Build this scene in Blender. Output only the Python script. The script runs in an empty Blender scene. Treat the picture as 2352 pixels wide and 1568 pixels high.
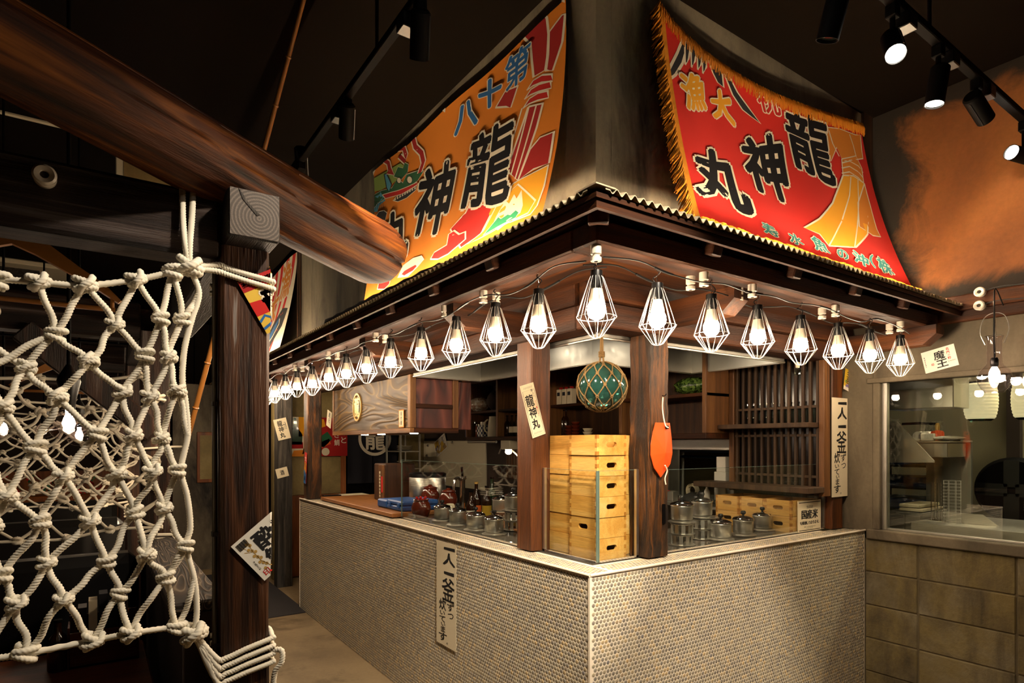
import bpy, bmesh, math, random
import numpy as np
from mathutils import Vector, Matrix, geometry
random.seed(7)
S = bpy.context.scene
COL = S.collection
# ------------------------------------------------------------------ camera, world, exposure
F, CX, HY, EYE = 1390.0, 1176.0, 1018.0, 1.5          # focal length in px, principal column, horizon row, eye height (m)
FW = (0.5685, 0.8227); RT = (0.8227, -0.5685)          # +X runs along the short counter side, +Y along the long one
cam = bpy.data.objects.new('camera', bpy.data.cameras.new('camera'))
COL.objects.link(cam)
cam.location = (0, 0, EYE)
cam.rotation_euler = (math.pi / 2, 0, -math.atan2(FW[0], FW[1]))
cam.data.sensor_width = 36; cam.data.lens = F / 2352 * 36
cam.data.shift_y = (HY - 784) / 2352
cam.data.clip_start = 0.05; cam.data.clip_end = 60
S.camera = cam
S.view_settings.view_transform = 'Standard'; S.view_settings.look = 'None'
S.view_settings.gamma = 1.0; S.view_settings.use_curve_mapping = False
S.view_settings.exposure = 0.9
S.cycles.adaptive_threshold = 0.04; S.cycles.max_bounces = 6; S.cycles.diffuse_bounces = 2; S.cycles.glossy_bounces = 3
S.cycles.transparent_max_bounces = 16; S.cycles.transmission_bounces = 6
S.cycles.sample_clamp_indirect = 4.0
S.cycles.caustics_reflective = False; S.cycles.caustics_refractive = False
W = bpy.data.worlds.new('world'); S.world = W; W.use_nodes = True
W.node_tree.nodes['Background'].inputs[0].default_value = (1.0, 0.72, 0.45, 1)
W.node_tree.nodes['Background'].inputs[1].default_value = 0.010

# strengths of the lamps the place has
BULB_E, STRIP_E = 120.0, 150.0
LAMP_COL = (1.0, 0.77, 0.52)

def U(px, py, x=None, y=None, z=None, d=None):
    """point of the place seen at a pixel of the 2352x1568 photograph, on the plane x=, y= or z= (or at depth d)"""
    t = (px - CX) / F; h = (HY - py) / F
    r = (FW[0] + RT[0] * t, FW[1] + RT[1] * t, h)
    if d is None:
        d = x / r[0] if x is not None else y / r[1] if y is not None else (z - EYE) / r[2]
    return Vector((r[0] * d, r[1] * d, EYE + h * d))

# ------------------------------------------------------------------ scene graph helpers
ORG = {}
def _link(o, parent=None):
    COL.objects.link(o)
    if parent is not None:
        o.parent = parent
    return o
def tag(o, label, cat, group=None, kind=None):
    o['label'] = label
    if cat: o['category'] = cat
    if group: o['group'] = group
    if kind: o['kind'] = kind
    return o
def thing(name, label, cat, loc=(0, 0, 0), group=None):
    o = bpy.data.objects.new(name, None)
    o.empty_display_size = 0.05
    o.location = loc
    _link(o); ORG[o.name] = Vector(loc)
    return tag(o, label, cat, group)
def dup(root, loc, rotz=0.0, label=None, group=None, scale=None, rot=None):
    def rec(o, par):
        c = o.copy(); _link(c, None)
        c.parent = par
        for ch in list(KIDS.get(o.name, [])):
            k = rec(ch, c); KIDS.setdefault(c.name, []).append(k)
        return c
    r = rec(root, None)
    r.location = loc; r.rotation_euler = rot if rot else (0, 0, rotz)
    if scale: r.scale = scale if not isinstance(scale, (int, float)) else (scale,) * 3
    if label: r['label'] = label
    if group: r['group'] = group
    ORG[r.name] = Vector(loc)
    return r
KIDS = {}
def struct(o, label=None):
    o['kind'] = 'structure'
    if label: o['label'] = label
    return o

class MB:
    def __init__(s): s.v = []; s.f = []
    def add(s, vs, fs):
        n = len(s.v); s.v += [tuple(p) for p in vs]; s.f += [tuple(i + n for i in f) for f in fs]; return s
    def box(s, x0, x1, y0, y1, z0, z1, ch=0.0):
        return s.obox(((x0 + x1) / 2, (y0 + y1) / 2, (z0 + z1) / 2), (x1 - x0, y1 - y0, z1 - z0), None, ch)
    def obox(s, c, size, M=None, ch=0.0):
        hx, hy, hz = [a / 2 for a in size]
        M = M or Matrix.Identity(3); c = Vector(c)
        if ch <= 0:
            vs = [(a * hx, b * hy, g * hz) for a in (-1, 1) for b in (-1, 1) for g in (-1, 1)]
            fs = [(0, 1, 3, 2), (4, 6, 7, 5), (0, 4, 5, 1), (2, 3, 7, 6), (0, 2, 6, 4), (1, 5, 7, 3)]
        else:
            ch = min(ch, hx * .9, hy * .9, hz * .9)
            vs = []; idx = {}
            for a in (-1, 1):
                for b in (-1, 1):
                    for g in (-1, 1):
                        for k, (ox, oy, oz) in enumerate(((0, 1, 1), (1, 0, 1), (1, 1, 0))):
                            idx[(a, b, g, k)] = len(vs)
                            vs.append((a * (hx - ch * ox), b * (hy - ch * oy), g * (hz - ch * oz)))
            fs = []
            cyc = ((-1, -1), (1, -1), (1, 1), (-1, 1))
            for sg in (-1, 1):
                o1 = [idx[(sg, b, g, 0)] for b, g in cyc]; o2 = [idx[(a, sg, g, 1)] for g, a in cyc]; o3 = [idx[(a, b, sg, 2)] for a, b in cyc]
                for o in (o1, o2, o3): fs.append(tuple(o if sg > 0 else o[::-1]))
            for b in (-1, 1):
                for g in (-1, 1):
                    fs.append((idx[(-1, b, g, 1)], idx[(1, b, g, 1)], idx[(1, b, g, 2)], idx[(-1, b, g, 2)]))
                    fs.append((idx[(b, -1, g, 0)], idx[(b, 1, g, 0)], idx[(b, 1, g, 2)], idx[(b, -1, g, 2)]))
                    fs.append((idx[(b, g, -1, 0)], idx[(b, g, 1, 0)], idx[(b, g, 1, 1)], idx[(b, g, -1, 1)]))
            for a in (-1, 1):
                for b in (-1, 1):
                    for g in (-1, 1):
                        fs.append((idx[(a, b, g, 0)], idx[(a, b, g, 1)], idx[(a, b, g, 2)]))
        return s.add([c + M @ Vector(p) for p in vs], fs)
    def beam(s, a, b, w, h, ch=0.0, up=(0, 0, 1)):
        a = Vector(a); b = Vector(b); d = (b - a); L = d.length; d.normalize()
        sd = d.cross(Vector(up)).normalized(); u = sd.cross(d)
        M = Matrix((d, sd, u)).transposed()
        return s.obox((a + b) / 2, (L, w, h), M, ch)
    def tube(s, pts, r, n=8, cap=True, closed=False, twist=0.0, lobe=0.0, lobes=3, phase=0.0):
        P = [Vector(p) for p in pts]; m = len(P)
        T = []
        for i in range(m):
            a = P[i - 1] if (i > 0 or closed) else P[i]; b = P[(i + 1) % m] if (i < m - 1 or closed) else P[i]
            t = (b - a); T.append(t.normalized() if t.length > 1e-9 else Vector((0, 0, 1)))
        u = T[0].orthogonal().normalized(); vs = []; acc = phase
        for i in range(m):
            if i:
                q = T[i - 1].rotation_difference(T[i]); u = q @ u
                acc += twist * (P[i] - P[i - 1]).length
            u = (u - T[i] * u.dot(T[i])).normalized(); w = T[i].cross(u)
            rr = r[i] if isinstance(r, (list, tuple)) else r
            for k in range(n):
                a = 2 * math.pi * k / n
                q = rr * (1 + lobe * math.cos(lobes * (a - acc)))
                vs.append(P[i] + (u * math.cos(a) + w * math.sin(a)) * q)
        fs = []
        for i in range(m if closed else m - 1):
            j = (i + 1) % m
            for k in range(n):
                k2 = (k + 1) % n
                fs.append((i * n + k, i * n + k2, j * n + k2, j * n + k))
        if cap and not closed:
            fs.append(tuple(range(n))[::-1]); fs.append(tuple((m - 1) * n + k for k in range(n)))
        return s.add(vs, fs)
    def lathe(s, prof, n=24, c=(0, 0, 0), M=None, cap=True):
        M = M or Matrix.Identity(3); c = Vector(c); vs = []
        for r, z in prof:
            for k in range(n):
                a = 2 * math.pi * k / n
                vs.append(c + M @ Vector((r * math.cos(a), r * math.sin(a), z)))
        m = len(prof); fs = []
        for i in range(m - 1):
            for k in range(n):
                k2 = (k + 1) % n
                fs.append((i * n + k, i * n + k2, (i + 1) * n + k2, (i + 1) * n + k))
        if cap:
            if prof[0][0] > 1e-5: fs.append(tuple(range(n))[::-1])
            if prof[-1][0] > 1e-5: fs.append(tuple((m - 1) * n + k for k in range(n)))
        return s.add(vs, fs)
    def prism(s, poly, o, ax, ay, t):
        """flat outline poly [(a,b)..] in frame o + a*ax + b*ay, thickness t along ax x ay"""
        o = Vector(o); ax = Vector(ax); ay = Vector(ay); nz = ax.cross(ay).normalized() * t; n = len(poly)
        vs = [o + ax * a + ay * b for a, b in poly] + [o + ax * a + ay * b + nz for a, b in poly]
        fs = [tuple(range(n))[::-1], tuple(range(n, 2 * n))]
        for i in range(n):
            j = (i + 1) % n; fs.append((i, j, n + j, n + i))
        return s.add(vs, fs)
    def grid(s, fn, nu, nv):
        vs = [fn(i / nu, j / nv) for j in range(nv + 1) for i in range(nu + 1)]
        fs = [(j * (nu + 1) + i, j * (nu + 1) + i + 1, (j + 1) * (nu + 1) + i + 1, (j + 1) * (nu + 1) + i) for j in range(nv) for i in range(nu)]
        return s.add(vs, fs)
    def build(s, name, m, parent=None, smooth=False, ang=40, loc=None):
        me = bpy.data.meshes.new(name)
        o0 = ORG.get(parent.name, Vector()) if parent is not None else (Vector(loc) if loc is not None else Vector())
        me.from_pydata([(p[0] - o0[0], p[1] - o0[1], p[2] - o0[2]) for p in s.v], [], s.f)
        bm = bmesh.new(); bm.from_mesh(me); bmesh.ops.recalc_face_normals(bm, faces=bm.faces); bm.to_mesh(me); bm.free()
        if smooth:
            me.polygons.foreach_set('use_smooth', [True] * len(me.polygons))
            me.set_sharp_from_angle(angle=math.radians(ang))
        if m is not None: me.materials.append(m)
        return mk(name, me, parent, loc)
def mk(name, me, parent=None, loc=None):
    o = bpy.data.objects.new(name, me); _link(o)
    if parent is not None:
        o.parent = parent; ORG[o.name] = ORG.get(parent.name, Vector()); KIDS.setdefault(parent.name, []).append(o)
    elif loc is not None:
        o.location = loc; ORG[o.name] = Vector(loc)
    return o
def rotm(ax, deg): return Matrix.Rotation(math.radians(deg), 3, ax)
def crom(pts, n=6, closed=False):
    P = [Vector(p) for p in pts]; m = len(P); out = []
    if m < 3: return [P[0].lerp(P[-1], i / n) for i in range(n + 1)]
    rng = range(m) if closed else range(m - 1)
    for i in rng:
        g = (lambda k: P[k % m]) if closed else (lambda k: P[max(0, min(m - 1, k))])
        p0, p1, p2, p3 = g(i - 1), g(i), g(i + 1), g(i + 2)
        for j in range(n):
            t = j / n
            out.append(.5 * ((2 * p1) + (p2 - p0) * t + (2 * p0 - 5 * p1 + 4 * p2 - p3) * t * t + (3 * p1 - p0 - 3 * p2 + p3) * t ** 3))
    if not closed: out.append(P[-1])
    return out

# ------------------------------------------------------------------ materials
def _new(name):
    m = bpy.data.materials.new(name); m.use_nodes = True
    nt = m.node_tree; b = nt.nodes['Principled BSDF']
    return m, nt, b, nt.links.new
def col4(c): return (c[0], c[1], c[2], 1.0)
def hx(h):
    h = h.lstrip('#'); r = [int(h[i:i + 2], 16) / 255 for i in (0, 2, 4)]
    return tuple(c / 12.92 if c <= .04045 else ((c + .055) / 1.055) ** 2.4 for c in r)
def coords(nt, L, scale=(1, 1, 1), vary=0.0, rot=(0, 0, 0)):
    tc = nt.nodes.new('ShaderNodeTexCoord'); mp = nt.nodes.new('ShaderNodeMapping')
    mp.inputs['Scale'].default_value = scale; mp.inputs['Rotation'].default_value = rot
    L(tc.outputs['Object'], mp.inputs['Vector'])
    if vary:
        oi = nt.nodes.new('ShaderNodeObjectInfo'); mu = nt.nodes.new('ShaderNodeMath'); mu.operation = 'MULTIPLY'; mu.inputs[1].default_value = vary
        L(oi.outputs['Random'], mu.inputs[0]); cb = nt.nodes.new('ShaderNodeCombineXYZ')
        for k in range(3): L(mu.outputs[0], cb.inputs[k])
        L(cb.outputs[0], mp.inputs['Location'])
    return mp.outputs['Vector']
def noise(nt, L, vec, scale, detail=4, rough=.55, dist=0.0):
    n = nt.nodes.new('ShaderNodeTexNoise'); n.inputs['Scale'].default_value = scale; n.inputs['Detail'].default_value = detail
    n.inputs['Roughness'].default_value = rough; n.inputs['Distortion'].default_value = dist
    L(vec, n.inputs['Vector']); return n.outputs['Fac']
def ramp(nt, L, fac, stops):
    r = nt.nodes.new('ShaderNodeValToRGB'); e = r.color_ramp.elements
    while len(e) < len(stops): e.new(.5)
    for k, (p, c) in enumerate(stops): e[k].position = p; e[k].color = col4(c)
    L(fac, r.inputs[0]); return r.outputs[0]
def mixc(nt, L, a, b, fac, mode='MIX'):
    m = nt.nodes.new('ShaderNodeMix'); m.data_type = 'RGBA'; m.blend_type = mode
    for k, x in ((0, fac), (6, a), (7, b)):
        if isinstance(x, (int, float)): m.inputs[k].default_value = x
        elif isinstance(x, tuple): m.inputs[k].default_value = col4(x)
        else: L(x, m.inputs[k])
    return m.outputs[2]
def bump(nt, L, b, h, strength=.3, dist=.01):
    n = nt.nodes.new('ShaderNodeBump'); n.inputs['Strength'].default_value = strength; n.inputs['Distance'].default_value = dist
    L(h, n.inputs['Height']); L(n.outputs[0], b.inputs['Normal'])
def plain(name, c, rough=.5, metal=0.0, spec=.5, emit=None, es=0.0, coat=0.0, var=0.0, vscale=6.0, trans=0.0):
    m, nt, b, L = _new(name)
    b.inputs['Base Color'].default_value = col4(c); b.inputs['Roughness'].default_value = rough; b.inputs['Metallic'].default_value = metal
    b.inputs['Specular IOR Level'].default_value = spec; b.inputs['Coat Weight'].default_value = coat
    if emit: b.inputs['Emission Color'].default_value = col4(emit); b.inputs['Emission Strength'].default_value = es
    if var:
        f = noise(nt, L, coords(nt, L, vary=7), vscale, 5)
        L(mixc(nt, L, tuple(x * (1 - var) for x in c), tuple(min(1, x * (1 + var)) for x in c), f), b.inputs['Base Color'])
    return m
def wood(name, stops, axis='Z', stretch=14.0, scale=3.0, rough=.55, bmp=.25, fine=60.0, dist=1.2, vary=9.0, spec=.4, coat=0.0):
    """long grain along axis: stretched noise, fine fibres on top"""
    m, nt, b, L = _new(name)
    sc = {'X': (1 / stretch, 1, 1), 'Y': (1, 1 / stretch, 1), 'Z': (1, 1, 1 / stretch)}[axis]
    v = coords(nt, L, tuple(k * 4 for k in sc), vary)
    f1 = noise(nt, L, v, scale, 3, .6, dist)
    f2 = noise(nt, L, v, fine, 3, .6)
    c1 = ramp(nt, L, f1, stops)
    sh = ramp(nt, L, f2, [(.3, (.55, .55, .55)), (.7, (1.12, 1.12, 1.12))])
    L(mixc(nt, L, c1, sh, .55, 'MULTIPLY'), b.inputs['Base Color'])
    b.inputs['Roughness'].default_value = rough; b.inputs['Specular IOR Level'].default_value = spec; b.inputs['Coat Weight'].default_value = coat
    b.inputs['Coat Roughness'].default_value = .25
    ad = nt.nodes.new('ShaderNodeMath'); ad.operation = 'ADD'; L(f1, ad.inputs[0]); L(f2, ad.inputs[1])
    bump(nt, L, b, ad.outputs[0], bmp, .006)
    return m
def figured(name, stops, axis='Y', scale=2.0, rough=.5, bands=9.0, bmp=.3, dist=6.0, stretch=7.0):
    """flat-sawn figure: distorted bands that wrap around knots"""
    m, nt, b, L = _new(name)
    sc = {'X': (1 / stretch, 1, 1), 'Y': (1, 1 / stretch, 1), 'Z': (1, 1, 1 / stretch)}[axis]
    v = coords(nt, L, sc, 5)
    f = noise(nt, L, v, scale, 2, .5, .8)
    mu = nt.nodes.new('ShaderNodeMath'); mu.operation = 'MULTIPLY'; mu.inputs[1].default_value = bands; L(f, mu.inputs[0])
    pp = nt.nodes.new('ShaderNodeMath'); pp.operation = 'PINGPONG'; pp.inputs[1].default_value = .5; L(mu.outputs[0], pp.inputs[0])
    m2 = nt.nodes.new('ShaderNodeMath'); m2.operation = 'MULTIPLY'; m2.inputs[1].default_value = 2.0; L(pp.outputs[0], m2.inputs[0])
    L(ramp(nt, L, m2.outputs[0], stops), b.inputs['Base Color'])
    b.inputs['Roughness'].default_value = rough
    bump(nt, L, b, m2.outputs[0], bmp, .006)
    return m
def plaster(name, stops, scale=1.5, stretch=(1, 1, .45), rough=.85, bmp=.25, dark=None, dscale=2.2, dpos=(.52, .68), vary=0.0):
    m, nt, b, L = _new(name)
    v = coords(nt, L, stretch, vary)
    f = noise(nt, L, v, scale, 6, .6, .4)
    c = ramp(nt, L, f, stops)
    f3 = noise(nt, L, coords(nt, L), 45, 4, .7)
    if dark:
        f2 = noise(nt, L, coords(nt, L, (1, 1, .35), vary), dscale, 7, .65, .6)
        k = ramp(nt, L, f2, [(dpos[0], (0, 0, 0)), (dpos[1], (1, 1, 1))])
        c = mixc(nt, L, c, dark, k)
    sh = ramp(nt, L, f3, [(.3, (.8, .8, .8)), (.7, (1.08, 1.08, 1.08))])
    L(mixc(nt, L, c, sh, .6, 'MULTIPLY'), b.inputs['Base Color'])
    b.inputs['Roughness'].default_value = rough
    bump(nt, L, b, f3, bmp, .004)
    return m
def clearglass(name, tint=(.93, .97, .95), ior=1.45, gl=1.0, rough=0.0):
    m, nt, b, L = _new(name); nt.nodes.remove(b)
    out = nt.nodes['Material Output']
    t = nt.nodes.new('ShaderNodeBsdfTransparent'); t.inputs[0].default_value = col4(tint)
    g = nt.nodes.new('ShaderNodeBsdfGlossy'); g.inputs['Roughness'].default_value = rough; g.inputs[0].default_value = (gl, gl, gl, 1)
    lw = nt.nodes.new('ShaderNodeLayerWeight'); lw.inputs[0].default_value = .5
    pw = nt.nodes.new('ShaderNodeMath'); pw.operation = 'POWER'; pw.inputs[1].default_value = 4.0; L(lw.outputs['Facing'], pw.inputs[0])
    fr = nt.nodes.new('ShaderNodeMath'); fr.operation = 'MULTIPLY_ADD'; fr.inputs[1].default_value = .8; fr.inputs[2].default_value = ((ior - 1) / (ior + 1)) ** 2; L(pw.outputs[0], fr.inputs[0])
    mx = nt.nodes.new('ShaderNodeMixShader'); L(fr.outputs[0], mx.inputs[0]); L(t.outputs[0], mx.inputs[1]); L(g.outputs[0], mx.inputs[2])
    L(mx.outputs[0], out.inputs[0]); return m
def steel(name, c=(.55, .54, .5), rough=.28, axis=None, scale=30):
    m, nt, b, L = _new(name)
    v = coords(nt, L, (1, 1, 1)); f = noise(nt, L, v, 3.0, 4)
    L(mixc(nt, L, tuple(x * .8 for x in c), c, f), b.inputs['Base Color'])
    b.inputs['Metallic'].default_value = 1.0
    mr = nt.nodes.new('ShaderNodeMapRange'); mr.inputs[3].default_value = rough * .7; mr.inputs[4].default_value = rough * 1.4
    L(noise(nt, L, coords(nt, L, (1, 1, 1)), scale, 3), mr.inputs[0]); L(mr.outputs[0], b.inputs['Roughness'])
    return m

# woods
M_dark = wood('charred_wood', [(.30, hx('#0c0806')), (.48, hx('#2a1a12')), (.58, hx('#4a2f20')), (.66, hx('#6b5e58'))], 'Z', 26, 5.0, .5, .7, 90, .8, spec=.35)
M_darkx = wood('charred_wood_beam', [(.32, hx('#0b0706')), (.48, hx('#241813')), (.58, hx('#3c2c24')), (.68, hx('#6b605c'))], 'X', 30, 6.0, .5, .8, 110, .5, spec=.35)
M_darky = wood('charred_wood_joist', [(.32, hx('#0b0706')), (.50, hx('#20150f')), (.62, hx('#382a20')), (.72, hx('#5c524c'))], 'Y', 30, 6.0, .5, .8, 110, .5, spec=.35)
M_log = wood('polished_log', [(.30, hx('#1a0b04')), (.46, hx('#47220a')), (.60, hx('#7a4515')), (.75, hx('#a66a26'))], 'X', 14, 4.0, .55, .35, 50, 1.2, vary=0, spec=.2, coat=0.0)
M_post = wood('stained_post', [(.28, hx('#281206')), (.45, hx('#4a260c')), (.62, hx('#673710')), (.78, hx('#7c4616'))], 'Z', 14, 3.5, .5, .4, 60, 1.0, spec=.4)
M_oldpost = wood('salvaged_post', [(.30, hx('#160b05')), (.46, hx('#33200f')), (.60, hx('#5e3714')), (.78, hx('#935b22'))], 'Z', 9, 4.0, .55, .9, 60, 2.0, spec=.35)
M_eave = wood('eave_timber', [(.28, hx('#1a0b03')), (.48, hx('#3a1b05')), (.65, hx('#542a07')), (.8, hx('#693a0c'))], 'X', 24, 4.5, .6, .4, 80, .8, spec=.3)
M_eavey = wood('eave_timber_long', [(.28, hx('#1a0b03')), (.48, hx('#3a1b05')), (.65, hx('#542a07')), (.8, hx('#693a0c'))], 'Y', 24, 4.5, .6, .4, 80, .8, spec=.3)
M_cab = wood('cabinet_wood', [(.28, hx('#3b2413')), (.5, hx('#6f4724')), (.75, hx('#8f6234'))], 'Z', 18, 4.0, .5, .25, 80, .8)
M_caby = wood('cabinet_wood_rail', [(.28, hx('#4a2d15')), (.5, hx('#86582b')), (.75, hx('#a5763f'))], 'Y', 18, 4.0, .5, .25, 80, .8)
M_cabd = wood('shelf_wood', [(.28, hx('#22130a')), (.5, hx('#432814')), (.75, hx('#5d3b1e'))], 'Z', 18, 4.0, .55, .25, 80, .8)
M_lat = wood('lattice_wood', [(.28, hx('#2c1d12')), (.5, hx('#4a3421')), (.75, hx('#5d452d'))], 'Z', 20, 4.0, .6, .25, 80, .6)
M_redwd = figured('reddish_panel', [(.0, hx('#3a1512')), (.6, hx('#5d2a22')), (1, hx('#7a3f31'))], 'Z', 3.0, .45, 9, .2, 5, 5)
M_sign = figured('sign_board_wood', [(.0, hx('#3a2810')), (.4, hx('#473114')), (.85, hx('#5a411b')), (1, hx('#83622d'))], 'Y', 3.6, .55, 15, .5, 5, 6)
M_ledge = figured('weathered_ledge', [(.0, hx('#140d07')), (.6, hx('#2f2013')), (.88, hx('#4a3826')), (1, hx('#8d7c66'))], 'Y', 5.0, .75, 22, .25, 5, 5)
M_crate = wood('pine_crate', [(.25, hx('#c98a35')), (.5, hx('#dfa955')), (.8, hx('#ecc27a'))], 'Y', 16, 3.0, .55, .15, 70, .8, vary=13)
M_endgr = wood('pine_end_grain', [(.3, hx('#a5671f')), (.7, hx('#c58a3a'))], 'Z', 3, 5, .6, .1, 60, .5)
M_board = wood('counter_board', [(.3, hx('#7c4b22')), (.5, hx('#96602f')), (.75, hx('#a56c38'))], 'Y', 18, 3.0, .5, .2, 70, .6)
M_table = wood('table_wood', [(.3, hx('#3c1a0a')), (.5, hx('#5e2d13')), (.75, hx('#7a4220'))], 'X', 18, 3.0, .35, .2, 70, .6)
M_panel = wood('orange_wood_panel', [(.3, hx('#5e2e10')), (.5, hx('#854718')), (.75, hx('#a5622a'))], 'Z', 14, 3.0, .5, .2, 70, .6)
M_hang = plain('hanger_wood', hx('#b77a3d'), .4, var=.15, vscale=5)
M_bamboo = plain('bamboo', hx('#8a5a28'), .35, var=.25, vscale=12)
M_grey = wood('grey_weathered_post', [(.3, hx('#17130f')), (.5, hx('#3d3731')), (.68, hx('#5d554c')), (.8, hx('#7b7268'))], 'Z', 16, 6.0, .7, .7, 80, 1.2)
M_fig = wood('charred_figured', [(.28, hx('#0d0705')), (.44, hx('#2a170d')), (.56, hx('#4a2a15')), (.64, hx('#5a3a26')), (.70, hx('#8a7f78')), (.78, hx('#3a2418'))], 'Z', 20, 4.0, .45, .6, 45, 1.6, spec=.4)
# walls, floor
M_floor = plaster('concrete_floor', [(.3, hx('#6d5a40')), (.5, hx('#8d7859')), (.7, hx('#a18c69'))], 1.1, (1, 1, 1), .55, .1, hx('#453624'), 2.4, (.52, .75))
M_mat = plain('dark_mat', hx('#221d1e'), .95, var=.3, vscale=60)
M_ceil = plain('dark_ceiling', hx('#0c0704'), .95, spec=.05, var=.08, vscale=1)
M_wallk = plaster('stained_grey_plaster', [(.3, hx('#4a4338')), (.5, hx('#6c6252')), (.72, hx('#8a7f6b'))], 2.0, (1, 1, .35), .85, .35, hx('#221d1b'), 1.8, (.50, .66))
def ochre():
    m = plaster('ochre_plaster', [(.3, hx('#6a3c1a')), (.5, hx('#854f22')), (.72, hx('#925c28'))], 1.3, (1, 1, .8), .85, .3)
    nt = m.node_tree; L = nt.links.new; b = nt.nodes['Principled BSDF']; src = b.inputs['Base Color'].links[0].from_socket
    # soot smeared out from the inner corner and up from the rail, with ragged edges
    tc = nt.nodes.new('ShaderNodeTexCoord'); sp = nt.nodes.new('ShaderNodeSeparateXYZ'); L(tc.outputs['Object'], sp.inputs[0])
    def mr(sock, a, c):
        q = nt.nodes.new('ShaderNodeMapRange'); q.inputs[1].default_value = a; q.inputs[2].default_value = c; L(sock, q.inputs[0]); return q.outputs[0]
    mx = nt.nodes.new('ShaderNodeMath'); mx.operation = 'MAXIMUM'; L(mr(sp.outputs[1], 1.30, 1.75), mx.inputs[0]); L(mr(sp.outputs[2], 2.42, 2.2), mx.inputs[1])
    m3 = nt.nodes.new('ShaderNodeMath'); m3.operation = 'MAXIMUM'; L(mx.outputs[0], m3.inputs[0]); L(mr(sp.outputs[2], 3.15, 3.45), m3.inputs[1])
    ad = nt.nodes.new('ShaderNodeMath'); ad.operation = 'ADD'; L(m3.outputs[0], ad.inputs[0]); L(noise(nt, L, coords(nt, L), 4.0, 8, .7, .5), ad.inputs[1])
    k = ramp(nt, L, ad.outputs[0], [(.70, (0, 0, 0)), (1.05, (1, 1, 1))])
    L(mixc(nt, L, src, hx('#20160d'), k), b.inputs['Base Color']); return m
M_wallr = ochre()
M_wallp = plaster('grey_sooty_plaster', [(.3, hx('#4c4333')), (.5, hx('#665a47')), (.72, hx('#83755f'))], 2.2, (1, 1, .6), .8, .3, hx('#3a2f22'), 2.2, (.58, .78))
M_block = plaster('sooty_block', [(.30, hx('#5a4d38')), (.45, hx('#786840')), (.58, hx('#7d7054')), (.75, hx('#948970'))], 2.4, (1, 1, 1), .9, 1.0, hx('#332a20'), 3.0, (.46, .70), 9.0)
M_mortar = plain('block_mortar', hx('#5c503a'), .95, var=.5, vscale=5)
M_dwall = plain('dark_brown_wall', hx('#2a1c12'), .8, var=.25, vscale=1.5)
M_cream = plaster('aged_cream_wall', [(.3, hx('#6b5a37')), (.5, hx('#8a7749')), (.72, hx('#a08c5c'))], 2.0, (1, 1, 1), .7, .1)
# rest
M_grout = plain('tile_grout', hx('#f1e2cb'), .8, var=.06, vscale=8)
M_trim = plain('cream_edge_trim', hx('#eadbc8'), .35)
def tilemat():
    m, nt, b, L = _new('pebble_tile')
    g = nt.nodes.new('ShaderNodeNewGeometry')
    oi = nt.nodes.new('ShaderNodeObjectInfo')
    ad = nt.nodes.new('ShaderNodeMath'); ad.operation = 'ADD'; L(g.outputs['Random Per Island'], ad.inputs[0]); L(oi.outputs['Random'], ad.inputs[1])
    fr = nt.nodes.new('ShaderNodeMath'); fr.operation = 'FRACT'; L(ad.outputs[0], fr.inputs[0])
    c = ramp(nt, L, fr.outputs[0], [(.0, hx('#877f74')), (.30, hx('#978f80')), (.55, hx('#a59b85')), (.80, hx('#b0a287')), (.95, hx('#c4a97c')), (1.0, hx('#827f7e'))])
    f = noise(nt, L, coords(nt, L), 190, 3)
    L(mixc(nt, L, c, ramp(nt, L, f, [(.3, (.75, .75, .75)), (.7, (1.15, 1.15, 1.15))]), .7, 'MULTIPLY'), b.inputs['Base Color'])
    b.inputs['Roughness'].default_value = .45; return m
M_tile = tilemat()
M_stone = plain('dark_worktop', hx('#2c2a26'), .18, var=.3, vscale=30)
M_steel = steel('stainless', (.68, .65, .58), .34)
M_steeld = steel('hood_steel', (.40, .38, .33), .42)
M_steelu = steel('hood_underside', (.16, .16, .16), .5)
M_chrome = plain('chrome', (.85, .84, .82), .12, 1.0)
M_wire = plain('cage_wire', (.85, .83, .80), .3, .7)
M_black = plain('black_metal', hx('#080707'), .6, spec=.04)
M_blackp = plain('black_plastic', hx('#0d0c0c'), .35)
M_leather = plain('black_leather', hx('#0b0908'), .42, coat=.1)
M_porc = plain('porcelain', hx('#e6dccb'), .25)
M_bulbbase = plain('bulb_base', hx('#e8dcc4'), .4)
M_cable = plain('black_cable', hx('#0a0909'), .5)
M_corr = plain('corrugated_metal', hx('#b9a98c'), .5, metal=.15, var=.15, vscale=8)
M_glass = clearglass('clear_glass', (.965, .985, .975), 1.45)
M_glassw = clearglass('window_glass', (.86, .88, .84), 1.6)
M_glassp = clearglass('lamp_glass', (.93, .89, .92), 1.45)
M_glassb = clearglass('bottle_glass', (.62, .68, .62), 1.5)
M_gledge = plain('glass_edge', hx('#5d6f66'), .2)
M_paper = plain('cream_paper', hx('#e4d5b5'), .8, var=.04, vscale=4)
M_paperw = plain('white_paper', hx('#eae4d6'), .8)
M_ink = plain('black_ink', hx('#0d0a09'), .7)
M_inkn = plain('navy_dye', hx('#0a0811'), .9, spec=.2)
M_red = plain('red_dye', hx('#c0140c'), .85)
M_dred = plain('dark_red_dye', hx('#a30f0e'), .85)
M_redc = plain('red_cloth', hx('#d0190c'), .85, var=.06, vscale=3)
M_org = plain('orange_cloth', hx('#e07f16'), .85, var=.06, vscale=3)
M_yel = plain('yellow_dye', hx('#f0a414'), .85)
M_orgd = plain('orange_dye', hx('#dd8522'), .85)
M_wht = plain('undyed_white', hx('#e9dcc4'), .85)
M_blu = plain('blue_dye', hx('#1c5f9e'), .85)
M_navy = plain('navy_cloth', hx('#17161f'), .9)
M_grn = plain('green_dye', hx('#1f8a5c'), .85)
M_dgrn = plain('dark_green_dye', hx('#1c5a37'), .85)
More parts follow.
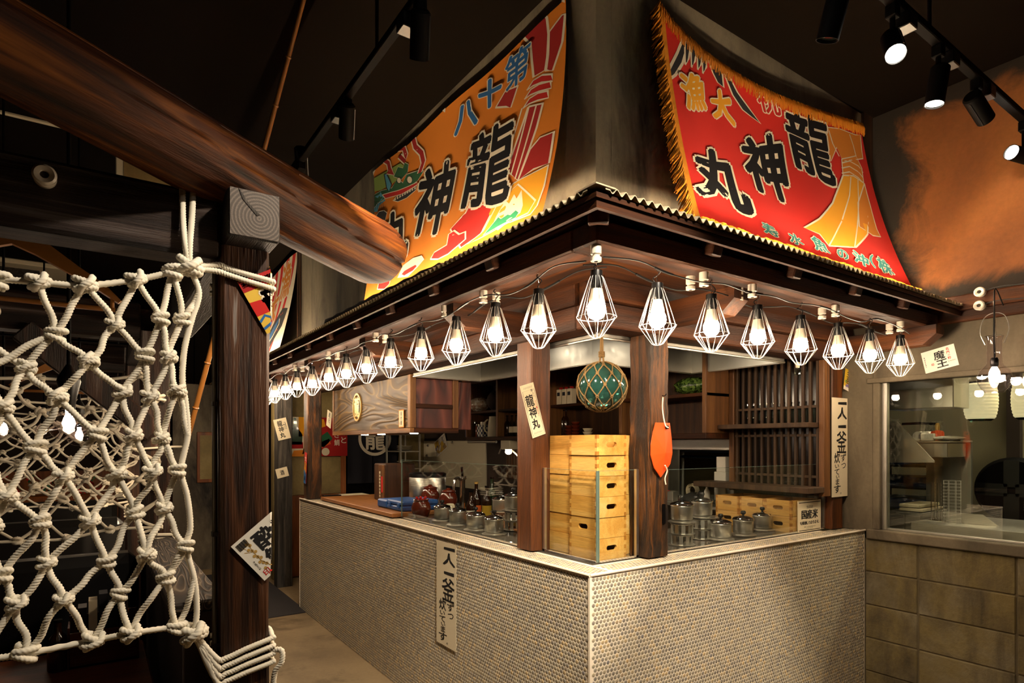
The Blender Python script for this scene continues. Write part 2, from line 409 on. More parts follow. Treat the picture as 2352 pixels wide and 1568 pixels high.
M_teal = plain('teal_dye', hx('#2a807c'), .85)
M_lgrn = plain('pale_green_dye', hx('#8ea850'), .85)
M_cyan = plain('light_blue_dye', hx('#4f9ec4'), .85)
M_fringe = plain('gold_fringe', hx('#d98a22'), .6, var=.2, vscale=40)
M_rope = plain('cotton_rope', hx('#f3ead6'), .85, var=.05, vscale=30)
M_ropeb = plain('jute_rope', hx('#70552e'), .85, var=.15, vscale=30)
M_float = None
M_clay = plain('brown_glazed_clay', hx('#5e2211'), .18, coat=.5, var=.25, vscale=9)
M_bluep = plain('blue_plastic', hx('#23508f'), .45)
M_orangep = plain('orange_paint', hx('#e8531a'), .4, coat=.2)
M_cream2 = plain('cream_plastic', hx('#d8ccae'), .5)
M_gold = plain('gilt_emblem', hx('#d2a95d'), .4, metal=.3)
M_reflect = plain('reflected_glow', hx('#ddd0a8'), .8, emit=hx('#e8d7a8'), es=.45)  # glow put into the window reflections built as lantern shapes
M_bulb = plain('lit_bulb', (1, .95, .85), .3, emit=LAMP_COL, es=BULB_E)
M_bulb2 = plain('lit_filament_bulb', (1, .9, .8), .3, emit=(1.0, .78, .55), es=30.0)
M_strip = plain('led_strip', (1, .95, .85), .3, emit=(1.0, .78, .5), es=STRIP_E)
M_spot = plain('lit_spot_lens', (1, 1, 1), .2, emit=(1.0, .9, .75), es=30.0)
M_under = plain('lit_underlight', (1, 1, 1), .2, emit=(1.0, .85, .65), es=25.0)
# ------------------------------------------------------------------ lettering and printed shapes
_tc = {}
def glyphs(txt, off=0.0, res=2):
    """mesh outline of a short text in the built-in font, normalised to its own bounding box 0..1"""
    k = (txt, off)
    if k in _tc: return _tc[k]
    c = bpy.data.curves.new('lettering', 'FONT'); c.body = txt; c.offset = off; c.resolution_u = res
    o = bpy.data.objects.new('lettering', c); COL.objects.link(o)
    bpy.context.view_layer.update()
    me = bpy.data.meshes.new_from_object(o.evaluated_get(bpy.context.evaluated_depsgraph_get()))
    bpy.data.objects.remove(o)
    V = [(v.co.x, v.co.y) for v in me.vertices]; Fs = [tuple(p.vertices) for p in me.polygons]
    bpy.data.meshes.remove(me)
    _tc[k] = (V, Fs); return _tc[k]
def fitted(txt, off=0.0):
    V, Fs = glyphs(txt, off); V0, _ = glyphs(txt, 0.0)
    x0, x1 = min(p[0] for p in V0), max(p[0] for p in V0); y0, y1 = min(p[1] for p in V0), max(p[1] for p in V0)
    return [((a - x0) / (x1 - x0), (b - y0) / (y1 - y0)) for a, b in V], Fs
_bc = {}
def brushed(txt, off):
    """glyph with a slight brush wobble; its weight comes from sweeping the strokes round a small ellipse and merging the result"""
    k_ = (txt, round(off, 4))
    if k_ in _bc: return _bc[k_]
    V, Fs = fitted(txt, 0.0)
    V = [(a + .012 * math.sin(7 * b + 3 * a), b + .012 * math.sin(6 * a + 2 * b + 1)) for a, b in V]
    if off >= .004:
        nc = 5 if off < .025 else 7 if off < .06 else 9
        cnt = {}
        for f in Fs:
            for q in range(len(f)):
                e = tuple(sorted((f[q], f[(q + 1) % len(f)]))); cnt[e] = cnt.get(e, 0) + 1
        rim = [e for e, c in cnt.items() if c == 1]
        tri = []
        for f in Fs:
            if len(f) == 3: tri.append(f)
            else: tri += [tuple(f[i] for i in t) for t in geometry.tessellate_polygon([[Vector((V[i][0], V[i][1], 0)) for i in f]])]
        A = np.array(V); T = A[np.array(tri)]; vs = []; es = []; TT = []
        for k in range(nc):
            an = 2 * math.pi * (k + .13) / nc; d = np.array((off * 1.15 * math.cos(an), off * math.sin(an))); n = len(vs)
            vs += [Vector(p) for p in (A + d)]; es += [(a + n, b + n) for a, b in rim]; TT.append(T + d)
        r = geometry.delaunay_2d_cdt(vs, es, [], 0, 1e-5)
        TT = np.concatenate(TT); P = np.array([(p.x, p.y) for p in r[0]]); fc = [f for f in r[2] if len(f) == 3]; C = P[np.array(fc)].mean(1)
        a, b, c = TT[:, 0], TT[:, 1], TT[:, 2]
        sd = lambda p, q: (q[None, :, 0] - p[None, :, 0]) * (C[:, None, 1] - p[None, :, 1]) - (q[None, :, 1] - p[None, :, 1]) * (C[:, None, 0] - p[None, :, 0])
        s1, s2, s3 = sd(a, b), sd(b, c), sd(c, a)
        ins = (((s1 >= 0) & (s2 >= 0) & (s3 >= 0)) | ((s1 <= 0) & (s2 <= 0) & (s3 <= 0))).any(1)
        V = [tuple(p) for p in P]; Fs = [tuple(f) for f, k in zip(fc, ins) if k]
    _bc[k_] = (V, Fs); return _bc[k_]
class Print:
    """flat shapes collected in a 2-D design space, mapped onto a surface and cut fine enough to follow it"""
    def __init__(s): s.v = []; s.f = []; s.h = 0.0
    def add(s, vs, fs):
        n = len(s.v); s.v += [(p[0], p[1], s.h) for p in vs]; s.f += [tuple(i + n for i in f) for f in fs]; return s
    def poly(s, pts):
        pts = [Vector((p[0], p[1], 0)) for p in pts]
        tri = geometry.tessellate_polygon([pts])
        return s.add([(p.x, p.y) for p in pts], tri)
    def line(s, pts, w, closed=False):
        P = [Vector((p[0], p[1])) for p in pts]; n = len(P); vs = []
        for i in range(n):
            a = P[i - 1] if (i or closed) else P[i]; b = P[(i + 1) % n] if (i < n - 1 or closed) else P[i]
            t = (b - a); t = t.normalized() if t.length > 1e-9 else Vector((1, 0)); nn = Vector((-t.y, t.x))
            ww = (w[i] if isinstance(w, (list, tuple)) else w) / 2
            vs += [P[i] + nn * ww, P[i] - nn * ww]
        fs = [(2 * i, 2 * i + 1, 2 * ((i + 1) % n) + 1, 2 * ((i + 1) % n)) for i in range(n if closed else n - 1)]
        return s.add([(p.x, p.y) for p in vs], fs)
    def disc(s, c, r, n=20, r2=None):
        if r2 is None:
            return s.poly([(c[0] + r * math.cos(2 * math.pi * k / n), c[1] + r * math.sin(2 * math.pi * k / n)) for k in range(n)])
        return s.line([(c[0] + (r + r2) / 2 * math.cos(2 * math.pi * k / n), c[1] + (r + r2) / 2 * math.sin(2 * math.pi * k / n)) for k in range(n)], abs(r2 - r), True)
    def text(s, txt, quad, off=0.0):
        """quad: TL, TR, BR, BL in design space"""
        V, Fs = brushed(txt, off); tl, tr, br, bl = [Vector((q[0], q[1])) for q in quad]
        return s.add([tuple((bl.lerp(br, a)).lerp(tl.lerp(tr, a), b)) for a, b in V], Fs)
    def rect_text(s, txt, x0, y0, x1, y1, off=0.0):
        return s.text(txt, ((x0, y1), (x1, y1), (x1, y0), (x0, y0)), off)
    def build(s, name, m, parent, fn, cuts=None):
        """fn(a,b)->Vector. cuts=(du,dv) step of the cutting grid"""
        me = bpy.data.meshes.new(name)
        me.from_pydata(s.v, [], s.f)
        bm = bmesh.new(); bm.from_mesh(me)
        if cuts:
            xs = [p[0] for p in s.v]; ys = [p[1] for p in s.v]
            for ax, lo, hi, st in ((0, min(xs), max(xs), cuts[0]), (1, min(ys), max(ys), cuts[1])):
                k = math.floor(lo / st) + 1
                while k * st < hi:
                    co = (k * st, 0, 0) if ax == 0 else (0, k * st, 0); no = (1, 0, 0) if ax == 0 else (0, 1, 0)
                    bmesh.ops.bisect_plane(bm, geom=bm.verts[:] + bm.edges[:] + bm.faces[:], plane_co=co, plane_no=no)
                    k += 1
        o0 = ORG.get(parent.name, Vector()) if parent is not None else Vector()
        for v in bm.verts: v.co = fn(v.co.x, v.co.y, v.co.z) - o0
        bm.to_mesh(me); bm.free()
        me.materials.append(m)
        return mk(name, me, parent)
def flat(o, ax, ay, lift=.001):
    o = Vector(o); ax = Vector(ax).normalized(); ay = Vector(ay).normalized(); n = ax.cross(ay)
    return lambda a, b, h=0.0: o + ax * a + ay * b + n * (lift + h)
def sheet(name, label, cat, o, ax, ay, w, h, m, prints=(), t=.0012, group=None, border=None, curl=None):
    """a paper or board: lower-left corner o, edges along ax, ay; prints = [(name, material, Print)] in metres"""
    o = Vector(o); ax = Vector(ax).normalized(); ay = Vector(ay).normalized(); nz = ax.cross(ay)
    th = thing(name, label, cat, o, group)
    bk = MB().prism([(0, 0), (w, 0), (w, h), (0, h)], o, ax, ay, t).build('backing', m, th)
    for nm, mm, p in prints: p.build(nm, mm, bk, flat(o, ax, ay, t + .0006))
    return th

def wrap_round(th, xe, yf):
    """fold everything of a paper thing past the post edge x = xe round the corner (front face y = yf)"""
    for o in [q for k in KIDS.get(th.name, []) for q in [k] + KIDS.get(k.name, [])]:
        bm = bmesh.new(); bm.from_mesh(o.data); off = ORG[th.name]
        bmesh.ops.bisect_plane(bm, geom=bm.verts[:] + bm.edges[:] + bm.faces[:], plane_co=(xe - off.x, 0, 0), plane_no=(1, 0, 0))
        for v in bm.verts:
            w = v.co + off
            if w.x > xe + 1e-6: v.co = Vector((xe + (yf - w.y) + .004, yf + (w.x - xe) + .004, w.z)) - off
        bm.to_mesh(o.data); bm.free()
# ------------------------------------------------------------------ the setting
CEIL = 3.36
struct(MB().box(-4.2, 6.8, -3.2, 10.6, -.10, 0).build('floor', M_floor))
struct(MB().box(-4.2, 6.8, -3.2, 10.6, CEIL, CEIL + .1).build('ceiling', M_ceil))
struct(MB().box(-4.2, 6.8, -3.3, -3.2, 0, CEIL).build('wall_front', M_dwall))
struct(MB().box(-4.2, 6.8, 10.5, 10.6, 0, CEIL).build('wall_far', M_dwall))
struct(MB().box(-4.3, -4.2, -3.2, 10.5, 0, CEIL).build('wall_left', M_dwall))
# kitchen shell behind the right-hand wall
struct(MB().box(5.7, 5.8, -3.2, 7.0, 0, CEIL).build('wall_kitchen', M_cream))
# kiosk upper walls
struct(MB().box(1.55, 1.63, 1.69, 5.66, 2.2, CEIL).build('wall_kiosk_left', M_wallk))
struct(MB().box(1.631, 3.667, 1.69, 1.77, 2.2, CEIL).build('wall_kiosk_front', M_wallk))
struct(MB().box(1.58, 1.66, 5.665, 9.5, 2.2, CEIL).build('wall_kiosk_far', M_dwall))
struct(MB().box(1.535, 1.55, 5.60, 5.70, 2.3, CEIL, .004).build('trim_1', M_dark))
struct(MB().box(3.56, 3.66, 1.672, 1.69, 2.3, CEIL).build('trim_2', M_dark))
struct(MB().box(1.70, 3.62, 1.93, 6.94, 2.24, 2.28).build('ceiling_kiosk', M_cabd))
# kiosk back wall with the steel-framed pass-through
KB = 3.45
mb = MB()
for y0, y1, z0, z1 in ((1.94, 2.45, 0, 2.24), (2.98, 6.95, 0, 2.24), (2.45, 2.98, 0, 1.12), (2.45, 2.98, 1.50, 2.24)):
    mb.box(KB, KB + .10, y0, y1, z0, z1)
struct(mb.build('wall_kiosk_back', M_dwall))
mb = MB()
for y0, y1, z0, z1 in ((2.42, 2.45, 1.09, 1.53), (2.98, 3.01, 1.09, 1.53), (2.45, 2.98, 1.09, 1.12), (2.45, 2.98, 1.455, 1.53)):
    mb.box(KB - .02, KB + .12, y0, y1, z0, z1, .003)
struct(mb.build('window_2', M_steel))
# back wall (poster and curtain end)
BW = 6.95
struct(MB().box(1.62, 3.62, BW, BW + .1, 0, CEIL).build('wall_back', M_cream))
# right-hand wall: ochre plaster above, sooty plaster band, block wall below the window
XR = 3.667
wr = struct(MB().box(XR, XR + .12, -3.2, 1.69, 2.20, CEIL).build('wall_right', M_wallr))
mb = MB(); mb.box(XR, XR + .12, -3.2, 1.70, 1.865, 2.20); mb.box(XR, XR + .12, -3.2, -.15, 0, 1.865); mb.box(XR - .006, XR + .12, 1.672, 1.735, 1.0, 2.2); mb.box(3.626, XR - .002, 1.90, 1.93, 1.0, 2.2); mb.box(XR - .002, XR + .12, 1.735, 1.93, 1.0, 2.2)
mb.build('plaster_band', M_wallp, wr)
MB().box(XR + .002, XR + .12, -.15, 1.717, 0, .955).build('block_backing', M_mortar, wr)
bh, bl = .190, .425
ys = [1.717, 1.443]
while ys[-1] > -.1: ys.append(ys[-1] - bl)
zs = [.955 - k * bh for k in range(6)]
for i in range(len(ys) - 1):
    for k in range(5):
        a, b = max(ys[i + 1], -.15), ys[i]
        z1 = zs[k]; z0 = max(0.0, z1 - bh)
        pr = random.uniform(-.002, .003)
        MB().box(XR - .004 + pr, XR + .05, a + .0035, b - .0035, z0 + .002, z1 - .002, .005).build('block', M_block, wr)
# ceiling edge moulding and timber rail on the right wall
struct(MB().box(XR - .05, XR, -3.2, 1.66, 2.12, 2.235, .006).build('trim_3', M_eavey))
struct(MB().box(XR - .09, XR - .05, -3.2, 1.30, 2.17, 2.245, .006).build('trim_4', M_eavey))
# window in the right wall
wn = struct(thing('window_1', 'kitchen window', None)); del wn['label']
MB().box(XR - .03, XR + .06, -.15, 1.70, .955, 1.012, .006).build('window_sill', M_wallp, wn)
MB().box(XR - .022, XR + .06, -.15, 1.70, 1.842, 1.872, .004).build('window_head', M_wallp, wn)
MB().box(XR - .018, XR + .06, 1.632, 1.67, 1.012, 1.842, .004).build('window_frame', M_wallp, wn)
MB().box(XR + .012, XR + .045, 1.606, 1.632, 1.012, 1.842, .002).build('window_frame', M_steel, wn)
MB().box(XR + .012, XR + .045, -.15, 1.606, 1.012, 1.024, .002).build('window_frame', M_steel, wn)
MB().box(XR + .024, XR + .030, -.15, 1.606, 1.024, 1.842).build('pane', M_glassw, wn)

# ------------------------------------------------------------------ tiled counter
C0x, C0y, CT = 1.545, 1.717, 1.0
Lend, Rend = 5.64, XR - .004
ct = thing('serving_counter', 'L-shaped serving counter faced with small round grey and tan pebble tiles', 'counter', (C0x, C0y, 0))
mb = MB(); mb.box(C0x, C0x + .62, C0y, Lend, 0, CT - .002); mb.box(C0x + .62, 3.44, C0y, C0y + .62, 0, CT - .002); mb.box(3.44, Rend, C0y, C0y + .058, 0, CT - .002)
mb.build('body', M_grout, ct)
mb = MB(); mb.box(C0x + .145, C0x + .66, C0y + .145, Lend - .01, CT - .002, CT + .006); mb.box(C0x + .66, 3.45, C0y + .145, C0y + .66, CT - .002, CT + .006)
mb.build('worktop', M_stone, ct)
mb = MB()
mb.tube([(C0x - .002, Lend, CT), (C0x - .002, C0y - .002, CT)], .006, 8); mb.tube([(C0x - .002, C0y - .002, CT), (Rend, C0y - .002, CT)], .006, 8)
mb.build('edge_trim', M_trim, ct, True)
MB().box(C0x - .004, C0x + .006, C0y - .004, C0y + .006, 0, CT - .006).build('corner_trim', M_grout, ct)
MB().box(C0x - .003, C0x + .004, Lend - .004, Lend + .004, 0, CT).build('corner_trim', M_trim, ct)
PIT, ROW = .0190, .01645
tiles = []
def face_tiles(o, a, b, n, la, lb):
    nb = int(lb / ROW); 
    for j in range(nb):
        off = (j % 2) * PIT / 2
        for i in range(int((la - off) / PIT)):
            p = Vector(o) + Vector(a) * (i * PIT + off + PIT / 2) + Vector(b) * (j * ROW + ROW / 2)
            tiles.append((p, Vector(a), Vector(b), Vector(n)))
face_tiles((C0x, C0y + .008, CT - .010), (0, 1, 0), (0, 0, -1), (-1, 0, 0), Lend - C0y - .012, CT - .012)
face_tiles((C0x + .008, C0y, CT - .010), (1, 0, 0), (0, 0, -1), (0, -1, 0), Rend - C0x - .010, CT - .012)
face_tiles((C0x + .008, C0y + .008, CT - .002), (0, 1, 0), (1, 0, 0), (0, 0, 1), Lend - C0y - .012, .130)
face_tiles((C0x + .138, C0y + .008, CT - .002), (1, 0, 0), (0, 1, 0), (0, 0, 1), Rend - C0x - .150, .130)
def tile_shape():
    vs = []
    for r, h in ((.0082, 0.0), (.0079, .0008), (.0058, .0015)):
        for k in range(8):
            a = math.pi / 4 * (k + .5); vs.append((r * math.cos(a), r * math.sin(a), h))
    fs = [(i * 8 + k, i * 8 + (k + 1) % 8, (i + 1) * 8 + (k + 1) % 8, (i + 1) * 8 + k) for i in range(2) for k in range(8)] + [tuple(range(16, 24))]
    return vs, fs
TV, TF = tile_shape()
def score(t):
    p = t[0]; dep = FW[0] * p.x + FW[1] * p.y; py = HY - (p.z - EYE) / dep * F
    return 1e9 if (py > 1560 or t[3].z > .5) else (p - Vector((0, 0, EYE))).length / max(.05, abs((p - Vector((0, 0, EYE))).normalized().dot(t[3]))) ** .5
order = sorted(range(len(tiles)), key=lambda i: score(tiles[i]))
near = set(order[:300])
tme = bpy.data.meshes.new('tile'); tme.from_pydata(TV, [], TF); tme.polygons.foreach_set('use_smooth', [True] * len(tme.polygons)); tme.materials.append(M_tile)
mb = MB()
for i, (p, a, b, n) in enumerate(tiles):
    sgn = 1 if a.cross(b).dot(n) > 0 else -1
    if i in near:
        o = mk('tile', tme, ct)
        M = Matrix((a, b * sgn, n)).transposed().to_4x4(); M.translation = p - ORG[ct.name]
        o.matrix_local = M
    else:
        bb = b * sgn
        N = len(mb.v)
        mb.v += [(p.x + a.x * x + bb.x * y + n.x * z, p.y + a.y * x + bb.y * y + n.y * z, p.z + a.z * x + bb.z * y + n.z * z) for x, y, z in TV]
        mb.f += [tuple(k + N for k in f) for f in TF]
me = bpy.data.meshes.new('tile_mosaic'); me.from_pydata([tuple(Vector(v) - ORG[ct.name]) for v in mb.v], [], mb.f)
me.polygons.foreach_set('use_smooth', [True] * len(me.polygons)); me.materials.append(M_tile)
o = mk('tile_mosaic', me, ct); o['kind'] = 'stuff'

# ------------------------------------------------------------------ posts on the counter
def rough_post(name, label, x0, x1, y0, y1, z0, z1, m, jit=.004, slot=None, seed=1, ch=.006):
    rnd = random.Random(seed)
    th = thing(name, label, 'post', ((x0 + x1) / 2, (y0 + y1) / 2, z0))
    n = 26; ring = []
    prof = [(x0 + ch, y0), (x1 - ch, y0), (x1, y0 + ch), (x1, y1 - ch), (x1 - ch, y1), (x0 + ch, y1), (x0, y1 - ch), (x0, y0 + ch)]
    off = [[rnd.uniform(-1, 1) for _ in prof] for _ in range(n + 1)]
    vs = []; fs = []
    for j in range(n + 1):
        z = z0 + (z1 - z0) * j / n
        for k, (a, b) in enumerate(prof):
            o_ = (off[j][k] + off[max(0, j - 1)][k] + off[min(n, j + 1)][k]) / 3
            vs.append((a + o_ * jit, b + off[j][(k + 3) % 8] * jit * .6, z))
    q = len(prof)
    for j in range(n):
        for k in range(q): fs.append((j * q + k, j * q + (k + 1) % q, (j + 1) * q + (k + 1) % q, (j + 1) * q + k))
    fs += [tuple(range(q))[::-1], tuple(n * q + k for k in range(q))]
    MB().add(vs, fs).build('shaft', m, th, True, 30)
    return th
rough_post('wooden_post', 'smooth brown post carrying the cream calligraphy strip beside the crates', 1.651, 1.762, 2.231, 2.352, 1.006, 1.97, M_post, .0015, seed=3)
pt = rough_post('wooden_post', 'rough salvaged dark post with the orange hull board hung on it', 1.963, 2.085, 1.804, 1.92, 1.006, 1.97, M_oldpost, .006, seed=5)
mb = MB()      # an old mortise shown by a thin black plate in place of its inner shade
mb.box(2.040, 2.058, 1.796, 1.80, 1.15, 1.235)
mb.build('mortise_shade', M_black, pt)
rough_post('wooden_post', 'dark post bearing the long white calligraphy sheet beside the kitchen window', 3.500, 3.62, 1.82, 1.93, 1.006, 1.97, M_post, .002, seed=8)
rough_post('wooden_post', 'slim old post at the far end of the tiled counter beside the posters', 1.565, 1.69, 5.46, 5.585, 1.006, 1.97, M_oldpost, .004, seed=9)
rough_post('weathered_post', 'tall grey weathered post on the floor by the dark mat', 1.57, 1.72, 6.55, 6.70, 0, 2.07, M_grey, .006, seed=11)

# ------------------------------------------------------------------ canopy roof
E0x, E0y, EZ, RISE = 1.108, 1.207, 2.19, .29
cn = thing('canopy', 'corrugated metal eave roof on brown timber beams around the kiosk', 'canopy', (1.55, 1.69, 1.97))
def roofz(k): return EZ + RISE * k
PC = .035
def corr_sheet(side):
    L_ = (XR - .02 - E0x) if side == 'R' else 6.6
    n = int(L_ / PC * 8); vs = []; fs = []
    for j, k in enumerate((0.0, .06, .30, .475)):
        for i in range(n + 1):
            a = L_ * i / n
            for dz in (0, .003):
                w = .0075 * math.sin(2 * math.pi * (a) / PC)
                s0 = max(a, k + .035) if a < k + .035 else a
                x, y = (E0x + s0, E0y + k) if side == 'R' else (E0x + k, E0y + s0)
                vs.append((x, y, roofz(k) + w * (0 if a < k + .05 else 1) + dz))
    st = (n + 1) * 2
    for j in range(3):
        for i in range(n):
            b = j * st + i * 2
            fs.append((b + 1, b + 3, b + st + 3, b + st + 1)); fs.append((b, b + st, b + st + 2, b + 2))
    for i in range(n):
        b = i * 2; fs.append((b, b + 2, b + 3, b + 1))
    MB().add(vs, fs).build('corrugated_sheet', M_corr, cn, True, 60)
corr_sheet('R'); corr_sheet('L')
# hip cap
mb = MB()
for sx, sy in ((.075, 0), (0, .075)):
    a0 = Vector((E0x, E0y, EZ + .012)); b0 = Vector((E0x + .475, E0y + .475, roofz(.475) + .012))
    q = Vector((sx, sy, 0))
    mb.add([a0, b0, b0 + q, a0 + q, a0 - Vector((0, 0, .004)), b0 - Vector((0, 0, .004)), b0 + q - Vector((0, 0, .004)), a0 + q - Vector((0, 0, .004))],
           [(0, 1, 2, 3), (7, 6, 5, 4), (0, 3, 7, 4), (1, 0, 4, 5), (2, 1, 5, 6), (3, 2, 6, 7)])
mb.build('hip_cap', M_corr, cn)
# pale sheathing lip just under the sheets, sheathing boards
def mitre(side, k0, k1, z0, z1, t, end):
    if side == 'R': q = [(E0x + k0, E0y + k0), (end, E0y + k0), (end, E0y + k1), (E0x + k1, E0y + k1)]
    else: q = [(E0x + k0, E0y + k0), (E0x + k0, end), (E0x + k1, end), (E0x + k1, E0y + k1)]
    zz = (z0, z0, z1, z1)
    return [(p[0], p[1], zz[i]) for i, p in enumerate(q)] + [(p[0], p[1], zz[i] - t) for i, p in enumerate(q)], [(0, 1, 2, 3), (7, 6, 5, 4), (0, 4, 5, 1), (1, 5, 6, 2), (2, 6, 7, 3), (3, 7, 4, 0)]
for side, end, mm in (('R', XR - .03, M_eave), ('L', 7.7, M_eavey)):
    nb = 4
    for b in range(nb):
        k0 = .012 + .455 * b / nb; k1 = .012 + .455 * (b + 1) / nb - .003
        v, f = mitre(side, k0, k1, roofz(k0) - .010, roofz(k1) - .010, .014, end)
        MB().add(v, f).build('sheathing_board', mm, cn)
    v, f = mitre(side, .022, .052, roofz(.02) - .026, roofz(.05) - .026, .024, end)
    MB().add(v, f).build('eave_batten', mm, cn)
# rafters
for q in [U(p, r, y=1.30).x for p, r in ((1640, 548), (1825, 603), (1965, 648), (2075, 685))]:
    a = Vector((q, E0y + .075, roofz(.075) - .055)); b = Vector((q, E0y + .47, roofz(.47) - .055))
    MB().beam(a, b, .055, .05, .004).build('rafter', M_eavey, cn)
yl = U(1130, 580, x=1.20).y
while yl < 7.5:
    a = Vector((E0x + .075, yl, roofz(.075) - .055)); b = Vector((E0x + .47, yl, roofz(.47) - .055))
    MB().beam(a, b, .055, .05, .004).build('rafter', M_eave, cn); yl += .462
a = Vector((E0x + .09, E0y + .09, roofz(.09) - .055)); b = Vector((E0x + .46, E0y + .46, roofz(.46) - .055))
MB().beam(a, b, .06, .05, .004).build('rafter', M_eave, cn)
# carrying beams, lintels, bracket arms
MB().box(1.221, 3.60, 1.325, 1.44, 2.095, 2.165, .006).build('eave_beam', M_eave, cn)
MB().box(1.221, 1.335, 1.4401, 7.6, 2.095, 2.165, .006).build('eave_beam', M_eavey, cn)
MB().box(1.64, 3.64, 1.79, 1.91, 1.97, 2.072, .006).build('lintel', M_eave, cn)
MB().box(1.64, 1.76, 1.9101, 5.9, 1.97, 2.072, .006).build('lintel', M_eavey, cn)
MB().box(1.66, 3.64, 1.77, 1.915, 2.075, 2.235, .005).build('wall_plate', M_eave, cn)
MB().box(1.635, 1.775, 1.9151, 7.6, 2.075, 2.235, .005).build('wall_plate', M_eavey, cn)
def arm(side, c, ln=.40):
    pr = [(-.02, -.01), (ln - .06, -.01), (ln, .04), (ln, .085), (-.02, .085)]
    if side == 'R': MB().prism(pr, (c - .045, 1.80, 2.01), (0, -1, 0), (0, 0, 1), -.09).build('bracket_arm', M_eavey, cn)
    else: MB().prism(pr, (1.65, c - .045, 2.01), (-1, 0, 0), (0, 0, 1), .09).build('bracket_arm', M_eave, cn)
arm('R', 2.03); arm('R', 3.50, .52)
for c in (2.29, 3.30, 4.40, 5.50): arm('L', c)
# diagonal soffit between beams at the corner
mb = MB(); v, f = mitre('R', .235, .57, 2.168, 2.168, .010, 3.60); mb.add(v, f); mb.build('soffit_board', M_eave, cn)
mb = MB(); v, f = mitre('L', .235, .53, 2.1685, 2.1685, .010, 7.6); mb.add(v, f); mb.build('soffit_board', M_eavey, cn)

# light strips lying on the roof behind the eave, washing the banners
for lab, q, lip in (('lit strip light behind an added shield lip on the eave below the red banner', (1.74, 3.56, 1.338, 1.350, 2.240, 2.250), (1.72, 3.58, 1.334, 1.338, 2.232, 2.244)),
                    ('lit strip light behind an added shield lip on the eave below the striped banner', (1.240, 1.252, 5.3, 7.1, 2.240, 2.250), (1.232, 1.238, 5.28, 7.12, 2.232, 2.262)),
                    ('lit strip light behind an added shield lip on the eave below the orange banner', (1.240, 1.252, 1.76, 3.62, 2.240, 2.250), (1.232, 1.238, 1.74, 3.64, 2.232, 2.262))):
    st = thing('led_strip', lab, 'light strip', ((q[0] + q[1]) / 2, (q[2] + q[3]) / 2, 2.232), 'strip lights on the eave')
    MB().box(*q).build('lit_strip', M_strip, st); MB().box(*lip).build('light_shield', M_corr, st)  # lip added to keep strip light off the log beam
# ------------------------------------------------------------------ range hood (L-shaped tray)
HZ, HO, HI = 1.953, (1.78, 1.92), (2.32, 2.56)
HL, HR = 3.75, 3.18
hd = thing('range_hood', 'L-shaped stainless extraction hood hung above the cooking counter', 'hood', (2.0, 2.2, HZ))
ol = [(HO[0], HO[1]), (HR, HO[1]), (HR, HI[1]), (HI[0], HI[1]), (HI[0], HL), (HO[0], HL)]
inn = [(HO[0] + .012, HO[1] + .012), (HR - .012, HO[1] + .012), (HR - .012, HI[1] - .012), (HI[0] - .012, HI[1] - .012), (HI[0] - .012, HL - .012), (HO[0] + .012, HL - .012)]
n = 6; vs = [(x, y, 2.22) for x, y in ol] + [(x, y, HZ) for x, y in ol] + [(x, y, HZ) for x, y in inn] + [(x, y, 2.10) for x, y in inn]
fs = []
for k in range(n):
    j = (k + 1) % n
    fs += [(k, j, n + j, n + k), (n + k, n + j, 2 * n + j, 2 * n + k), (2 * n + k, 2 * n + j, 3 * n + j, 3 * n + k)]
fs += [(18, 19, 20, 21), (18, 21, 22, 23)]
MB().add(vs, fs).build('skirt', M_steeld, hd)
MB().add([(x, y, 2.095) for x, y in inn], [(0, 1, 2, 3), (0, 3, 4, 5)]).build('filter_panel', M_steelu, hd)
mb = MB()
for k in range(n):
    a = Vector((*ol[k], HZ)); b = Vector((*ol[(k + 1) % n], HZ)); mb.tube([a, b], .006, 6)
mb.build('rim', M_steel, hd, True)
# ------------------------------------------------------------------ caged bulb lamps on the eave
def make_cage_lamp():
    """origin at the bottom of the cage; total height about .25"""
    t = thing('cage_lamp', 'lit wire-caged bulb lamp hanging in the string under the eave', 'lamp', (0, 0, 0), 'caged lamps strung under the eave')
    prof = [(.017, .190), (.023, .180), (.044, .118), (.0615, .062), (.019, .004), (.012, .001)]
    mb = MB(); nw = 12
    for k in range(nw):
        a = 2 * math.pi * k / nw; ca, sa = math.cos(a), math.sin(a)
        mb.tube([(r * ca, r * sa, z) for r, z in prof], .0011, 4, False)
    mb.build('cage_wire', M_wire, t)
    for r, z, w in ((.0615, .062, .0013), (.017, .190, .0016), (.013, .001, .0012)):
        MB().tube([(r * math.cos(2 * math.pi * k / 24), r * math.sin(2 * math.pi * k / 24), z) for k in range(24)], w, 4, False, True).build('cage_ring', M_wire, t)
    sk = MB().lathe([(.010, .208), (.019, .205), (.020, .160), (.017, .150)], 16).build('socket', M_blackp, t, True)
    bs = MB().lathe([(.0155, .152), (.020, .130), (.0235, .115), (.0235, .107)], 18).build('bulb_base', M_bulbbase, t, True)
    MB().lathe([(.0235, .1065), (.028, .096), (.0292, .084), (.027, .071), (.019, .060), (.008, .055), (.0001, .054)], 14, cap=False).build('bulb', M_bulb, bs, True)
    MB().tube(crom([(0, 0, .204), (.002, 0, .225), (-.004, 0, .240), (.003, .001, .252), (0, .002, .262)], 4), .0014, 5).build('hook', M_chrome, t)
    MB().tube(crom([(.004, .003, .206), (.012, .008, .222), (.004, -.010, .235), (-.010, 0, .245), (.002, .006, .258)], 5), .0020, 5).build('lead', M_cable, sk)
    return t
LXr, LYr = 1.271, 1.385            # the two lines the lamps hang on
lamp_pts = [U(p, q, y=LYr) for p, q in ((1370, 775), (1510, 792), (1634, 807), (1740, 823), (1839, 838), (1925, 848), (1998, 857), (2068, 864))]
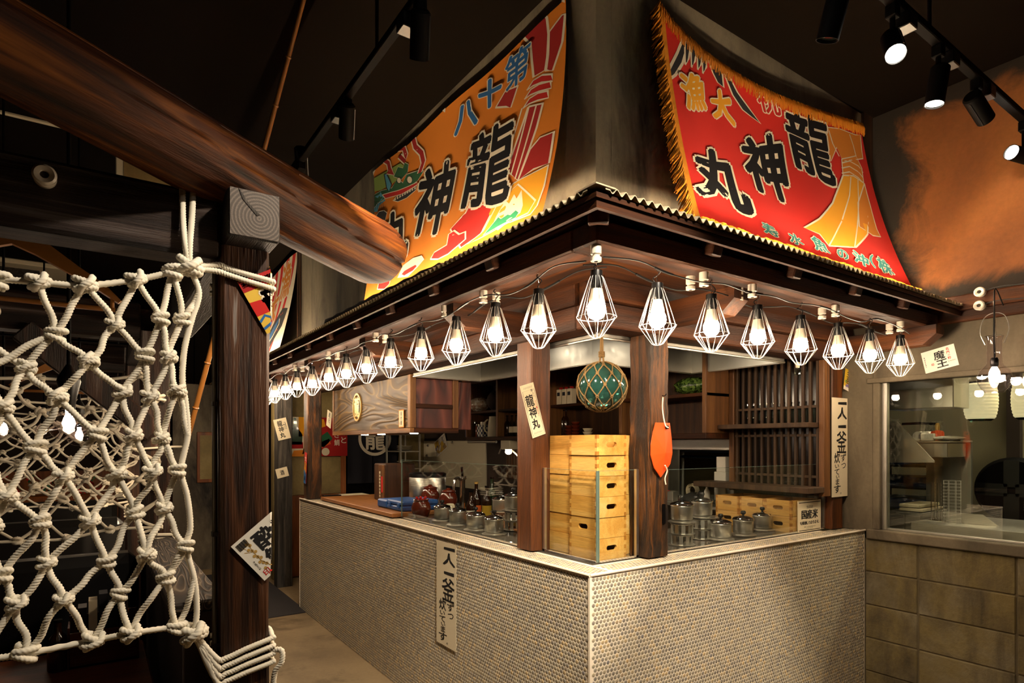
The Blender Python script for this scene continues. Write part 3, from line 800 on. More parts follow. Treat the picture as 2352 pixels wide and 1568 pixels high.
lamp_pts += [U(p, q, x=LXr) for p, q in ((1237, 800), (1138, 818), (1048, 838), (967, 852), (897, 868), (842, 880), (795, 890), (755, 896), (717, 908), (682, 912), (655, 918), (631, 926))]
ly = lamp_pts[-1].y
lamp_pts += [Vector((LXr, ly + .33 * k, 1.83)) for k in range(1, 5)]
ORD = ('first', 'second', 'third', 'fourth', 'fifth', 'sixth', 'seventh', 'eighth', 'ninth', 'tenth', 'eleventh', 'twelfth', 'thirteenth', 'fourteenth', 'fifteenth', 'sixteenth', 'seventeenth')
def lamp_label(i):
    if i == 0: return 'lit wire-caged bulb lamp hanging at the eave corner above the glass float'
    return f'lit wire-caged bulb lamp, {ORD[i - 1]} from the eave corner lamp along the short side' if i < 8 else f'lit wire-caged bulb lamp, {ORD[i - 8]} from the eave corner lamp along the long side'
L0 = make_cage_lamp()
for i, p in enumerate(lamp_pts):
    rz = random.uniform(0, 6.28)
    if i == 0: L0.location = p; L0.rotation_euler = (0, 0, rz)
    else: dup(L0, p, rz)
    (L0 if i == 0 else bpy.data.objects[f'cage_lamp.{i:03d}'])['label'] = lamp_label(i)
# porcelain insulators screwed under the beam, in pairs, with two black cables
def make_knob():
    t = thing('cable_insulator', 'white porcelain cable insulator screwed under the eave beam', 'insulator', (0, 0, 0), 'porcelain insulators under the eave beam')
    MB().lathe([(.0165, .048), (.0165, .022), (.0115, .019), (.0115, .015), (.0165, .012), (.0165, .001), (.013, 0)], 18).build('body', M_porc, t, True, 30)
    MB().lathe([(.006, .0005), (.006, -.0008)], 10).build('screw', M_black, t)
    return t
K0 = make_knob(); first = [True]
def knob(p):
    if first[0]: K0.location = p; first[0] = False
    else: dup(K0, p)
BZ = 2.047
def knobs(pts, row, side):
    for i, p in enumerate(pts):
        knob(p); o = K0 if len(KN) == 0 else bpy.data.objects[f'cable_insulator.{len(KN):03d}']; KN.append(o)
        o['label'] = f'white porcelain cable insulator, {ORD[i]} in the {row} row under the {side} eave beam'
KN = []
knobs([Vector((U(p, 650, y=1.355).x, 1.355, BZ)) for p in (1369, 1617, 1728, 1919, 2068)], 'outer', 'short')
knobs([Vector((U(p, 650, y=1.415).x, 1.415, BZ)) for p in (1586, 1697, 1888, 2043)], 'inner', 'short')
knobs([Vector((1.25, U(p, 650, x=1.25).y, BZ)) for p in (1110, 1022, 863, 754, 677)], 'outer', 'long')
knobs([Vector((1.31, U(p, 650, x=1.31).y, BZ)) for p in (1140, 885, 775, 695)], 'inner', 'long')
def cable(line, side, seed):
    rnd = random.Random(seed); pts = []
    if side == 'R': A, B = 1.262, 3.30
    else: A, B = 1.40, 6.8
    n = int((B - A) / .14)
    for i in range(n + 1):
        a = A + (B - A) * i / n; sag = .012 * math.sin(i * 1.7) + rnd.uniform(-.012, .008)
        pts.append((a, line + rnd.uniform(-.012, .012), 2.062 + sag) if side == 'R' else (line + rnd.uniform(-.012, .012), a, 2.062 + sag))
    return crom(pts, 5)
for i, (ln, sd, lab) in enumerate(((1.345, 'R', 'outer black cable clipped along the eave beam over the short tiled side'), (1.432, 'R', 'inner black cable clipped along the eave beam over the short tiled side'),
                                 (1.24, 'L', 'outer black cable clipped along the eave beam over the long tiled side'), (1.325, 'L', 'inner black cable clipped along the eave beam over the long tiled side'))):
    pts = cable(ln, sd, 10 + i)
    t = thing('power_cable', lab, 'cable', pts[0])
    MB().tube(pts, .0024, 6).build('cord', M_cable, t, True)
    for k in range(8, len(pts) - 8, 17):
        MB().tube(pts[k:k + 4], .0045, 6).build('tape_splice', M_cable, t, True)

# ------------------------------------------------------------------ banners
class Banner:
    """cloth surface Sf(u,v), u left->right, v top->bottom; pixel design points are traced onto the cloth"""
    def __init__(s, name, label, Sf, m, nu=60, nv=36):
        s.S = Sf
        s.t = thing(name, label, 'banner', Sf(.5, 1.0))
        s.c = MB().grid(lambda a, b: Sf(a, b), nu, nv).build('cloth', m, s.t, True, 180)
        s.layer = 0; s.hint = (.5, .5)
    def proj(s, p):
        d = p.x * FW[0] + p.y * FW[1]; l = p.x * RT[0] + p.y * RT[1]
        return CX + F * l / d, HY - F * (p.z - EYE) / d
    def uv(s, px, py):
        best = None
        for a in range(0, 11):
            for b in range(0, 11):
                q = s.proj(s.S(a / 10, b / 10)); e = (q[0] - px) ** 2 + (q[1] - py) ** 2
                if best is None or e < best[0]: best = (e, a / 10, b / 10)
        u, v = best[1], best[2]; h = 1e-3
        for _ in range(8):
            q = s.proj(s.S(u, v)); qa = s.proj(s.S(u + h, v)); qb = s.proj(s.S(u, v + h))
            a, b, c, d = (qa[0] - q[0]) / h, (qb[0] - q[0]) / h, (qa[1] - q[1]) / h, (qb[1] - q[1]) / h
            det = a * d - b * c; ex, ey = px - q[0], py - q[1]
            u += max(-.2, min(.2, (d * ex - b * ey) / det)); v += max(-.2, min(.2, (a * ey - c * ex) / det))
        return u, v
    def put(s, name, m, pr):
        s.layer += 1
        lift = .0005 + .00005 * s.layer
        def fn(a, b, h=0.0):
            a_, b_ = min(max(a, 0), 1), min(max(b, 0), 1)
            p = s.S(a_, b_); n = (s.S(a_ + .002, b_) - s.S(a_ - .002, b_)).cross(s.S(a_, b_ - .002) - s.S(a_, b_ + .002)).normalized()
            return p + n * lift
        return pr.build(name, m, s.c, fn, (.045, .04))
    def P(s, pts, tr=None): return [s.uv(*(tr(*p) if tr else p)) for p in pts]
def c2(x, y): return (600 + x / 3.136, y / 3.136)
def c7(x, y): return (800 + x / 3.485, 300 + y / 3.485)
def c3(x, y): return (1200 + x / 3.485, y / 3.485)
def c8(x, y): return (1400 + x / 3.36, 300 + y / 3.36)
def c4(x, y): return (1752 + x / 3.485, y / 3.485)

# --- orange banner on the long wall
def SL(u, v):
    w = max(0.0, v)
    yl = 3.84 + (3.50 - 3.84) * v; yr = 1.845 + (1.745 - 1.845) * v
    y = yl + (yr - yl) * u
    x = 1.532 - .20 * (w ** 1.6) - .012 * math.sin(u * 9 + v * 2) * v * (1 - v) * 3 - .01 * math.sin(u * 23) * v * .4
    zt = 3.31 - .055 * u - .05 * math.sin(math.pi * u) ** 2 * (.6 + .4 * math.sin(u * 9)); zb = 2.325
    return Vector((x, y, zt + (zb - zt) * v))
B = Banner('fishing_banner', 'orange festival banner with black characters and a green dragon, hung above the eave', SL, M_org)
def shape(B, m, pts, tr, outline=.012, name='dyed_shape', close=True, om=None):
    q = B.P(pts, tr)
    B.put(name, m, Print().poly(q))
    if outline: B.put('outline', om or M_wht, Print().line(q + ([q[0]] if close else []), outline))
# knotted ribbon at the right edge
shape(B, M_dred, [(1885, 265), (2030, 85), (2058, 130), (2070, 240), (2062, 400), (2045, 505), (1962, 555), (1950, 440), (1940, 320)], c2, .008)
shape(B, M_dred, [(2072, 235), (2165, 110), (2190, 100), (2170, 300), (2100, 510), (2052, 508), (2066, 400)], c2, .008)
for k, (a, b) in enumerate((((1915, 650), (2095, 560)), ((1898, 715), (2085, 610)), ((1888, 780), (2065, 680)))):
    x0, y0 = a; x1, y1 = b
    shape(B, M_red, [(x0, y0), (x0 + 45, y0 - 70), (x0 + 110, y0 - 110), (x1, y1 - 25), (x1 + 5, y1 + 25), (x0 + 100, y0 - 55), (x0 + 40, y0 - 30)], c2, .007)
shape(B, M_dred, [(1690, 775), (1760, 655), (1850, 620), (1800, 775), (1760, 770)], c2, .008)
shape(B, M_dred, [(1925, 770), (2030, 745), (1985, 920), (1850, 1300), (1770, 1230), (1820, 1080)], c2, .008)
shape(B, M_dred, [(1935, 1080), (2010, 990), (2110, 950), (2075, 1175), (1960, 1220), (1850, 1300)], c2, .008)
for a, b in (((1880, 780), (1760, 1180)), ((1930, 770), (1800, 1260)), ((1985, 750), (1830, 1290))):
    B.put('outline', M_wht, Print().line(B.P([a, b], c2), .006))
shape(B, M_yel, [(1600, 1520), (1700, 1440), (1820, 1320), (2070, 1190), (2040, 1340), (1990, 1480), (1940, 1545), (1800, 1600), (1650, 1620)], c2, .006)
# lower right: treasure shapes
shape(B, M_red, [(990, 560), (1060, 600), (1195, 565), (1060, 830), (900, 940), (820, 790), (940, 660)], c7, .008)
shape(B, M_yel, [(1200, 580), (1360, 430), (1500, 560), (1440, 660), (1040, 870), (950, 910), (1080, 810)], c7, .006)
shape(B, M_wht, [(1185, 690), (1260, 560), (1290, 585), (1330, 510), (1350, 545), (1390, 475), (1400, 600), (1380, 660), (1200, 800), (1150, 770)], c7, 0)
shape(B, M_grn, [(1080, 840), (1180, 720), (1205, 690), (1225, 705), (1280, 670), (1300, 675), (1345, 635), (1370, 655), (1340, 700), (1200, 770)], c7, .004)
shape(B, M_red, [(660, 1030), (690, 975), (790, 915), (805, 830), (850, 800), (890, 830), (940, 810), (940, 870), (870, 930), (800, 990), (720, 1030)], c7, .008)
shape(B, M_wht, [(395, 1180), (440, 1080), (520, 1020), (590, 1000), (610, 1030), (560, 1090), (480, 1170)], c7, 0)
shape(B, M_red, [(235, 1270), (245, 1215), (300, 1170), (310, 1120), (380, 1110), (370, 1150), (340, 1190), (330, 1230), (290, 1270)], c7, .006)
shape(B, M_red, [(430, 1150), (450, 1125), (540, 1075), (550, 1085), (520, 1120), (450, 1160)], c7, 0)
# dragon head at the left
shape(B, M_lgrn, [(195, 490), (195, 390), (300, 330), (420, 260), (470, 300), (420, 380), (330, 440), (260, 480)], c7, 0)
shape(B, M_cyan, [(195, 650), (195, 520), (260, 490), (300, 560), (250, 600), (235, 650)], c7, 0)
shape(B, M_dgrn, [(195, 640), (200, 520), (270, 480), (350, 460), (400, 380), (440, 420), (470, 350), (560, 320), (610, 320), (560, 400), (480, 460), (330, 510), (280, 560), (240, 580)], c7, .004)
shape(B, M_dgrn, [(365, 370), (400, 290), (440, 300), (455, 255), (485, 270), (480, 330), (430, 390)], c7, .003)
shape(B, M_red, [(275, 515), (400, 480), (550, 415), (560, 430), (430, 510), (300, 545)], c7, .005)
shape(B, M_navy, [(360, 560), (400, 520), (480, 490), (550, 440), (545, 475), (470, 540), (400, 570)], c7, .004)
for k in range(9):
    x = 370 + k * 20; y = 562 - k * 11
    B.put('dyed_shape', M_wht, Print().poly(B.P([(x, y), (x + 14, y - 8), (x + 9, y - 32)], c7)))
shape(B, M_cyan, [(290, 350), (310, 345), (350, 430), (330, 490), (310, 460)], c7, .006, om=M_navy)
for cx_, cy_, r in ((495, 395, 1.0), (410, 400, .8)):
    q = B.P([(cx_ + 22 * r * math.cos(k * .6283), cy_ + 30 * r * math.sin(k * .6283)) for k in range(10)], c7)
    B.put('dyed_shape', M_wht, Print().poly(q)); B.put('outline', M_navy, Print().line(q + [q[0]], .004))
for pts in ([(525, 70), (540, 130), (590, 180), (605, 250), (575, 340)], [(400, 150), (450, 145), (465, 200), (460, 250), (415, 205)], [(295, 240), (325, 260), (335, 310), (365, 350), (320, 330)]):
    q = B.P(pts, c7)
    B.put('outline', M_wht, Print().line(q, .035)); B.put('dyed_shape', M_dred, Print().line(q, .022))
for k in range(6):
    q = B.P([(200 + k * 16, 560 + k * 3), (212 + k * 14, 600), (205 + k * 16, 640 - k * 5)], c7)
    B.put('outline', M_navy, Print().line(q, .004))
shape(B, M_navy, [(225, 690), (250, 650), (290, 640), (315, 660), (300, 720), (250, 715)], c7, .004)
# characters: black with undyed outline
def chars(B, m, ch, quad, tr, o1, o2, name='lettering'):
    q = B.P(quad, tr)
    B.put(name + '_outline', M_wht, Print().text(ch, q, o2)); B.put(name, m, Print().text(ch, q, o1))
chars(B, M_inkn, '龍', [(1000, 60), (1330, -120), (1280, 560), (890, 630)], c7, .022, .055)
chars(B, M_inkn, '神', [(590, 330), (870, 235), (770, 800), (500, 850)], c7, .030, .065)
chars(B, M_inkn, '丸', [(280, 700), (480, 600), (470, 1020), (250, 1040)], c7, .035, .075)
chars(B, M_blu, '第', [(1765, 440), (1945, 290), (1920, 560), (1765, 670)], c2, .020, .050)
chars(B, M_blu, '十', [(1570, 610), (1735, 540), (1720, 740), (1580, 800)], c2, .040, .075)
chars(B, M_blu, '八', [(1405, 790), (1550, 700), (1560, 890), (1400, 985)], c2, .040, .075)
# grommet corners
for pts in ([(1283, 785), (1338, 722), (1330, 812)], [(797, 1250), (828, 1222), (800, 1300)], [(2150, 5), (2192, -5), (2194, 25)]):
    B.put('reinforcing_patch', M_wht, Print().poly(B.P(pts, c2)))

# --- red banner with gold fringe on the short wall
def SR(u, v):
    xl = 1.862 + (1.795 - 1.862) * v; xr = 3.50 + (3.60 - 3.50) * v
    x = xl + (xr - xl) * u
    y = 1.662 - .225 * (max(0.0, v) ** 1.5) - .015 * math.sin(u * 8 + 1 + v * 2) * v * (1 - v) * 3 - .01 * math.sin(u * 25) * v * .4
    zt = 3.27 - .115 * math.sin(math.pi * (min(1.0, max(0.0, u)) ** .65))
    return Vector((x, y, zt + (2.315 - zt) * v))
R = Banner('fishing_banner', 'red festival banner with black characters and gold fringe, hung above the eave', SR, M_redc)
R.t['label'] = 'red festival banner with black characters and gold fringe, hung above the eave'
# black tie cords at the left
shape(R, M_navy, [(1150, 640), (1155, 585), (1240, 420), (1300, 275), (1385, 350), (1300, 440), (1280, 510), (1225, 600)], c3, .008)
for k, (x, y) in enumerate(((1310, 520), (1360, 540), (1410, 560), (1450, 590))):
    shape(R, M_navy, [(x - 10, 330 + k * 22), (x + 40, 350 + k * 24), (x + 20, y - 50), (x - 8, y)], c3, .006)
shape(R, M_navy, [(1480, 460), (1560, 500), (1600, 600), (1610, 700), (1560, 660), (1520, 580)], c3, .007)
shape(R, M_navy, [(1590, 530), (1640, 580), (1720, 740), (1800, 850), (1905, 990), (1760, 880), (1680, 760), (1640, 660)], c3, .008)
# ribbon bow at the right
shape(R, M_orgd, [(500, 1150), (520, 1020), (610, 1030), (740, 1080), (780, 1080), (790, 1200), (800, 1270), (640, 1290), (590, 1180), (545, 1290)], c4, .006)
shape(R, M_orgd, [(1790, 220), (1900, 195), (1945, 290), (1960, 400), (1880, 350), (1800, 340)], c8, .006)
for k in range(3):
    q = R.P([(1790, 250 + k * 40), (1850, 235 + k * 42), (1920, 275 + k * 45), (1955, 325 + k * 40)], c8)
    R.put('outline', M_wht, Print().line(q, .007))
shape(R, M_yel, [(1800, 345), (1880, 350), (1965, 410), (2000, 560), (1990, 800), (1900, 900), (1690, 890), (1620, 800), (1500, 750), (1620, 680), (1720, 560)], c8, .008)
shape(R, M_orgd, [(1965, 410), (2010, 580), (2060, 760), (2090, 820), (2030, 810), (1925, 740), (1915, 560)], c8, .007)
for pts in ([(1860, 360), (1850, 500), (1790, 700), (1690, 890)], [(1915, 380), (1920, 560), (1910, 740), (1890, 900)], [(1690, 0), (1720, 100), (1770, 200)], [(1850, 30), (1880, 120), (1900, 200)]):
    R.put('outline', M_wht, Print().line(R.P(pts, c8), .006))
# characters
chars(R, M_inkn, '龍', [(180, 860), (500, 960), (590, 1500), (250, 1330)], c4, .026, .058)
chars(R, M_inkn, '神', [(1010, 60), (1310, 30), (1410, 560), (1090, 440)], c8, .036, .070)
chars(R, M_inkn, '丸', [(650, 130), (960, 170), (1120, 660), (680, 480)], c8, .042, .080)
chars(R, M_yel, '漁', [(1245, 590), (1440, 590), (1470, 880), (1320, 880)], c3, .034, .075)
chars(R, M_yel, '大', [(1500, 740), (1640, 710), (1700, 1010), (1530, 940)], c3, .045, .085)
chars(R, M_red, '祝', [(1860, 680), (2040, 660), (2070, 930), (1900, 890)], c3, .020, .060)
for ch, q in (('寿', [(1165, 700), (1260, 745), (1320, 830), (1200, 800)]), ('水', [(1370, 770), (1470, 830), (1500, 890), (1400, 870)]), ('魚', [(1540, 800), (1650, 860), (1700, 950), (1590, 920)]),
              ('の', [(1740, 905), (1820, 930), (1850, 1000), (1770, 985)]), ('沖', [(1870, 920), (1985, 980), (2000, 1060), (1890, 1010)]), ('(', [(1995, 950), (2030, 965), (2050, 1060), (2010, 1040)]), ('株', [(2050, 965), (2140, 1020), (2200, 1120), (2090, 1090)])):
    chars(R, M_teal, ch, q, c8, .030, .075)
# gold edging and fringe
R.put('edge_band', M_fringe, Print().poly([(.0, 0), (.022, 0), (.022, 1), (.0, 1)]))
R.put('edge_band', M_fringe, Print().poly([(.022, 0), (1, 0), (1, .022), (.022, .022)]))
def fringe(B, base, side, n, ln):
    mb = MB(); rnd = random.Random(4)
    for i in range(n):
        a = i / (n - 1)
        u, v = (a, .0) if side == 'top' else (0.0, a) if side == 'left' else (a, 1.0)
        p = B.S(u, v); nn = (B.S(min(1, u + .01), v) - B.S(max(0, u - .01), v)).cross(B.S(u, max(0, v - .01)) - B.S(u, min(1, v + .01))).normalized()
        p = p + nn * (.006 + rnd.uniform(0, .006))
        if side == 'top': q = B.S(u, .07) + nn * .014 + Vector((rnd.uniform(-.006, .006), 0, rnd.uniform(-.014, .012)))
        elif side == 'left': q = p + Vector((-.052 + rnd.uniform(-.012, .012), -.004, -.075 + rnd.uniform(-.02, .02)))
        else: q = p + Vector((rnd.uniform(-.01, .01), -.035, -.014 + rnd.uniform(-.006, .006)))
        m_ = p.lerp(q, .5) + nn * .006
        mb.tube([p, m_, q], [.0022, .0026, .0018], 3, False)
    o = mb.build('fringe', M_fringe, B.t, True); o['kind'] = 'stuff'
fringe(R, None, 'top', 420, 0); fringe(R, None, 'left', 250, 0); fringe(R, None, 'bottom', 380, 0)

# --- striped banner further along the long wall
def S3(u, v):
    yl = 7.0; yr = 5.72
    y = yl + (yr - yl) * u + .12 * v * (1 - u)
    return Vector((1.545 - .19 * max(0.0, v) ** 1.5, y - .25 * v * u * .3, 3.26 - .02 * math.sin(u * 6) + (2.30 - 3.26) * v))
T3 = Banner('fishing_banner', 'red and white striped banner with orange characters and blue waves', S3, M_wht, 24, 20)
def c5(x, y): return (400 + x / 3.92, 350 + y / 3.92)
for k in range(6):
    u0 = .03 + k * .17
    T3.put('dyed_shape', M_redc, Print().poly([(u0, 0), (u0 + .085, 0), (u0 * .75 + .09, .95), (u0 * .75 + .045, .95)]))
T3.put('dyed_shape', M_navy, Print().poly([(.3, 1), (.42, .78), (.62, .62), (.8, .52), (.95, .55), (.9, .72), (.75, .85), (.6, 1)]))
T3.put('dyed_shape', M_blu, Print().poly([(.42, .92), (.5, .78), (.66, .66), (.78, .6), (.74, .7), (.6, .84), (.52, .95)]))
T3.put('outline', M_wht, Print().line([(.45, .98), (.56, .86), (.7, .78), (.8, .68), (.78, .62)], .02))
for ch, u0, v0 in (('大', .34, .22), ('漁', .62, .04)):
    T3.put('lettering_outline', M_wht, Print().text(ch, ((u0, v0), (u0 + .26, v0), (u0 + .26, v0 + .36), (u0, v0 + .36)), .07)); T3.put('lettering', M_orgd, Print().text(ch, ((u0, v0), (u0 + .26, v0), (u0 + .26, v0 + .36), (u0, v0 + .36)), .03))
# rolled navy cloth on the roof edge between the banners
rp = crom([U(750, 726, x=1.16), U(800, 703, x=1.17), U(850, 680, x=1.17), U(905, 652, x=1.18), U(970, 622, x=1.19), U(1010, 601, x=1.2)], 5)
for p in rp: p.z = roofz(p.x - E0x) + .028
o = MB().tube(rp, .016, 10, lobe=.2, twist=12).build('rolled_cloth', M_navy, None, True, loc=rp[0]); tag(o, 'rolled navy cloth lying along the roof edge under the orange banner', 'cloth')
# ------------------------------------------------------------------ track lights
def track(label, a, b, rods):
    t = thing('light_track', label, 'light track', a)
    MB().beam(a, b, .034, .030, .003).build('rail', M_black, t)
    for p in rods: MB().tube([(p[0], p[1], a[2] + .015), (p[0], p[1], CEIL)], .007, 8).build('hanging_rod', M_black, t)
    return t
track('black ceiling light track over the aisle beside the orange banner', (.90, -.6, 3.0), (.90, 3.75, 3.0), [(.90, 2.22), (.90, 0.3)])
track('black ceiling light track over the passage before the red banner', (1.1, .955, 3.0), (3.62, .955, 3.0), [(2.52, .955), (1.3, .955)])
def spot(head, aim, label, lit=0.0, size=.8, rail_z=2.985, ln=.15, r=.033, power=0, col=(1, .74, .47), box=True):
    """head: pivot point under the rail; body hangs below and points at aim"""
    h = Vector(head); d = (Vector(aim) - h).normalized()
    t = thing('track_spotlight', label, 'spotlight', (h.x, h.y, h.z), 'track spotlights')
    M = Vector((0, 0, 1)).rotation_difference(d).to_matrix()
    c = h + d * .015
    MB().lathe([(r * .8, -ln * .45), (r, -ln * .40), (r, ln * .5), (r * .93, ln * .5), (r * .93, ln * .44)], 24, c, M).build('body', M_black, t, True, 30); bd = KIDS[t.name][-1]
    MB().tube([c + M @ Vector((r, 0, -ln * .35)), c + M @ Vector((r, 0, ln * .48))], .003, 6).build('fin', M_chrome if lit else M_blackp, bd)
    MB().lathe([(.0001, ln * .45), (r * .9, ln * .45)], 24, c, M, False).build('lens', M_spot if lit else M_glassb, bd)
    MB().tube([(h.x, h.y, rail_z), (h.x, h.y, h.z + .01), tuple(h)], .009, 8).build('arm', M_black, t)
    MB().obox((h.x, h.y, rail_z - .022), (.036, .036, .044), None, .003).build('adapter', M_black, t)
    if box: MB().obox((h.x + (.09 if abs(h.y - .955) < .05 else 0), h.y + (.0 if abs(h.y - .955) < .05 else .10), rail_z - .026), (.06, .06, .05) , None, .003).build('driver_box', M_blackp, t)
    if power:
        ld = bpy.data.lights.new('spot_beam', 'SPOT'); ld.energy = power; ld.color = col; ld.spot_size = size; ld.spot_blend = .5; ld.shadow_soft_size = .03
        lo = bpy.data.objects.new('spot_beam', ld); COL.objects.link(lo); lo.parent = t; lo.location = (c + d * (ln * .52)) - h
        lo.rotation_euler = Vector((0, 0, -1)).rotation_difference(d).to_euler(); KIDS.setdefault(t.name, []).append(lo)
    return t
hl = lambda px, py: U(px, py, x=.90)
hr = lambda px, py: U(px, py, y=.955)
spot(hl(965, 65), (1.35, 2.9, 1.6), 'black track spotlight turned down beside the orange banner', 0, .9, power=4)
spot(hl(797, 268), (1.30, 3.9, 1.5), 'black track spotlight above the log beam, second along the aisle track', 0, .9, power=5)
spot(hl(692, 362), (1.4, 4.6, 1.6), 'black track spotlight at the far end of the aisle track', 0, .9, power=12)
spot(hr(1920, 15), (2.0, 1.55, 1.2), 'black track spotlight at the near end of the passage track', 0, .9, power=3)
spot(hr(2050, 100), (.9, .1, .9), 'brightly lit track spotlight glowing toward the room', 1, .8, power=14)
spot(hr(2155, 185), (2.35, 1.20, .6), 'track spotlight with a pale stripe down its housing', 1, .7, power=30, col=(1, .84, .64))
spot(hr(2243, 240), (3.66, .9, 2.55), 'black unlit-looking track spotlight before the ochre wall', 0, 1.1, power=7)
spot(hr(2352, 358), (2.6, 1.2, 2.85), 'track spotlight turned sideways with its lit lens showing', 1, .7, power=2, box=False)
spot((.90, 1.25, 2.93), (.80, 2.12, 2.34), 'unseen track spotlight added above the aisle to light the log beam end', 1, .45, power=240)  # this and the next four unseen spots are added to brighten log, net, tiles
spot((.90, .75, 2.93), (.08, 1.75, 1.25), 'unseen track spotlight added above the aisle to light the rope net', 1, .85, power=60, col=(1, .86, .68))
spot((.90, .2, 2.93), (1.9, 1.9, .55), 'unseen track spotlight added above the aisle to light the tiled corner', 1, .72, power=150, col=(1, .86, .68))
spot((.90, -.3, 2.93), (1.5, 3.6, .3), 'unseen track spotlight added above the aisle to light the long tiled side', 1, .62, power=190, col=(1, .86, .68))
spot((1.35, .955, 2.93), (2.8, 1.60, .4), 'unseen track spotlight added over the passage to light the short tiled side', 1, .7, power=50, col=(1, .86, .68))
# ------------------------------------------------------------------ pine crates
def make_crate(sx, sy, sz, holes, label, group=None):
    """origin at the lower corner (min x, min y); holes: faces with an oval hand hole, subset of 'x' (min-x face), 'y' (min-y face)"""
    t = thing('wooden_crate', label, 'crate', (0, 0, 0), group)
    th = .012; fj = 5
    def panel(nm, o, ax, ay, w, h, hole):
        o = Vector(o); ax = Vector(ax); ay = Vector(ay); n = ax.cross(ay)
        mb = MB()
        if not hole: mb.prism([(0, 0), (w, 0), (w, h), (0, h)], o, ax, ay, -th)
        else:
            cx, cz, hw, hh = w / 2, h * .52, .030, .0115
            inner = []
            for k in range(16):
                a = 2 * math.pi * k / 16
                inner.append((cx + (hw - hh) * (1 if math.cos(a) > 0 else -1) + hh * math.cos(a), cz + hh * math.sin(a)))
            outer = []
            for a, b in inner:
                dx, dz = a - cx, b - cz
                s = min((w / 2) / max(1e-6, abs(dx)), ((h - cz) if dz > 0 else cz) / max(1e-6, abs(dz)))
                outer.append((cx + dx * s, cz + dz * s))
            # snap the nearest ring points to the corners
            for c in ((0, 0), (w, 0), (w, h), (0, h)):
                k = min(range(16), key=lambda i: (outer[i][0] - c[0]) ** 2 + (outer[i][1] - c[1]) ** 2); outer[k] = c
            vs = []
            for ring in (outer, inner):
                for d in (0, -th):
                    vs += [o + ax * a + ay * b + n * d for a, b in ring]
            fs = []
            for k in range(16):
                j = (k + 1) % 16
                fs += [(k, j, 32 + j, 32 + k), (16 + k, 48 + k, 48 + j, 16 + j), (32 + k, 32 + j, 48 + j, 48 + k), (k, 16 + k, 16 + j, j)]
            mb.add(vs, fs)
        return mb.build(nm, M_crate, t)
    g = .0008
    panel('end_panel', (g, 0, 0), (1, 0, 0), (0, 0, 1), sx - 2 * g, sz - .0015, 'y' in holes)
    panel('end_panel', (sx - g, sy, 0), (-1, 0, 0), (0, 0, 1), sx - 2 * g, sz - .0015, 'y' in holes)
    panel('side_panel', (0, sy - th - g, 0), (0, -1, 0), (0, 0, 1), sy - 2 * th - 2 * g, sz - .0015, 'x' in holes)
    panel('side_panel', (sx, th + g, 0), (0, 1, 0), (0, 0, 1), sy - 2 * th - 2 * g, sz - .0015, 'x' in holes)
    MB().box(th, sx - th, th, sy - th, .002, .010).build('base_board', M_crate, t)
    for k in range(fj):                                   # finger joints: end grain showing on both faces
        z0 = sz * (k + (.0 if k % 2 else .0)) / fj
        if k % 2: continue
        for cx_, cy_ in ((0, 0), (sx, 0), (0, sy), (sx, sy)):
            x0 = cx_ - .0006 if cx_ == 0 else cx_ - th; y0 = cy_ - .0006 if cy_ == 0 else cy_ - th
            MB().box(x0, x0 + th + .0006, y0, y0 + th + .0006, z0, z0 + sz / fj - .001).build('finger_joint', M_endgr, t)
    return t
cz = .0885; z0 = CT + .007
protos = {}
def crate(x, y, z, sx, sy, holes, label, rz=0.0, group='pine crates on the counter'):
    k = (sx, sy, holes)
    if k not in protos: t = protos[k] = make_crate(sx, sy, cz, holes, label, group); t.location = (x, y, z); t.rotation_euler = (0, 0, rz); t['label'] = label
    else: t = dup(protos[k], (x, y, z), rz, label, group)
    return t
ordn = ('bottom', 'second', 'third', 'fourth', 'fifth', 'top')
hol = ('y', 'x', 'y', 'y', 'y', 'y')
for k in range(6):
    dx = (0, .002, -.002, .004, .006, 0)[k]
    crate(1.745 + dx, 1.896 + dx, z0 + k * cz, .172, .178, hol[k], f'pale pine crate, {ordn[k]} of the stack in the glass corner nearest the counter tip' if k < 5 else 'pale pine crate topmost of the stack in the glass corner above the tiled tip')
    crate(1.757 + (k % 2) * .004, 2.082 - (k % 3) * .003, z0 + k * cz, .172, .178, '', f'plain pine crate, {ordn[k]} of the stack between the front crates and the smooth brown post')
    crate(1.932 + (k % 2) * .005, 1.930, z0 + k * cz, .28, .17, 'y', f'pine crate, {ordn[k]} of the stack tucked behind the rough dark post')
for j, yy in enumerate((1.866, 2.033, 2.200)):
    nm = ('beside the rice notice', 'in the middle of the low row', 'farthest from the rice notice')[j]
    for k in range(2):
        crate(3.16 if j == 0 else 3.165, yy, z0 + k * cz, .272, .163, 'x', f'{("lower", "upper")[k]} pine crate {nm} by the lattice window')
# rice notice standing on the crate end
def notice():
    p1 = Print(); p1.rect_text('当店は', .085, .128, .150, .145); p1.rect_text('国産米', .035, .070, .200, .120, .020); p1.rect_text('を使用しております。', .02, .038, .215, .058, .008)
    p1.rect_text('厳選したお米を毎日炊き上げ', .06, .022, .18, .028); p1.rect_text('ております', .08, .013, .15, .019)
    p1.poly([(.008, .160), (.228, .160), (.228, .164), (.008, .164)]); p1.poly([(.008, .005), (.228, .005), (.228, .0085), (.008, .0085)])
    sheet('rice_notice', 'cream notice with black lettering propped on the pine crates by the window post', 'notice', (3.205, 1.858, z0), (1, 0, 0), (0, 0, 1), .236, .172, M_paper, [('lettering', M_ink, p1)], .004)
notice()

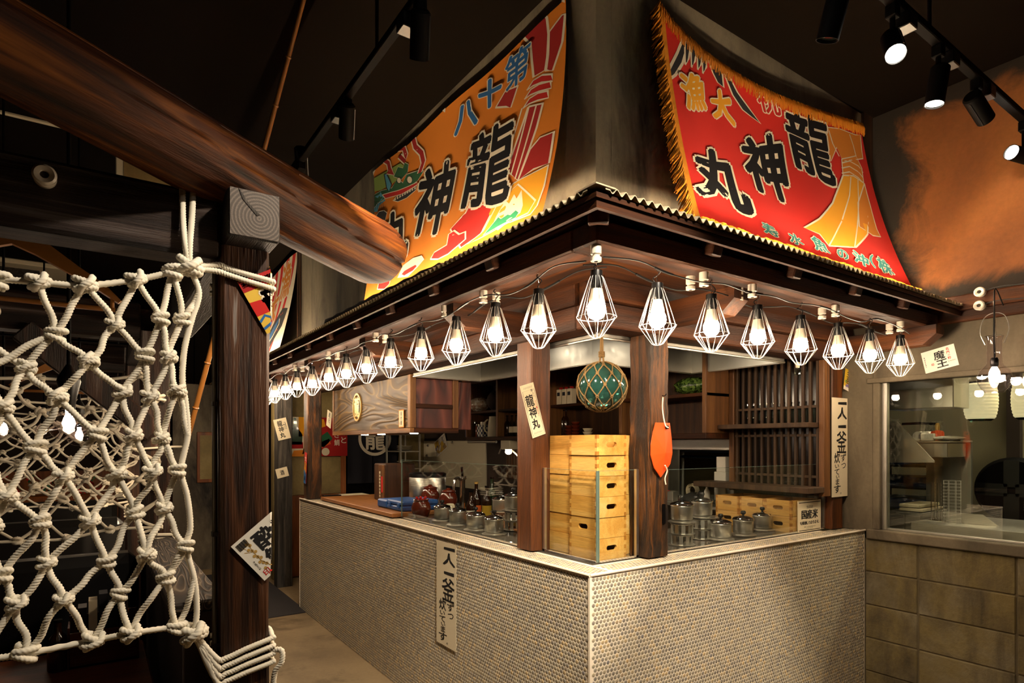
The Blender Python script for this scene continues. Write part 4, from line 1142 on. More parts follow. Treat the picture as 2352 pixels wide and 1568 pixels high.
# ------------------------------------------------------------------ glass screens on the counter
def screen(label, a, b, z1, ends=(True, True)):
    a = Vector(a); b = Vector(b)
    t = thing('glass_screen', label, 'glass screen', a)
    MB().beam(a + Vector((0, 0, (z1 - a.z) / 2 + .004)), b + Vector((0, 0, (z1 - a.z) / 2 + .004)), .006, z1 - a.z - .008).build('pane', M_glass, t)
    MB().beam(a + Vector((0, 0, .004)), b + Vector((0, 0, .004)), .014, .008).build('channel', M_chrome, t)
    MB().beam(a + Vector((0, 0, z1 - a.z + .0005)), b + Vector((0, 0, z1 - a.z + .0005)), .006, .0012).build('top_edge', M_gledge, t)
    d = (b - a).normalized()
    for e, p, s in ((ends[0], a, 1), (ends[1], b, -1)):
        if e:
            q = p + d * s * .006
            MB().box(q.x - .007, q.x + .007, q.y - .007, q.y + .007, a.z, z1 + .003).build('end_clamp', M_steel, t)
        else:
            q = p + d * s * .001
            MB().box(q.x - .0031, q.x + .0031, q.y - .0031, q.y + .0031, a.z, z1).build('polished_edge', M_gledge, t)
    return t
zg = CT + .006
screen('glass splash screen between the clay jars and the smooth brown post', (1.690, 3.74, zg), (1.690, 2.365, zg), 1.39, (False, False))
screen('glass screen on the long side of the crate corner', (1.715, 2.222, zg), (1.715, 1.862, zg), 1.385, (True, False))
screen('glass screen on the short side of the crate corner', (1.722, 1.862, zg), (1.952, 1.862, zg), 1.385, (False, True))
screen('wide glass screen before the cooking pots beside the rough dark post', (2.092, 1.862, zg), (3.49, 1.862, zg), 1.38, (False, True))

# ------------------------------------------------------------------ glass fishing float
fc = U(1382, 888, d=2.5); fr = .101
def floatmat():
    m, nt, b, L = _new('sea_green_glass')
    b.inputs['Base Color'].default_value = col4(hx('#2f5a50')); b.inputs['Roughness'].default_value = .05; b.inputs['Transmission Weight'].default_value = .55
    b.inputs['IOR'].default_value = 1.5; b.inputs['Coat Weight'].default_value = .6
    return m
fl = thing('glass_float', 'green glass fishing float in a knotted jute net hanging between the posts', 'float', fc - Vector((0, 0, fr)))
MB().lathe([(max(.0001, fr * math.sin(math.pi * k / 20)), -fr * math.cos(math.pi * k / 20)) for k in range(21)], 36, fc, cap=False).build('glass_ball', floatmat(), fl, True, 180)
nn, mm_ = 10, 6
def fp(i, j):
    th = math.pi * (.06 + .88 * j / mm_); ph = 2 * math.pi * (i + .5 * (j % 2)) / nn
    return fc + Vector((math.sin(th) * math.cos(ph), math.sin(th) * math.sin(ph), math.cos(th))) * (fr + .003)
for j in range(mm_):
    for i in range(nn):
        for di in ((0, -1) if j % 2 == 0 else (0, 1)):
            a, b = fp(i, j), fp(i + di, j + 1)
            path = [fc + (a.lerp(b, k / 5) - fc).normalized() * (fr + .003) for k in range(6)]
            MB().tube(path, .0026, 6, twist=300, lobe=.15).build('net_cord', M_ropeb, fl, True)
for j in range(1, mm_):
    for i in range(nn):
        p = fp(i, j); n = (p - fc).normalized(); t1 = n.orthogonal().normalized(); t2 = n.cross(t1)
        MB().tube([p + n * .001 + (t1 * math.cos(a) + t2 * math.sin(a)) * .0045 for a in [k * math.pi / 4 for k in range(8)]], .003, 6, False, True).build('net_knot', M_ropeb, fl, True)
top = fc + Vector((0, 0, fr))
MB().tube([top + Vector((.016 * math.cos(k * .785), .016 * math.sin(k * .785), -.002)) for k in range(8)], .004, 6, False, True).build('collar_ring', M_ropeb, fl, True)
bot = fc - Vector((0, 0, fr))
MB().tube([bot + Vector((.022 * math.cos(k * .785), .022 * math.sin(k * .785), .001)) for k in range(8)], .005, 6, False, True).build('collar_ring', M_ropeb, fl, True)
for k in range(4):
    a = k * 1.571
    MB().tube([top + Vector((.012 * math.cos(a), .012 * math.sin(a), -.004)), top + Vector((.006 * math.cos(a), .006 * math.sin(a), .03)), top + Vector((.005 * math.cos(a), .005 * math.sin(a), .09)), Vector((fc.x, fc.y, 1.975))], .004, 6, twist=250, lobe=.15).build('hanger_cord', M_ropeb, fl, True)
for k in range(4):
    z = top.z + .024 + k * .006
    MB().tube([(fc.x + .0105 * math.cos(q * .785), fc.y + .0105 * math.sin(q * .785), z) for q in range(8)], .0035, 6, False, True).build('whipping', M_ropeb, fl, True)

# ------------------------------------------------------------------ orange hull board hanging on the rough post
hy = 1.790
def PX(px, py): return U(px, py, y=hy)
ho = thing('hull_board', 'orange painted hull-shaped board hanging by a cord from the rough post', 'board', PX(1515, 1090))
out = [(1505, 970), (1537, 971), (1541, 1005), (1543, 1040), (1538, 1065), (1516, 1096), (1502, 1075), (1494, 1045), (1494, 1020), (1499, 992)]
P_ = [PX(a, b) for a, b in out]; n = len(P_); keel = [PX(1522, 972), PX(1521, 1040), PX(1517, 1094)]
vs = P_ + [p + Vector((0, -.004, 0)) for p in P_] + [keel[0] + Vector((0, -.008, 0)), keel[1] + Vector((0, -.02, 0)), keel[2] + Vector((0, -.006, 0))]
fs = [tuple(range(n))[::-1]] + [(k, (k + 1) % n, n + (k + 1) % n, n + k) for k in range(n)]
K = 2 * n
fs += [(n + 0, n + 1, K), (n + 1, n + 2, K + 1, K), (n + 2, n + 3, K + 1), (n + 3, n + 4, K + 1), (n + 4, n + 5, K + 2, K + 1), (n + 5, n + 6, K + 2), (n + 6, n + 7, K + 1, K + 2), (n + 7, n + 8, K + 1), (n + 8, n + 9, K + 1), (n + 9, n + 0, K, K + 1)]
MB().add(vs, fs).build('hull', M_orangep, ho)
MB().obox(PX(1527, 981) + Vector((0, -.012, 0)), (.016, .012, .014), None, .002).build('slot_cleat', M_black, ho)
MB().tube(crom([PX(1521, 912) + Vector((0, -.004, 0)), PX(1520, 940) + Vector((0, -.004, 0)), PX(1522, 975) + Vector((0, -.014, 0)), PX(1527, 982) + Vector((0, -.02, 0))], 4), .003, 6).build('cord', M_rope, ho, True)
MB().tube(crom([PX(1519, 1068) + Vector((0, -.02, 0)), PX(1526, 1080) + Vector((0, -.016, 0)), PX(1524, 1098) + Vector((0, -.008, 0)), PX(1527, 1112) + Vector((0, -.006, 0))], 4), .003, 6).build('tail_cord', M_rope, ho, True)
MB().tube([PX(1521, 908), PX(1521, 910) + Vector((0, -.012, 0)), PX(1525, 905) + Vector((0, -.014, 0))], .002, 6).build('nail', M_black, ho)

# ------------------------------------------------------------------ rice pots, stoves
def make_pot():
    t = thing('rice_pot', 'small stainless rice pot', 'pot', (0, 0, 0), 'rice pots on the counter')
    MB().lathe([(.045, .016), (.050, .018), (.052, .022), (.052, .080), (.055, .083), (.054, .086), (.050, .086)], 28).build('pan', M_steel, t, True, 35)
    MB().lathe([(.056, .086), (.056, .090), (.050, .097), (.030, .104), (.012, .107)], 28).build('lid', M_chrome, t, True, 35); ld_ = KIDS[t.name][-1]
    MB().lathe([(.006, .106), (.006, .112), (.013, .118), (.014, .126), (.010, .133), (.0001, .134)], 16, cap=False).build('knob', M_blackp, ld_, True)
    MB().lathe([(.040, .0), (.066, .003), (.069, .007), (.064, .009), (.045, .016)], 28).build('tray', M_steel, t, True, 35)
    return t
def make_stove():
    t = thing('pot_stand', 'perforated stainless pot stand', 'stand', (0, 0, 0), 'pot stands stacked on the counter')
    MB().lathe([(.060, .0), (.066, .003), (.060, .006), (.050, .006)], 24).build('base_ring', M_steel, t, True, 35)
    mb = MB()
    for k in range(10):
        a = 2 * math.pi * k / 10
        mb = MB(); mb.obox((.050 * math.cos(a), .050 * math.sin(a), .026), (.003, .018, .040), rotm('Z', math.degrees(a))); mb.build('wall_tab', M_steel, t)
    MB().lathe([(.052, .046), (.055, .049), (.052, .052), (.046, .052)], 24).build('top_ring', M_steel, t, True, 35)
    return t
P0 = make_pot(); S0 = make_stove(); zp = CT + .0075
fp_ = True
def pot(px, py, lab, z=zp):
    global fp_
    q = U(px, py, z=zp); q.z = z; q += Vector((.01, .02, 0))
    if fp_: P0.location = q; P0['label'] = lab; fp_ = False
    else: dup(P0, q, random.uniform(0, 3), lab)
for (px, py), w in zip(((1016, 1197), (1052, 1207), (1093, 1219), (1136, 1229)), ('next to the clay jar', 'second from the clay jar', 'third from the clay jar', 'nearest the smooth brown post')):
    pot(px, py, f'stainless rice pot with black knob behind the long glass, {w}')
for (px, py), w in zip(((1660, 1241), (1712, 1231), (1756, 1219)), ('beside the perforated stands', 'in the middle of the three', 'nearest the pine crates')):
    pot(px, py, f'stainless rice pot with black knob behind the wide glass, {w}')
sf = True
def stand(p, lab):
    global sf
    if sf: S0.location = p; S0['label'] = lab; sf = False
    else: dup(S0, p, random.uniform(0, 3), lab)
for i, (px, py, nst) in enumerate(((1566, 1250, 2), (1612, 1236, 2), (1598, 1212, 1), (1640, 1205, 1), (1180, 1216, 2), (1150, 1196, 1))):
    b = U(px, py, z=zp)
    for k in range(nst): stand(Vector((b.x, b.y, zp + k * .053)), f'{("lower", "upper")[k]} perforated steel pot stand, {ORD[i]} stack counted from the rough post' if px > 1400 else f'{("lower", "upper")[k]} perforated pot stand, {ORD[i - 4]} stack from the smooth brown post')
    if i in (0, 1, 2, 4, 5):
        q = Vector((b.x, b.y, zp + nst * .053)); dup(P0, q, i, f'rice pot on a perforated stand {("against the rough post", "next along from the rough post", "in the back row by the pass-through", "", "touching the smooth brown post", "behind the front pots by the smooth post")[i]}')

# ------------------------------------------------------------------ clay jars, board, blue case and other counter things
def jar(px, py, s, lab, lid=False, zj=0.0):
    b = U(px, py, z=zp); b.z += zj
    t = thing('clay_jar', lab, 'jar', b)
    MB().lathe([(.046 * s, 0), (.052 * s, .006 * s), (.070 * s, .055 * s), (.072 * s, .080 * s), (.060 * s, .112 * s), (.052 * s, .124 * s), (.058 * s, .134 * s), (.055 * s, .138 * s), (.047 * s, .134 * s), (.044 * s, .12 * s)], 32, b).build('body', M_clay, t, True, 60)
    if lid: MB().lathe([(.050 * s, .130 * s), (.046 * s, .142 * s), (.020 * s, .150 * s), (.012 * s, .160 * s), (.0001, .162 * s)], 24, b, cap=False).build('lid', M_clay, t, True)
    else:
        for k in range(7): MB().tube(crom([b + Vector((.02 * s * math.cos(k), .02 * s * math.sin(k), .10 * s)), b + Vector((.03 * s * math.cos(k), .03 * s * math.sin(k), .142 * s)), b + Vector((.042 * s * math.cos(k + .3), .042 * s * math.sin(k + .3), .15 * s))], 3), .007 * s, 6).build('chopstick_bag', M_red, t, True)
    return t
jar(967, 1189, .90, 'brown glazed clay jar filled with red packets, beside the glass edge')
jar(988, 1168, .98, 'brown glazed clay jar standing behind the jar of red packets', True, .027)
jar(1030, 1176, .92, 'brown glazed clay jar behind the white block on its black tray', True, .027)
bd = MB(); b0 = 1.60
q = [U(748, 1155, z=1.02), U(905, 1196, z=1.02)]
o = MB().box(1.63, 2.17, 3.76, 5.30, CT + .0065, CT + .034, .003).build('chopping_board', M_board, None, loc=(1.9, 4.5, CT + .006)); tag(o, 'large brown wooden board lying on the long counter', 'board')
o = MB().box(1.94, 2.18, 2.75, 3.35, CT + .0065, CT + .02, .003).build('chopping_board', M_board, None, loc=(1.9, 3.0, CT + .006)); tag(o, 'smaller brown board lying behind the front rice pots', 'board')
o = None
bc = thing('blue_case', 'blue plastic tool case lying on the large wooden board', 'case', (1.80, 4.2, CT + .034))
MB().box(1.72, 2.00, 3.80, 4.06, CT + .0345, CT + .070, .008).build('lower_shell', M_bluep, bc); MB().box(1.72, 2.00, 3.80, 4.06, CT + .0715, CT + .105, .010).build('upper_shell', M_bluep, bc)
for y in (3.84, 3.99): MB().box(1.712, 1.722, y, y + .03, CT + .055, CT + .088, .002).build('latch', M_bluep, bc)
MB().box(1.72, 1.98, 4.07, 4.24, CT + .0345, CT + .095, .010).build('handle_block', M_bluep, bc)
o = MB().lathe([(.06, 0), (.062, .004), (.035, .008), (.032, .035), (.028, .042), (.0001, .044)], 24, U(876, 1142, z=CT + .036) + Vector((.12, 0, 0)), cap=False).build('rice_mould', M_cream2, None, True, loc=U(876, 1142, z=CT + .036)); tag(o, 'white cap-shaped mould resting on the board beyond the blue case', 'mould')
b = U(1034, 1190, z=zp)
o = MB().box(b.x - .07, b.x + .07, b.y - .07, b.y + .07, zp, zp + .05, .006).build('black_tray_box', M_blackp, None, loc=b); tag(o, 'black box carrying the white block behind the rice pots', 'box')
t = thing('white_block', 'white sheet with a moulded white block on the black box', 'block', b + Vector((0, 0, .051)))
MB().box(b.x - .08, b.x + .08, b.y - .075, b.y + .075, zp + .0515, zp + .0535).build('sheet', M_paperw, t)
MB().lathe([(.034, .0), (.034, .012), (.030, .034), (.024, .042), (.0001, .044)], 8, b + Vector((0, 0, .054)), cap=False).build('mould', M_cream2, t)
t = thing('order_tray', 'black order tray with a flat rack at the far end of the counter', 'tray', (1.62, 5.40, CT + .006))
MB().box(1.66, 1.85, 5.10 + .22, 5.44, CT + .007, CT + .018, .003).build('tray', M_blackp, t); MB().box(1.68, 1.83, 5.34, 5.42, CT + .019, CT + .040, .004).build('rack', M_blackp, t)
o = MB().box(1.86, 2.12, 5.32, 5.60, CT + .007, CT + .025, .003).build('white_tray', M_cream2, None, loc=(1.95, 5.4, CT + .007)); tag(o, 'pale flat tray beside the black order tray', 'tray')
# tea dispenser box
d0 = Vector((2.02, 4.70, CT + .035))
t = thing('drink_dispenser', 'brown upright drink dispenser with a red label strip', 'dispenser', d0)
MB().box(d0.x - .10, d0.x + .16, d0.y - .14, d0.y + .10, d0.z, d0.z + .30, .008).build('cabinet', M_cabd, t)
MB().box(d0.x - .112, d0.x - .1005, d0.y - .13, d0.y - .02, d0.z + .01, d0.z + .29, .002).build('front_plate', M_cab, t)
o = MB().box(d0.x - .1135, d0.x - .1122, d0.y - .115, d0.y - .085, d0.z + .07, d0.z + .20).build('red_label', M_red, t)
for k in range(8): MB().box(d0.x - .1135, d0.x - .1122, d0.y - .065, d0.y - .045, d0.z + .03 + k * .027, d0.z + .05 + k * .027).build('key', M_cream2, t)
# urns
for (px, lab) in ((963, 'polished canister with black lid beside the tea dispenser'), (1001, 'polished canister with black lid behind the clay jars')):
    c = U(px, 1140, d=4.70); c.z = CT + .0345
    t = thing('steel_canister', lab, 'canister', c)
    MB().lathe([(.075, 0), (.078, .004), (.078, .20), (.074, .205)], 28, c).build('body', M_steel, t, True, 40)
    MB().lathe([(.080, .206), (.080, .232), (.066, .240), (.0001, .241)], 28, c, cap=False).build('lid', M_blackp, t, True, 40)
# beer tap column, bottles and glasses at the back
def bottle(p, h, r, m, lab, mlab=None, group='bottles behind the counter', cap=None):
    t = thing('bottle', lab, 'bottle', p, group)
    MB().lathe([(r * .92, 0), (r, .005), (r, h * .58), (r * .85, h * .66), (r * .36, h * .76), (r * .34, h * .96), (r * .40, h * .965), (r * .40, h * .985)], 18, p).build('body', m, t, True, 50); bd = KIDS[t.name][-1]
    if mlab: MB().lathe([(r * 1.015, h * .18), (r * 1.015, h * .46)], 18, p, cap=False).build('label_band', mlab, bd, True)
    MB().lathe([(r * .43, h * .955), (r * .43, h), (.0001, h + .001)], 14, p, cap=False).build('cap', cap or M_black, t, True)
    return t
M_brownb = plain('brown_bottle', hx('#2a1407'), .12, coat=.5); M_greenb = plain('green_bottle', hx('#12351c'), .12, coat=.5)
M_olab = plain('orange_label', hx('#d8641f'), .6); M_ylab = plain('yellow_label', hx('#d8b02e'), .6)
bx = 2.55
o = MB().box(2.45, 3.0, 3.9, 6.0, .70, .90, .006).build('back_worktop', M_steeld, None, loc=(2.7, 4.9, 0))
wt = thing('back_bench', 'dark steel work bench standing in the middle of the kiosk', 'bench', (2.7, 4.9, 0)); bpy.data.objects.remove(o)
MB().box(2.45, 3.0, 3.7, 6.0, .84, .88, .004).build('top', M_steeld, wt); 
for x in (2.48, 2.97):
    for y in (3.75, 5.95): MB().box(x - .02, x + .02, y - .02, y + .02, 0, .84).build('leg', M_steel, wt)
zb = .881
for i, (px, h, m, ml, lab) in enumerate(((1082, .26, M_brownb, M_paperw, 'dark bottle with a white label on the steel bench'), (1094, .31, M_brownb, M_olab, 'tall dark bottle with an orange label on the steel bench'), (1118, .27, M_brownb, M_ylab, 'dark bottle with a yellow oval label on the steel bench'), (1130, .33, M_greenb, None, 'green bottle without label on the steel bench'))):
    p = U(px, 1100, y=3.85 + .1 * i); p.z = zb; bottle(p, h * 1.05, .038, m, lab, ml, cap=M_gold if i == 1 else None)
t = thing('beer_tap', 'chrome drink tap with black lever on the steel bench', 'tap', (U(1062, 1100, y=4.0).x, 4.0, zb)); c = Vector(t.location)
MB().lathe([(.05, 0), (.05, .01), (.022, .015), (.022, .34), (.03, .35), (.03, .37)], 18, c).build('column', M_chrome, t, True, 40)
MB().tube(crom([c + Vector((0, 0, .33)), c + Vector((-.05, -.02, .36)), c + Vector((-.09, -.04, .34)), c + Vector((-.10, -.045, .26))], 5), .011, 10).build('spout', M_chrome, t, True)
MB().tube([c + Vector((0, 0, .37)), c + Vector((-.005, 0, .44))], .009, 8).build('lever', M_black, t)
for i, px in enumerate((1150, 1163, 1172, 1182)):
    p = U(px, 1100, y=3.8 + .08 * i); p.z = zb
    t = thing('drinking_glass', f'clear stemmed glass on the steel bench, {ORD[3 - i]} from the smooth brown post', 'glass', p, 'glasses on the steel bench')
    MB().lathe([(.03, 0), (.03, .003), (.005, .008), (.005, .10), (.03, .14), (.034, .20)], 16, p, cap=False).build('bowl', M_glassb, t, True, 60)
p = U(1165, 1165, z=zp); 
t = thing('wrap_roll', 'pale roll with yellow wrapper lying behind the rice pots', 'roll', p); p = Vector((2.03, 2.62, zp + .03))
MB().tube([p, p + Vector((0, .28, 0))], .03, 16).build('roll', M_paperw, t, True, 40); MB().tube([p + Vector((0, .10, -.0)), p + Vector((0, .27, 0))], .0305, 16).build('wrapper', M_ylab, t, True, 40)
# ------------------------------------------------------------------ hanging sign cabinet above the long counter
sx0, sx1, sy0, sy1, sz0, sz1 = 1.78, 2.16, 3.80, 5.44, 1.572, 2.065
sg = thing('sign_cabinet', 'hanging wooden sign cabinet with a gilt oval emblem on figured board', 'cabinet', (1.95, 4.6, sz0))
MB().box(sx0 + .02, sx1, sy0 + .02, sy1, sz0 + .03, sz1).build('case', M_cabd, sg)
fb = MB().box(sx0 + .008, sx0 + .02, sy0 + .045, sy1 - .03, sz0 + .036, sz1 - .02).build('sign_board', M_sign, sg)
MB().box(sx0, sx0 + .03, sy0, sy1, sz0, sz0 + .035, .003).build('bottom_rail', M_caby, sg)
MB().box(sx0, sx0 + .03, sy1 - .03, sy1, sz0 + .036, sz1, .003).build('stile', M_cab, sg)
MB().box(sx0, sx0 + .045, sy0, sy0 + .045, sz0 + .036, sz1, .003).build('stile', M_cab, sg)
MB().box(sx0 + .03, sx1, sy0, sy0 + .03, sz0, sz0 + .035, .003).build('bottom_rail', M_eave, sg)
MB().box(sx1 - .045, sx1, sy0, sy0 + .03, sz0 + .036, sz1, .003).build('stile', M_cab, sg)
MB().box(sx0 + .046, sx1 - .046, sy0 + .002, sy0 + .026, 1.745, 1.775, .003).build('mid_rail', M_eave, sg)
for z0_, z1_ in ((sz0 + .036, 1.744), (1.776, 1.95)): MB().box(sx0 + .046, sx1 - .046, sy0 + .014, sy0 + .019, z0_, z1_).build('shutter_panel', M_redwd, sg)
MB().box(sx0 + .046, sx1 - .046, sy0 + .002, sy0 + .026, 1.951, 1.98, .003).build('top_rail', M_eave, sg)
MB().box(sx0 + .03, sx1, sy0 + .03, sy1, sz0 + .004, sz0 + .028).build('bottom_panel', M_cab, sg)
ec = U(821, 935, x=sx0 + .004); ew, eh = .092, .115
ef = lambda a, b, h=0.0: Vector((sx0 - .003 - h, ec.y - a * ew, ec.z + b * eh))
mb = MB(); N_ = 40
for r0, r1 in ((.86, 1.0),):
    vs = []; fs = []
    for k in range(N_):
        a = 2 * math.pi * k / N_
        for r, d in ((r1, .007), (r1, -.004), (r0, -.004), (r0, .007)):
            vs.append((sx0 + d, ec.y - ew * r * math.cos(a), ec.z + eh * r * math.sin(a)))
    for k in range(N_):
        j = (k + 1) % N_
        for q in range(4): fs.append((k * 4 + q, k * 4 + (q + 1) % 4, j * 4 + (q + 1) % 4, j * 4 + q))
    mb.add(vs, fs)
em = thing('emblem', 'gilt oval dragon-character emblem fixed on the sign board', 'emblem', (sx0, ec.y, ec.z - eh))
mb.build('ring', M_gold, em)
pr = Print(); pr.rect_text('龍', -.58, -.68, .58, .72, .028); pr.build('character', M_gold, em, ef)
for px, pl in ((838, 'end nearest the curtain'), (876, 'middle'), (951, 'end nearest the hood')):
    c = U(px, 997, z=sz0); c = Vector((1.83 + (px - 838) * .001, c.y, sz0)); 
    p = U(px, 997, x=1.86)
    o = MB().lathe([(.03, 0), (.03, -.006), (.026, -.008)], 18, (1.86, min(5.35, p.y), sz0 + .004)).build('puck_light', M_under, None, True, loc=(1.86, min(5.35, p.y), sz0)); tag(o, 'small lit puck light under the ' + pl + ' of the sign cabinet', 'light', 'puck lights under the sign cabinet')
MB().box(2.17, 2.30, 3.86, 3.885, 1.60, 1.95, .003).build('open_door', M_redwd, sg)

# ------------------------------------------------------------------ shelf cabinet along the back wall
SXf = 3.15
sh = thing('shelf_cabinet', 'dark wooden wall shelves holding jars and bottles at the back of the kiosk', 'shelf', (3.3, 3.9, 1.53))
ya, yb = 2.425, 5.40
MB().box(SXf, KB - .001, ya, yb, 1.53, 1.565, .003).build('bottom_shelf', M_eavey, sh); MB().box(SXf + .01, KB - .001, ya, yb, 1.80, 1.822, .002).build('shelf', M_eavey, sh); MB().box(SXf, KB - .001, ya, yb, 2.10, 2.13, .003).build('top_board', M_eavey, sh)
for y in (ya, 3.16, 4.0, 4.80, yb - .03): MB().box(SXf, KB - .001, y, y + .03, 1.566, 2.10, .002).build('divider', M_cab, sh)
MB().box(KB - .012, KB - .001, ya + .03, yb - .03, 1.566, 2.10).build('back_panel', M_cabd, sh)
for k in range(10): MB().box(SXf + .01, SXf + .02, 4.2 + k * .13, 4.2 + k * .13 + .127, 2.131, 2.235).build('plank', M_panel, sh)
zs0, zs1 = 1.566, 1.823
def boxthing(name, label, cat, p, s, m, parts=(), group=None, ch=.003):
    t = thing(name, label, cat, p, group)
    MB().box(p[0] - s[0] / 2, p[0] + s[0] / 2, p[1] - s[1] / 2, p[1] + s[1] / 2, p[2], p[2] + s[2], ch).build('body', m, t)
    for nm, mm, (dx, dy, dz), sz in parts:
        MB().box(p[0] + dx - sz[0] / 2, p[0] + dx + sz[0] / 2, p[1] + dy - sz[1] / 2, p[1] + dy + sz[1] / 2, p[2] + dz, p[2] + dz + sz[2], .002).build(nm, mm, t)
    return t
def onshelf(px, x=3.27): return U(px, 900, x=x).y
for k, px in enumerate((1289, 1301, 1313)):
    boxthing('sauce_carton', f'cream carton with red cap on the upper shelf, {ORD[k]} from the smooth brown post', 'carton', (3.25, onshelf(px, 3.25), zs1), (.06, .055, .13), M_paper, [('cap', M_red, (0, 0, .1305), (.025, .025, .018)), ('label_patch', M_navy, (-.0303, 0, .075), (.002, .035, .03))], 'cartons on the wall shelf')
boxthing('storage_tub', 'grey blue plastic tub on the upper wall shelf', 'tub', (3.27, onshelf(1078), zs1), (.18, .16, .11), M_bluep and plain('grey_blue_tub', hx('#6b7a86'), .5), [('lid', M_bluep, (0, 0, .1105), (.19, .17, .015))])
# bag of packets: lumpy mesh
def lump(name, label, cat, c, s, m, seed, n=18, amp=.22):
    rnd = random.Random(seed); ph = [(rnd.uniform(2, 7), rnd.uniform(0, 6), rnd.uniform(2, 7), rnd.uniform(0, 6)) for _ in range(6)]
    vs = []; fs = []
    for j in range(n // 2 + 1):
        th = math.pi * j / (n // 2)
        for i in range(n):
            a = 2 * math.pi * i / n
            r = 1 + amp * sum(math.sin(p[0] * a * 1.0 // 1 + p[1] + a * round(p[0])) * math.sin(p[2] * th + p[3]) for p in ph) / 3
            vs.append((c[0] + s[0] * r * math.sin(th) * math.cos(a), c[1] + s[1] * r * math.sin(th) * math.sin(a), c[2] + s[2] * (1 - math.cos(th)) / 2 * (.85 + .15 * r)))
    for j in range(n // 2):
        for i in range(n): fs.append((j * n + i, j * n + (i + 1) % n, (j + 1) * n + (i + 1) % n, (j + 1) * n + i))
    o = MB().add(vs, fs).build(name, m, None, True, 60, loc=c); return tag(o, label, cat)
def speck(name, c1, c2, c3, sc=60):
    m, nt, b, L = _new(name); v = nt.nodes.new('ShaderNodeTexVoronoi'); v.inputs['Scale'].default_value = sc; L(coords(nt, L), v.inputs['Vector'])
    s = nt.nodes.new('ShaderNodeSeparateColor'); L(v.outputs['Color'], s.inputs[0])
    L(ramp(nt, L, s.outputs[0], [(.2, c1), (.5, c2), (.8, c3)]), b.inputs['Base Color']); b.inputs['Roughness'].default_value = .25; return m
lump('snack_bag', 'clear bag of pale wrapped packets on the upper shelf', 'bag', (3.27, onshelf(1100), zs1), (.11, .13, .15), speck('packets', hx('#b9a58c'), hx('#8a5a44'), hx('#d9d2c4'), 45), 3)
lump('herb_bag', 'bag of dark green leaves on the shelf by the lattice', 'bag', (3.29, onshelf(1590, 3.29), zs1), (.09, .13, .12), speck('leaves', hx('#20300f'), hx('#3d5520'), hx('#68803a'), 70), 5)
lump('paper_bag', 'crumpled dark bag on the upper shelf beside the snack bag', 'bag', (3.30, onshelf(1132), zs1), (.09, .07, .20), M_dwall, 8)
items = [(1076, .05, .12, M_bluep, 'blue tin'), (1082, .05, .11, M_olab, 'small orange-labelled tin'), (1090, .045, .16, M_glassb, 'clear screw jar'), (1098, .045, .13, M_clay, 'brown spice jar')]
for px, w, h, m, lab in items:
    p = Vector((3.24, onshelf(px, 3.24), zs0))
    t = thing('shelf_jar', lab + ' on the lower wall shelf', 'jar', p)
    MB().lathe([(w * .62, 0), (w * .66, .004), (w * .66, h * .8), (w * .5, h * .88)], 16, p).build('body', m, t, True, 40); MB().lathe([(w * .55, h * .885), (w * .55, h), (.0001, h + .001)], 16, p, cap=False).build('lid', M_chrome, t, True, 40)
M_check = None
def checkmat():
    m, nt, b, L = _new('blue_check'); c = nt.nodes.new('ShaderNodeTexChecker'); c.inputs['Scale'].default_value = 40; c.inputs[1].default_value = col4(hx('#1c2748')); c.inputs[2].default_value = col4(hx('#d8d4c6'))
    L(coords(nt, L), c.inputs['Vector']); L(c.outputs[0], b.inputs['Base Color']); return m
p = Vector((3.24, onshelf(1110, 3.24), zs0)); t = thing('patterned_tin', 'blue and white checked tin on the lower wall shelf', 'tin', p)
MB().box(p.x - .045, p.x + .045, p.y - .05, p.y + .05, p.z, p.z + .12, .006).build('body', checkmat(), t); MB().lathe([(.03, .1205), (.03, .15), (.0001, .152)], 16, p, cap=False).build('lid', M_porc, t, True)
p = Vector((3.24, onshelf(1132, 3.24), zs0)); t = thing('white_jug', 'white plastic jug on the lower wall shelf', 'jug', p)
MB().lathe([(.05, 0), (.055, .01), (.048, .12), (.036, .19), (.038, .20)], 18, p).build('body', M_cream2, t, True, 50); MB().tube(crom([p + Vector((-.03, .045, .17)), p + Vector((-.04, .085, .14)), p + Vector((-.04, .085, .07)), p + Vector((-.03, .052, .04))], 4), .008, 8).build('handle', M_cream2, t, True)
for k, px in enumerate((1165, 1176, 1186)):
    p = Vector((3.25, onshelf(px, 3.25), zs0)); bottle(p, .20, .030, M_glassb if k else M_brownb, ('small dark bottle on the lower shelf beside the post', 'clear spice bottle on the lower shelf beside the post', 'clear spice bottle on the lower shelf behind the post')[k], M_paper if k else None, 'bottles on the wall shelf')
for k, (px, n_) in enumerate(((1308, 3), (1322, 4), (1350, 2))):
    for j in range(n_):
        p = Vector((3.26, onshelf(px, 3.26), zs0 + j * .028)); o = MB().lathe([(.022, 0), (.028, .004), (.040, .024), (.040, .027), (.036, .026), (.022, .008)], 18, p).build('sake_cup', M_clay if k < 2 else M_cream2, None, True, 60, loc=p); tag(o, f'{ORD[j]} cup from the bottom of the {("shorter red-brown", "taller red-brown", "pale")[k]} stack on the lower shelf', 'cup', 'cups stacked on the lower shelf')
for k, px in enumerate((1285, 1293, 1300)):
    p = Vector((3.30, onshelf(px, 3.30), zs0)); bottle(p, .22, .028, M_brownb, f'slim dark bottle on the lower shelf, {ORD[k]} from the smooth brown post beside the cups', None, 'dark bottles beside the cups')
for k in range(4):
    p = Vector((3.32, onshelf(1168, 3.32) + k * .06, zs1)); bottle(p, .22, .028, M_brownb, f'slim dark bottle on the upper shelf, {ORD[k]} along from the smooth brown post', None, 'dark bottles on the upper shelf')
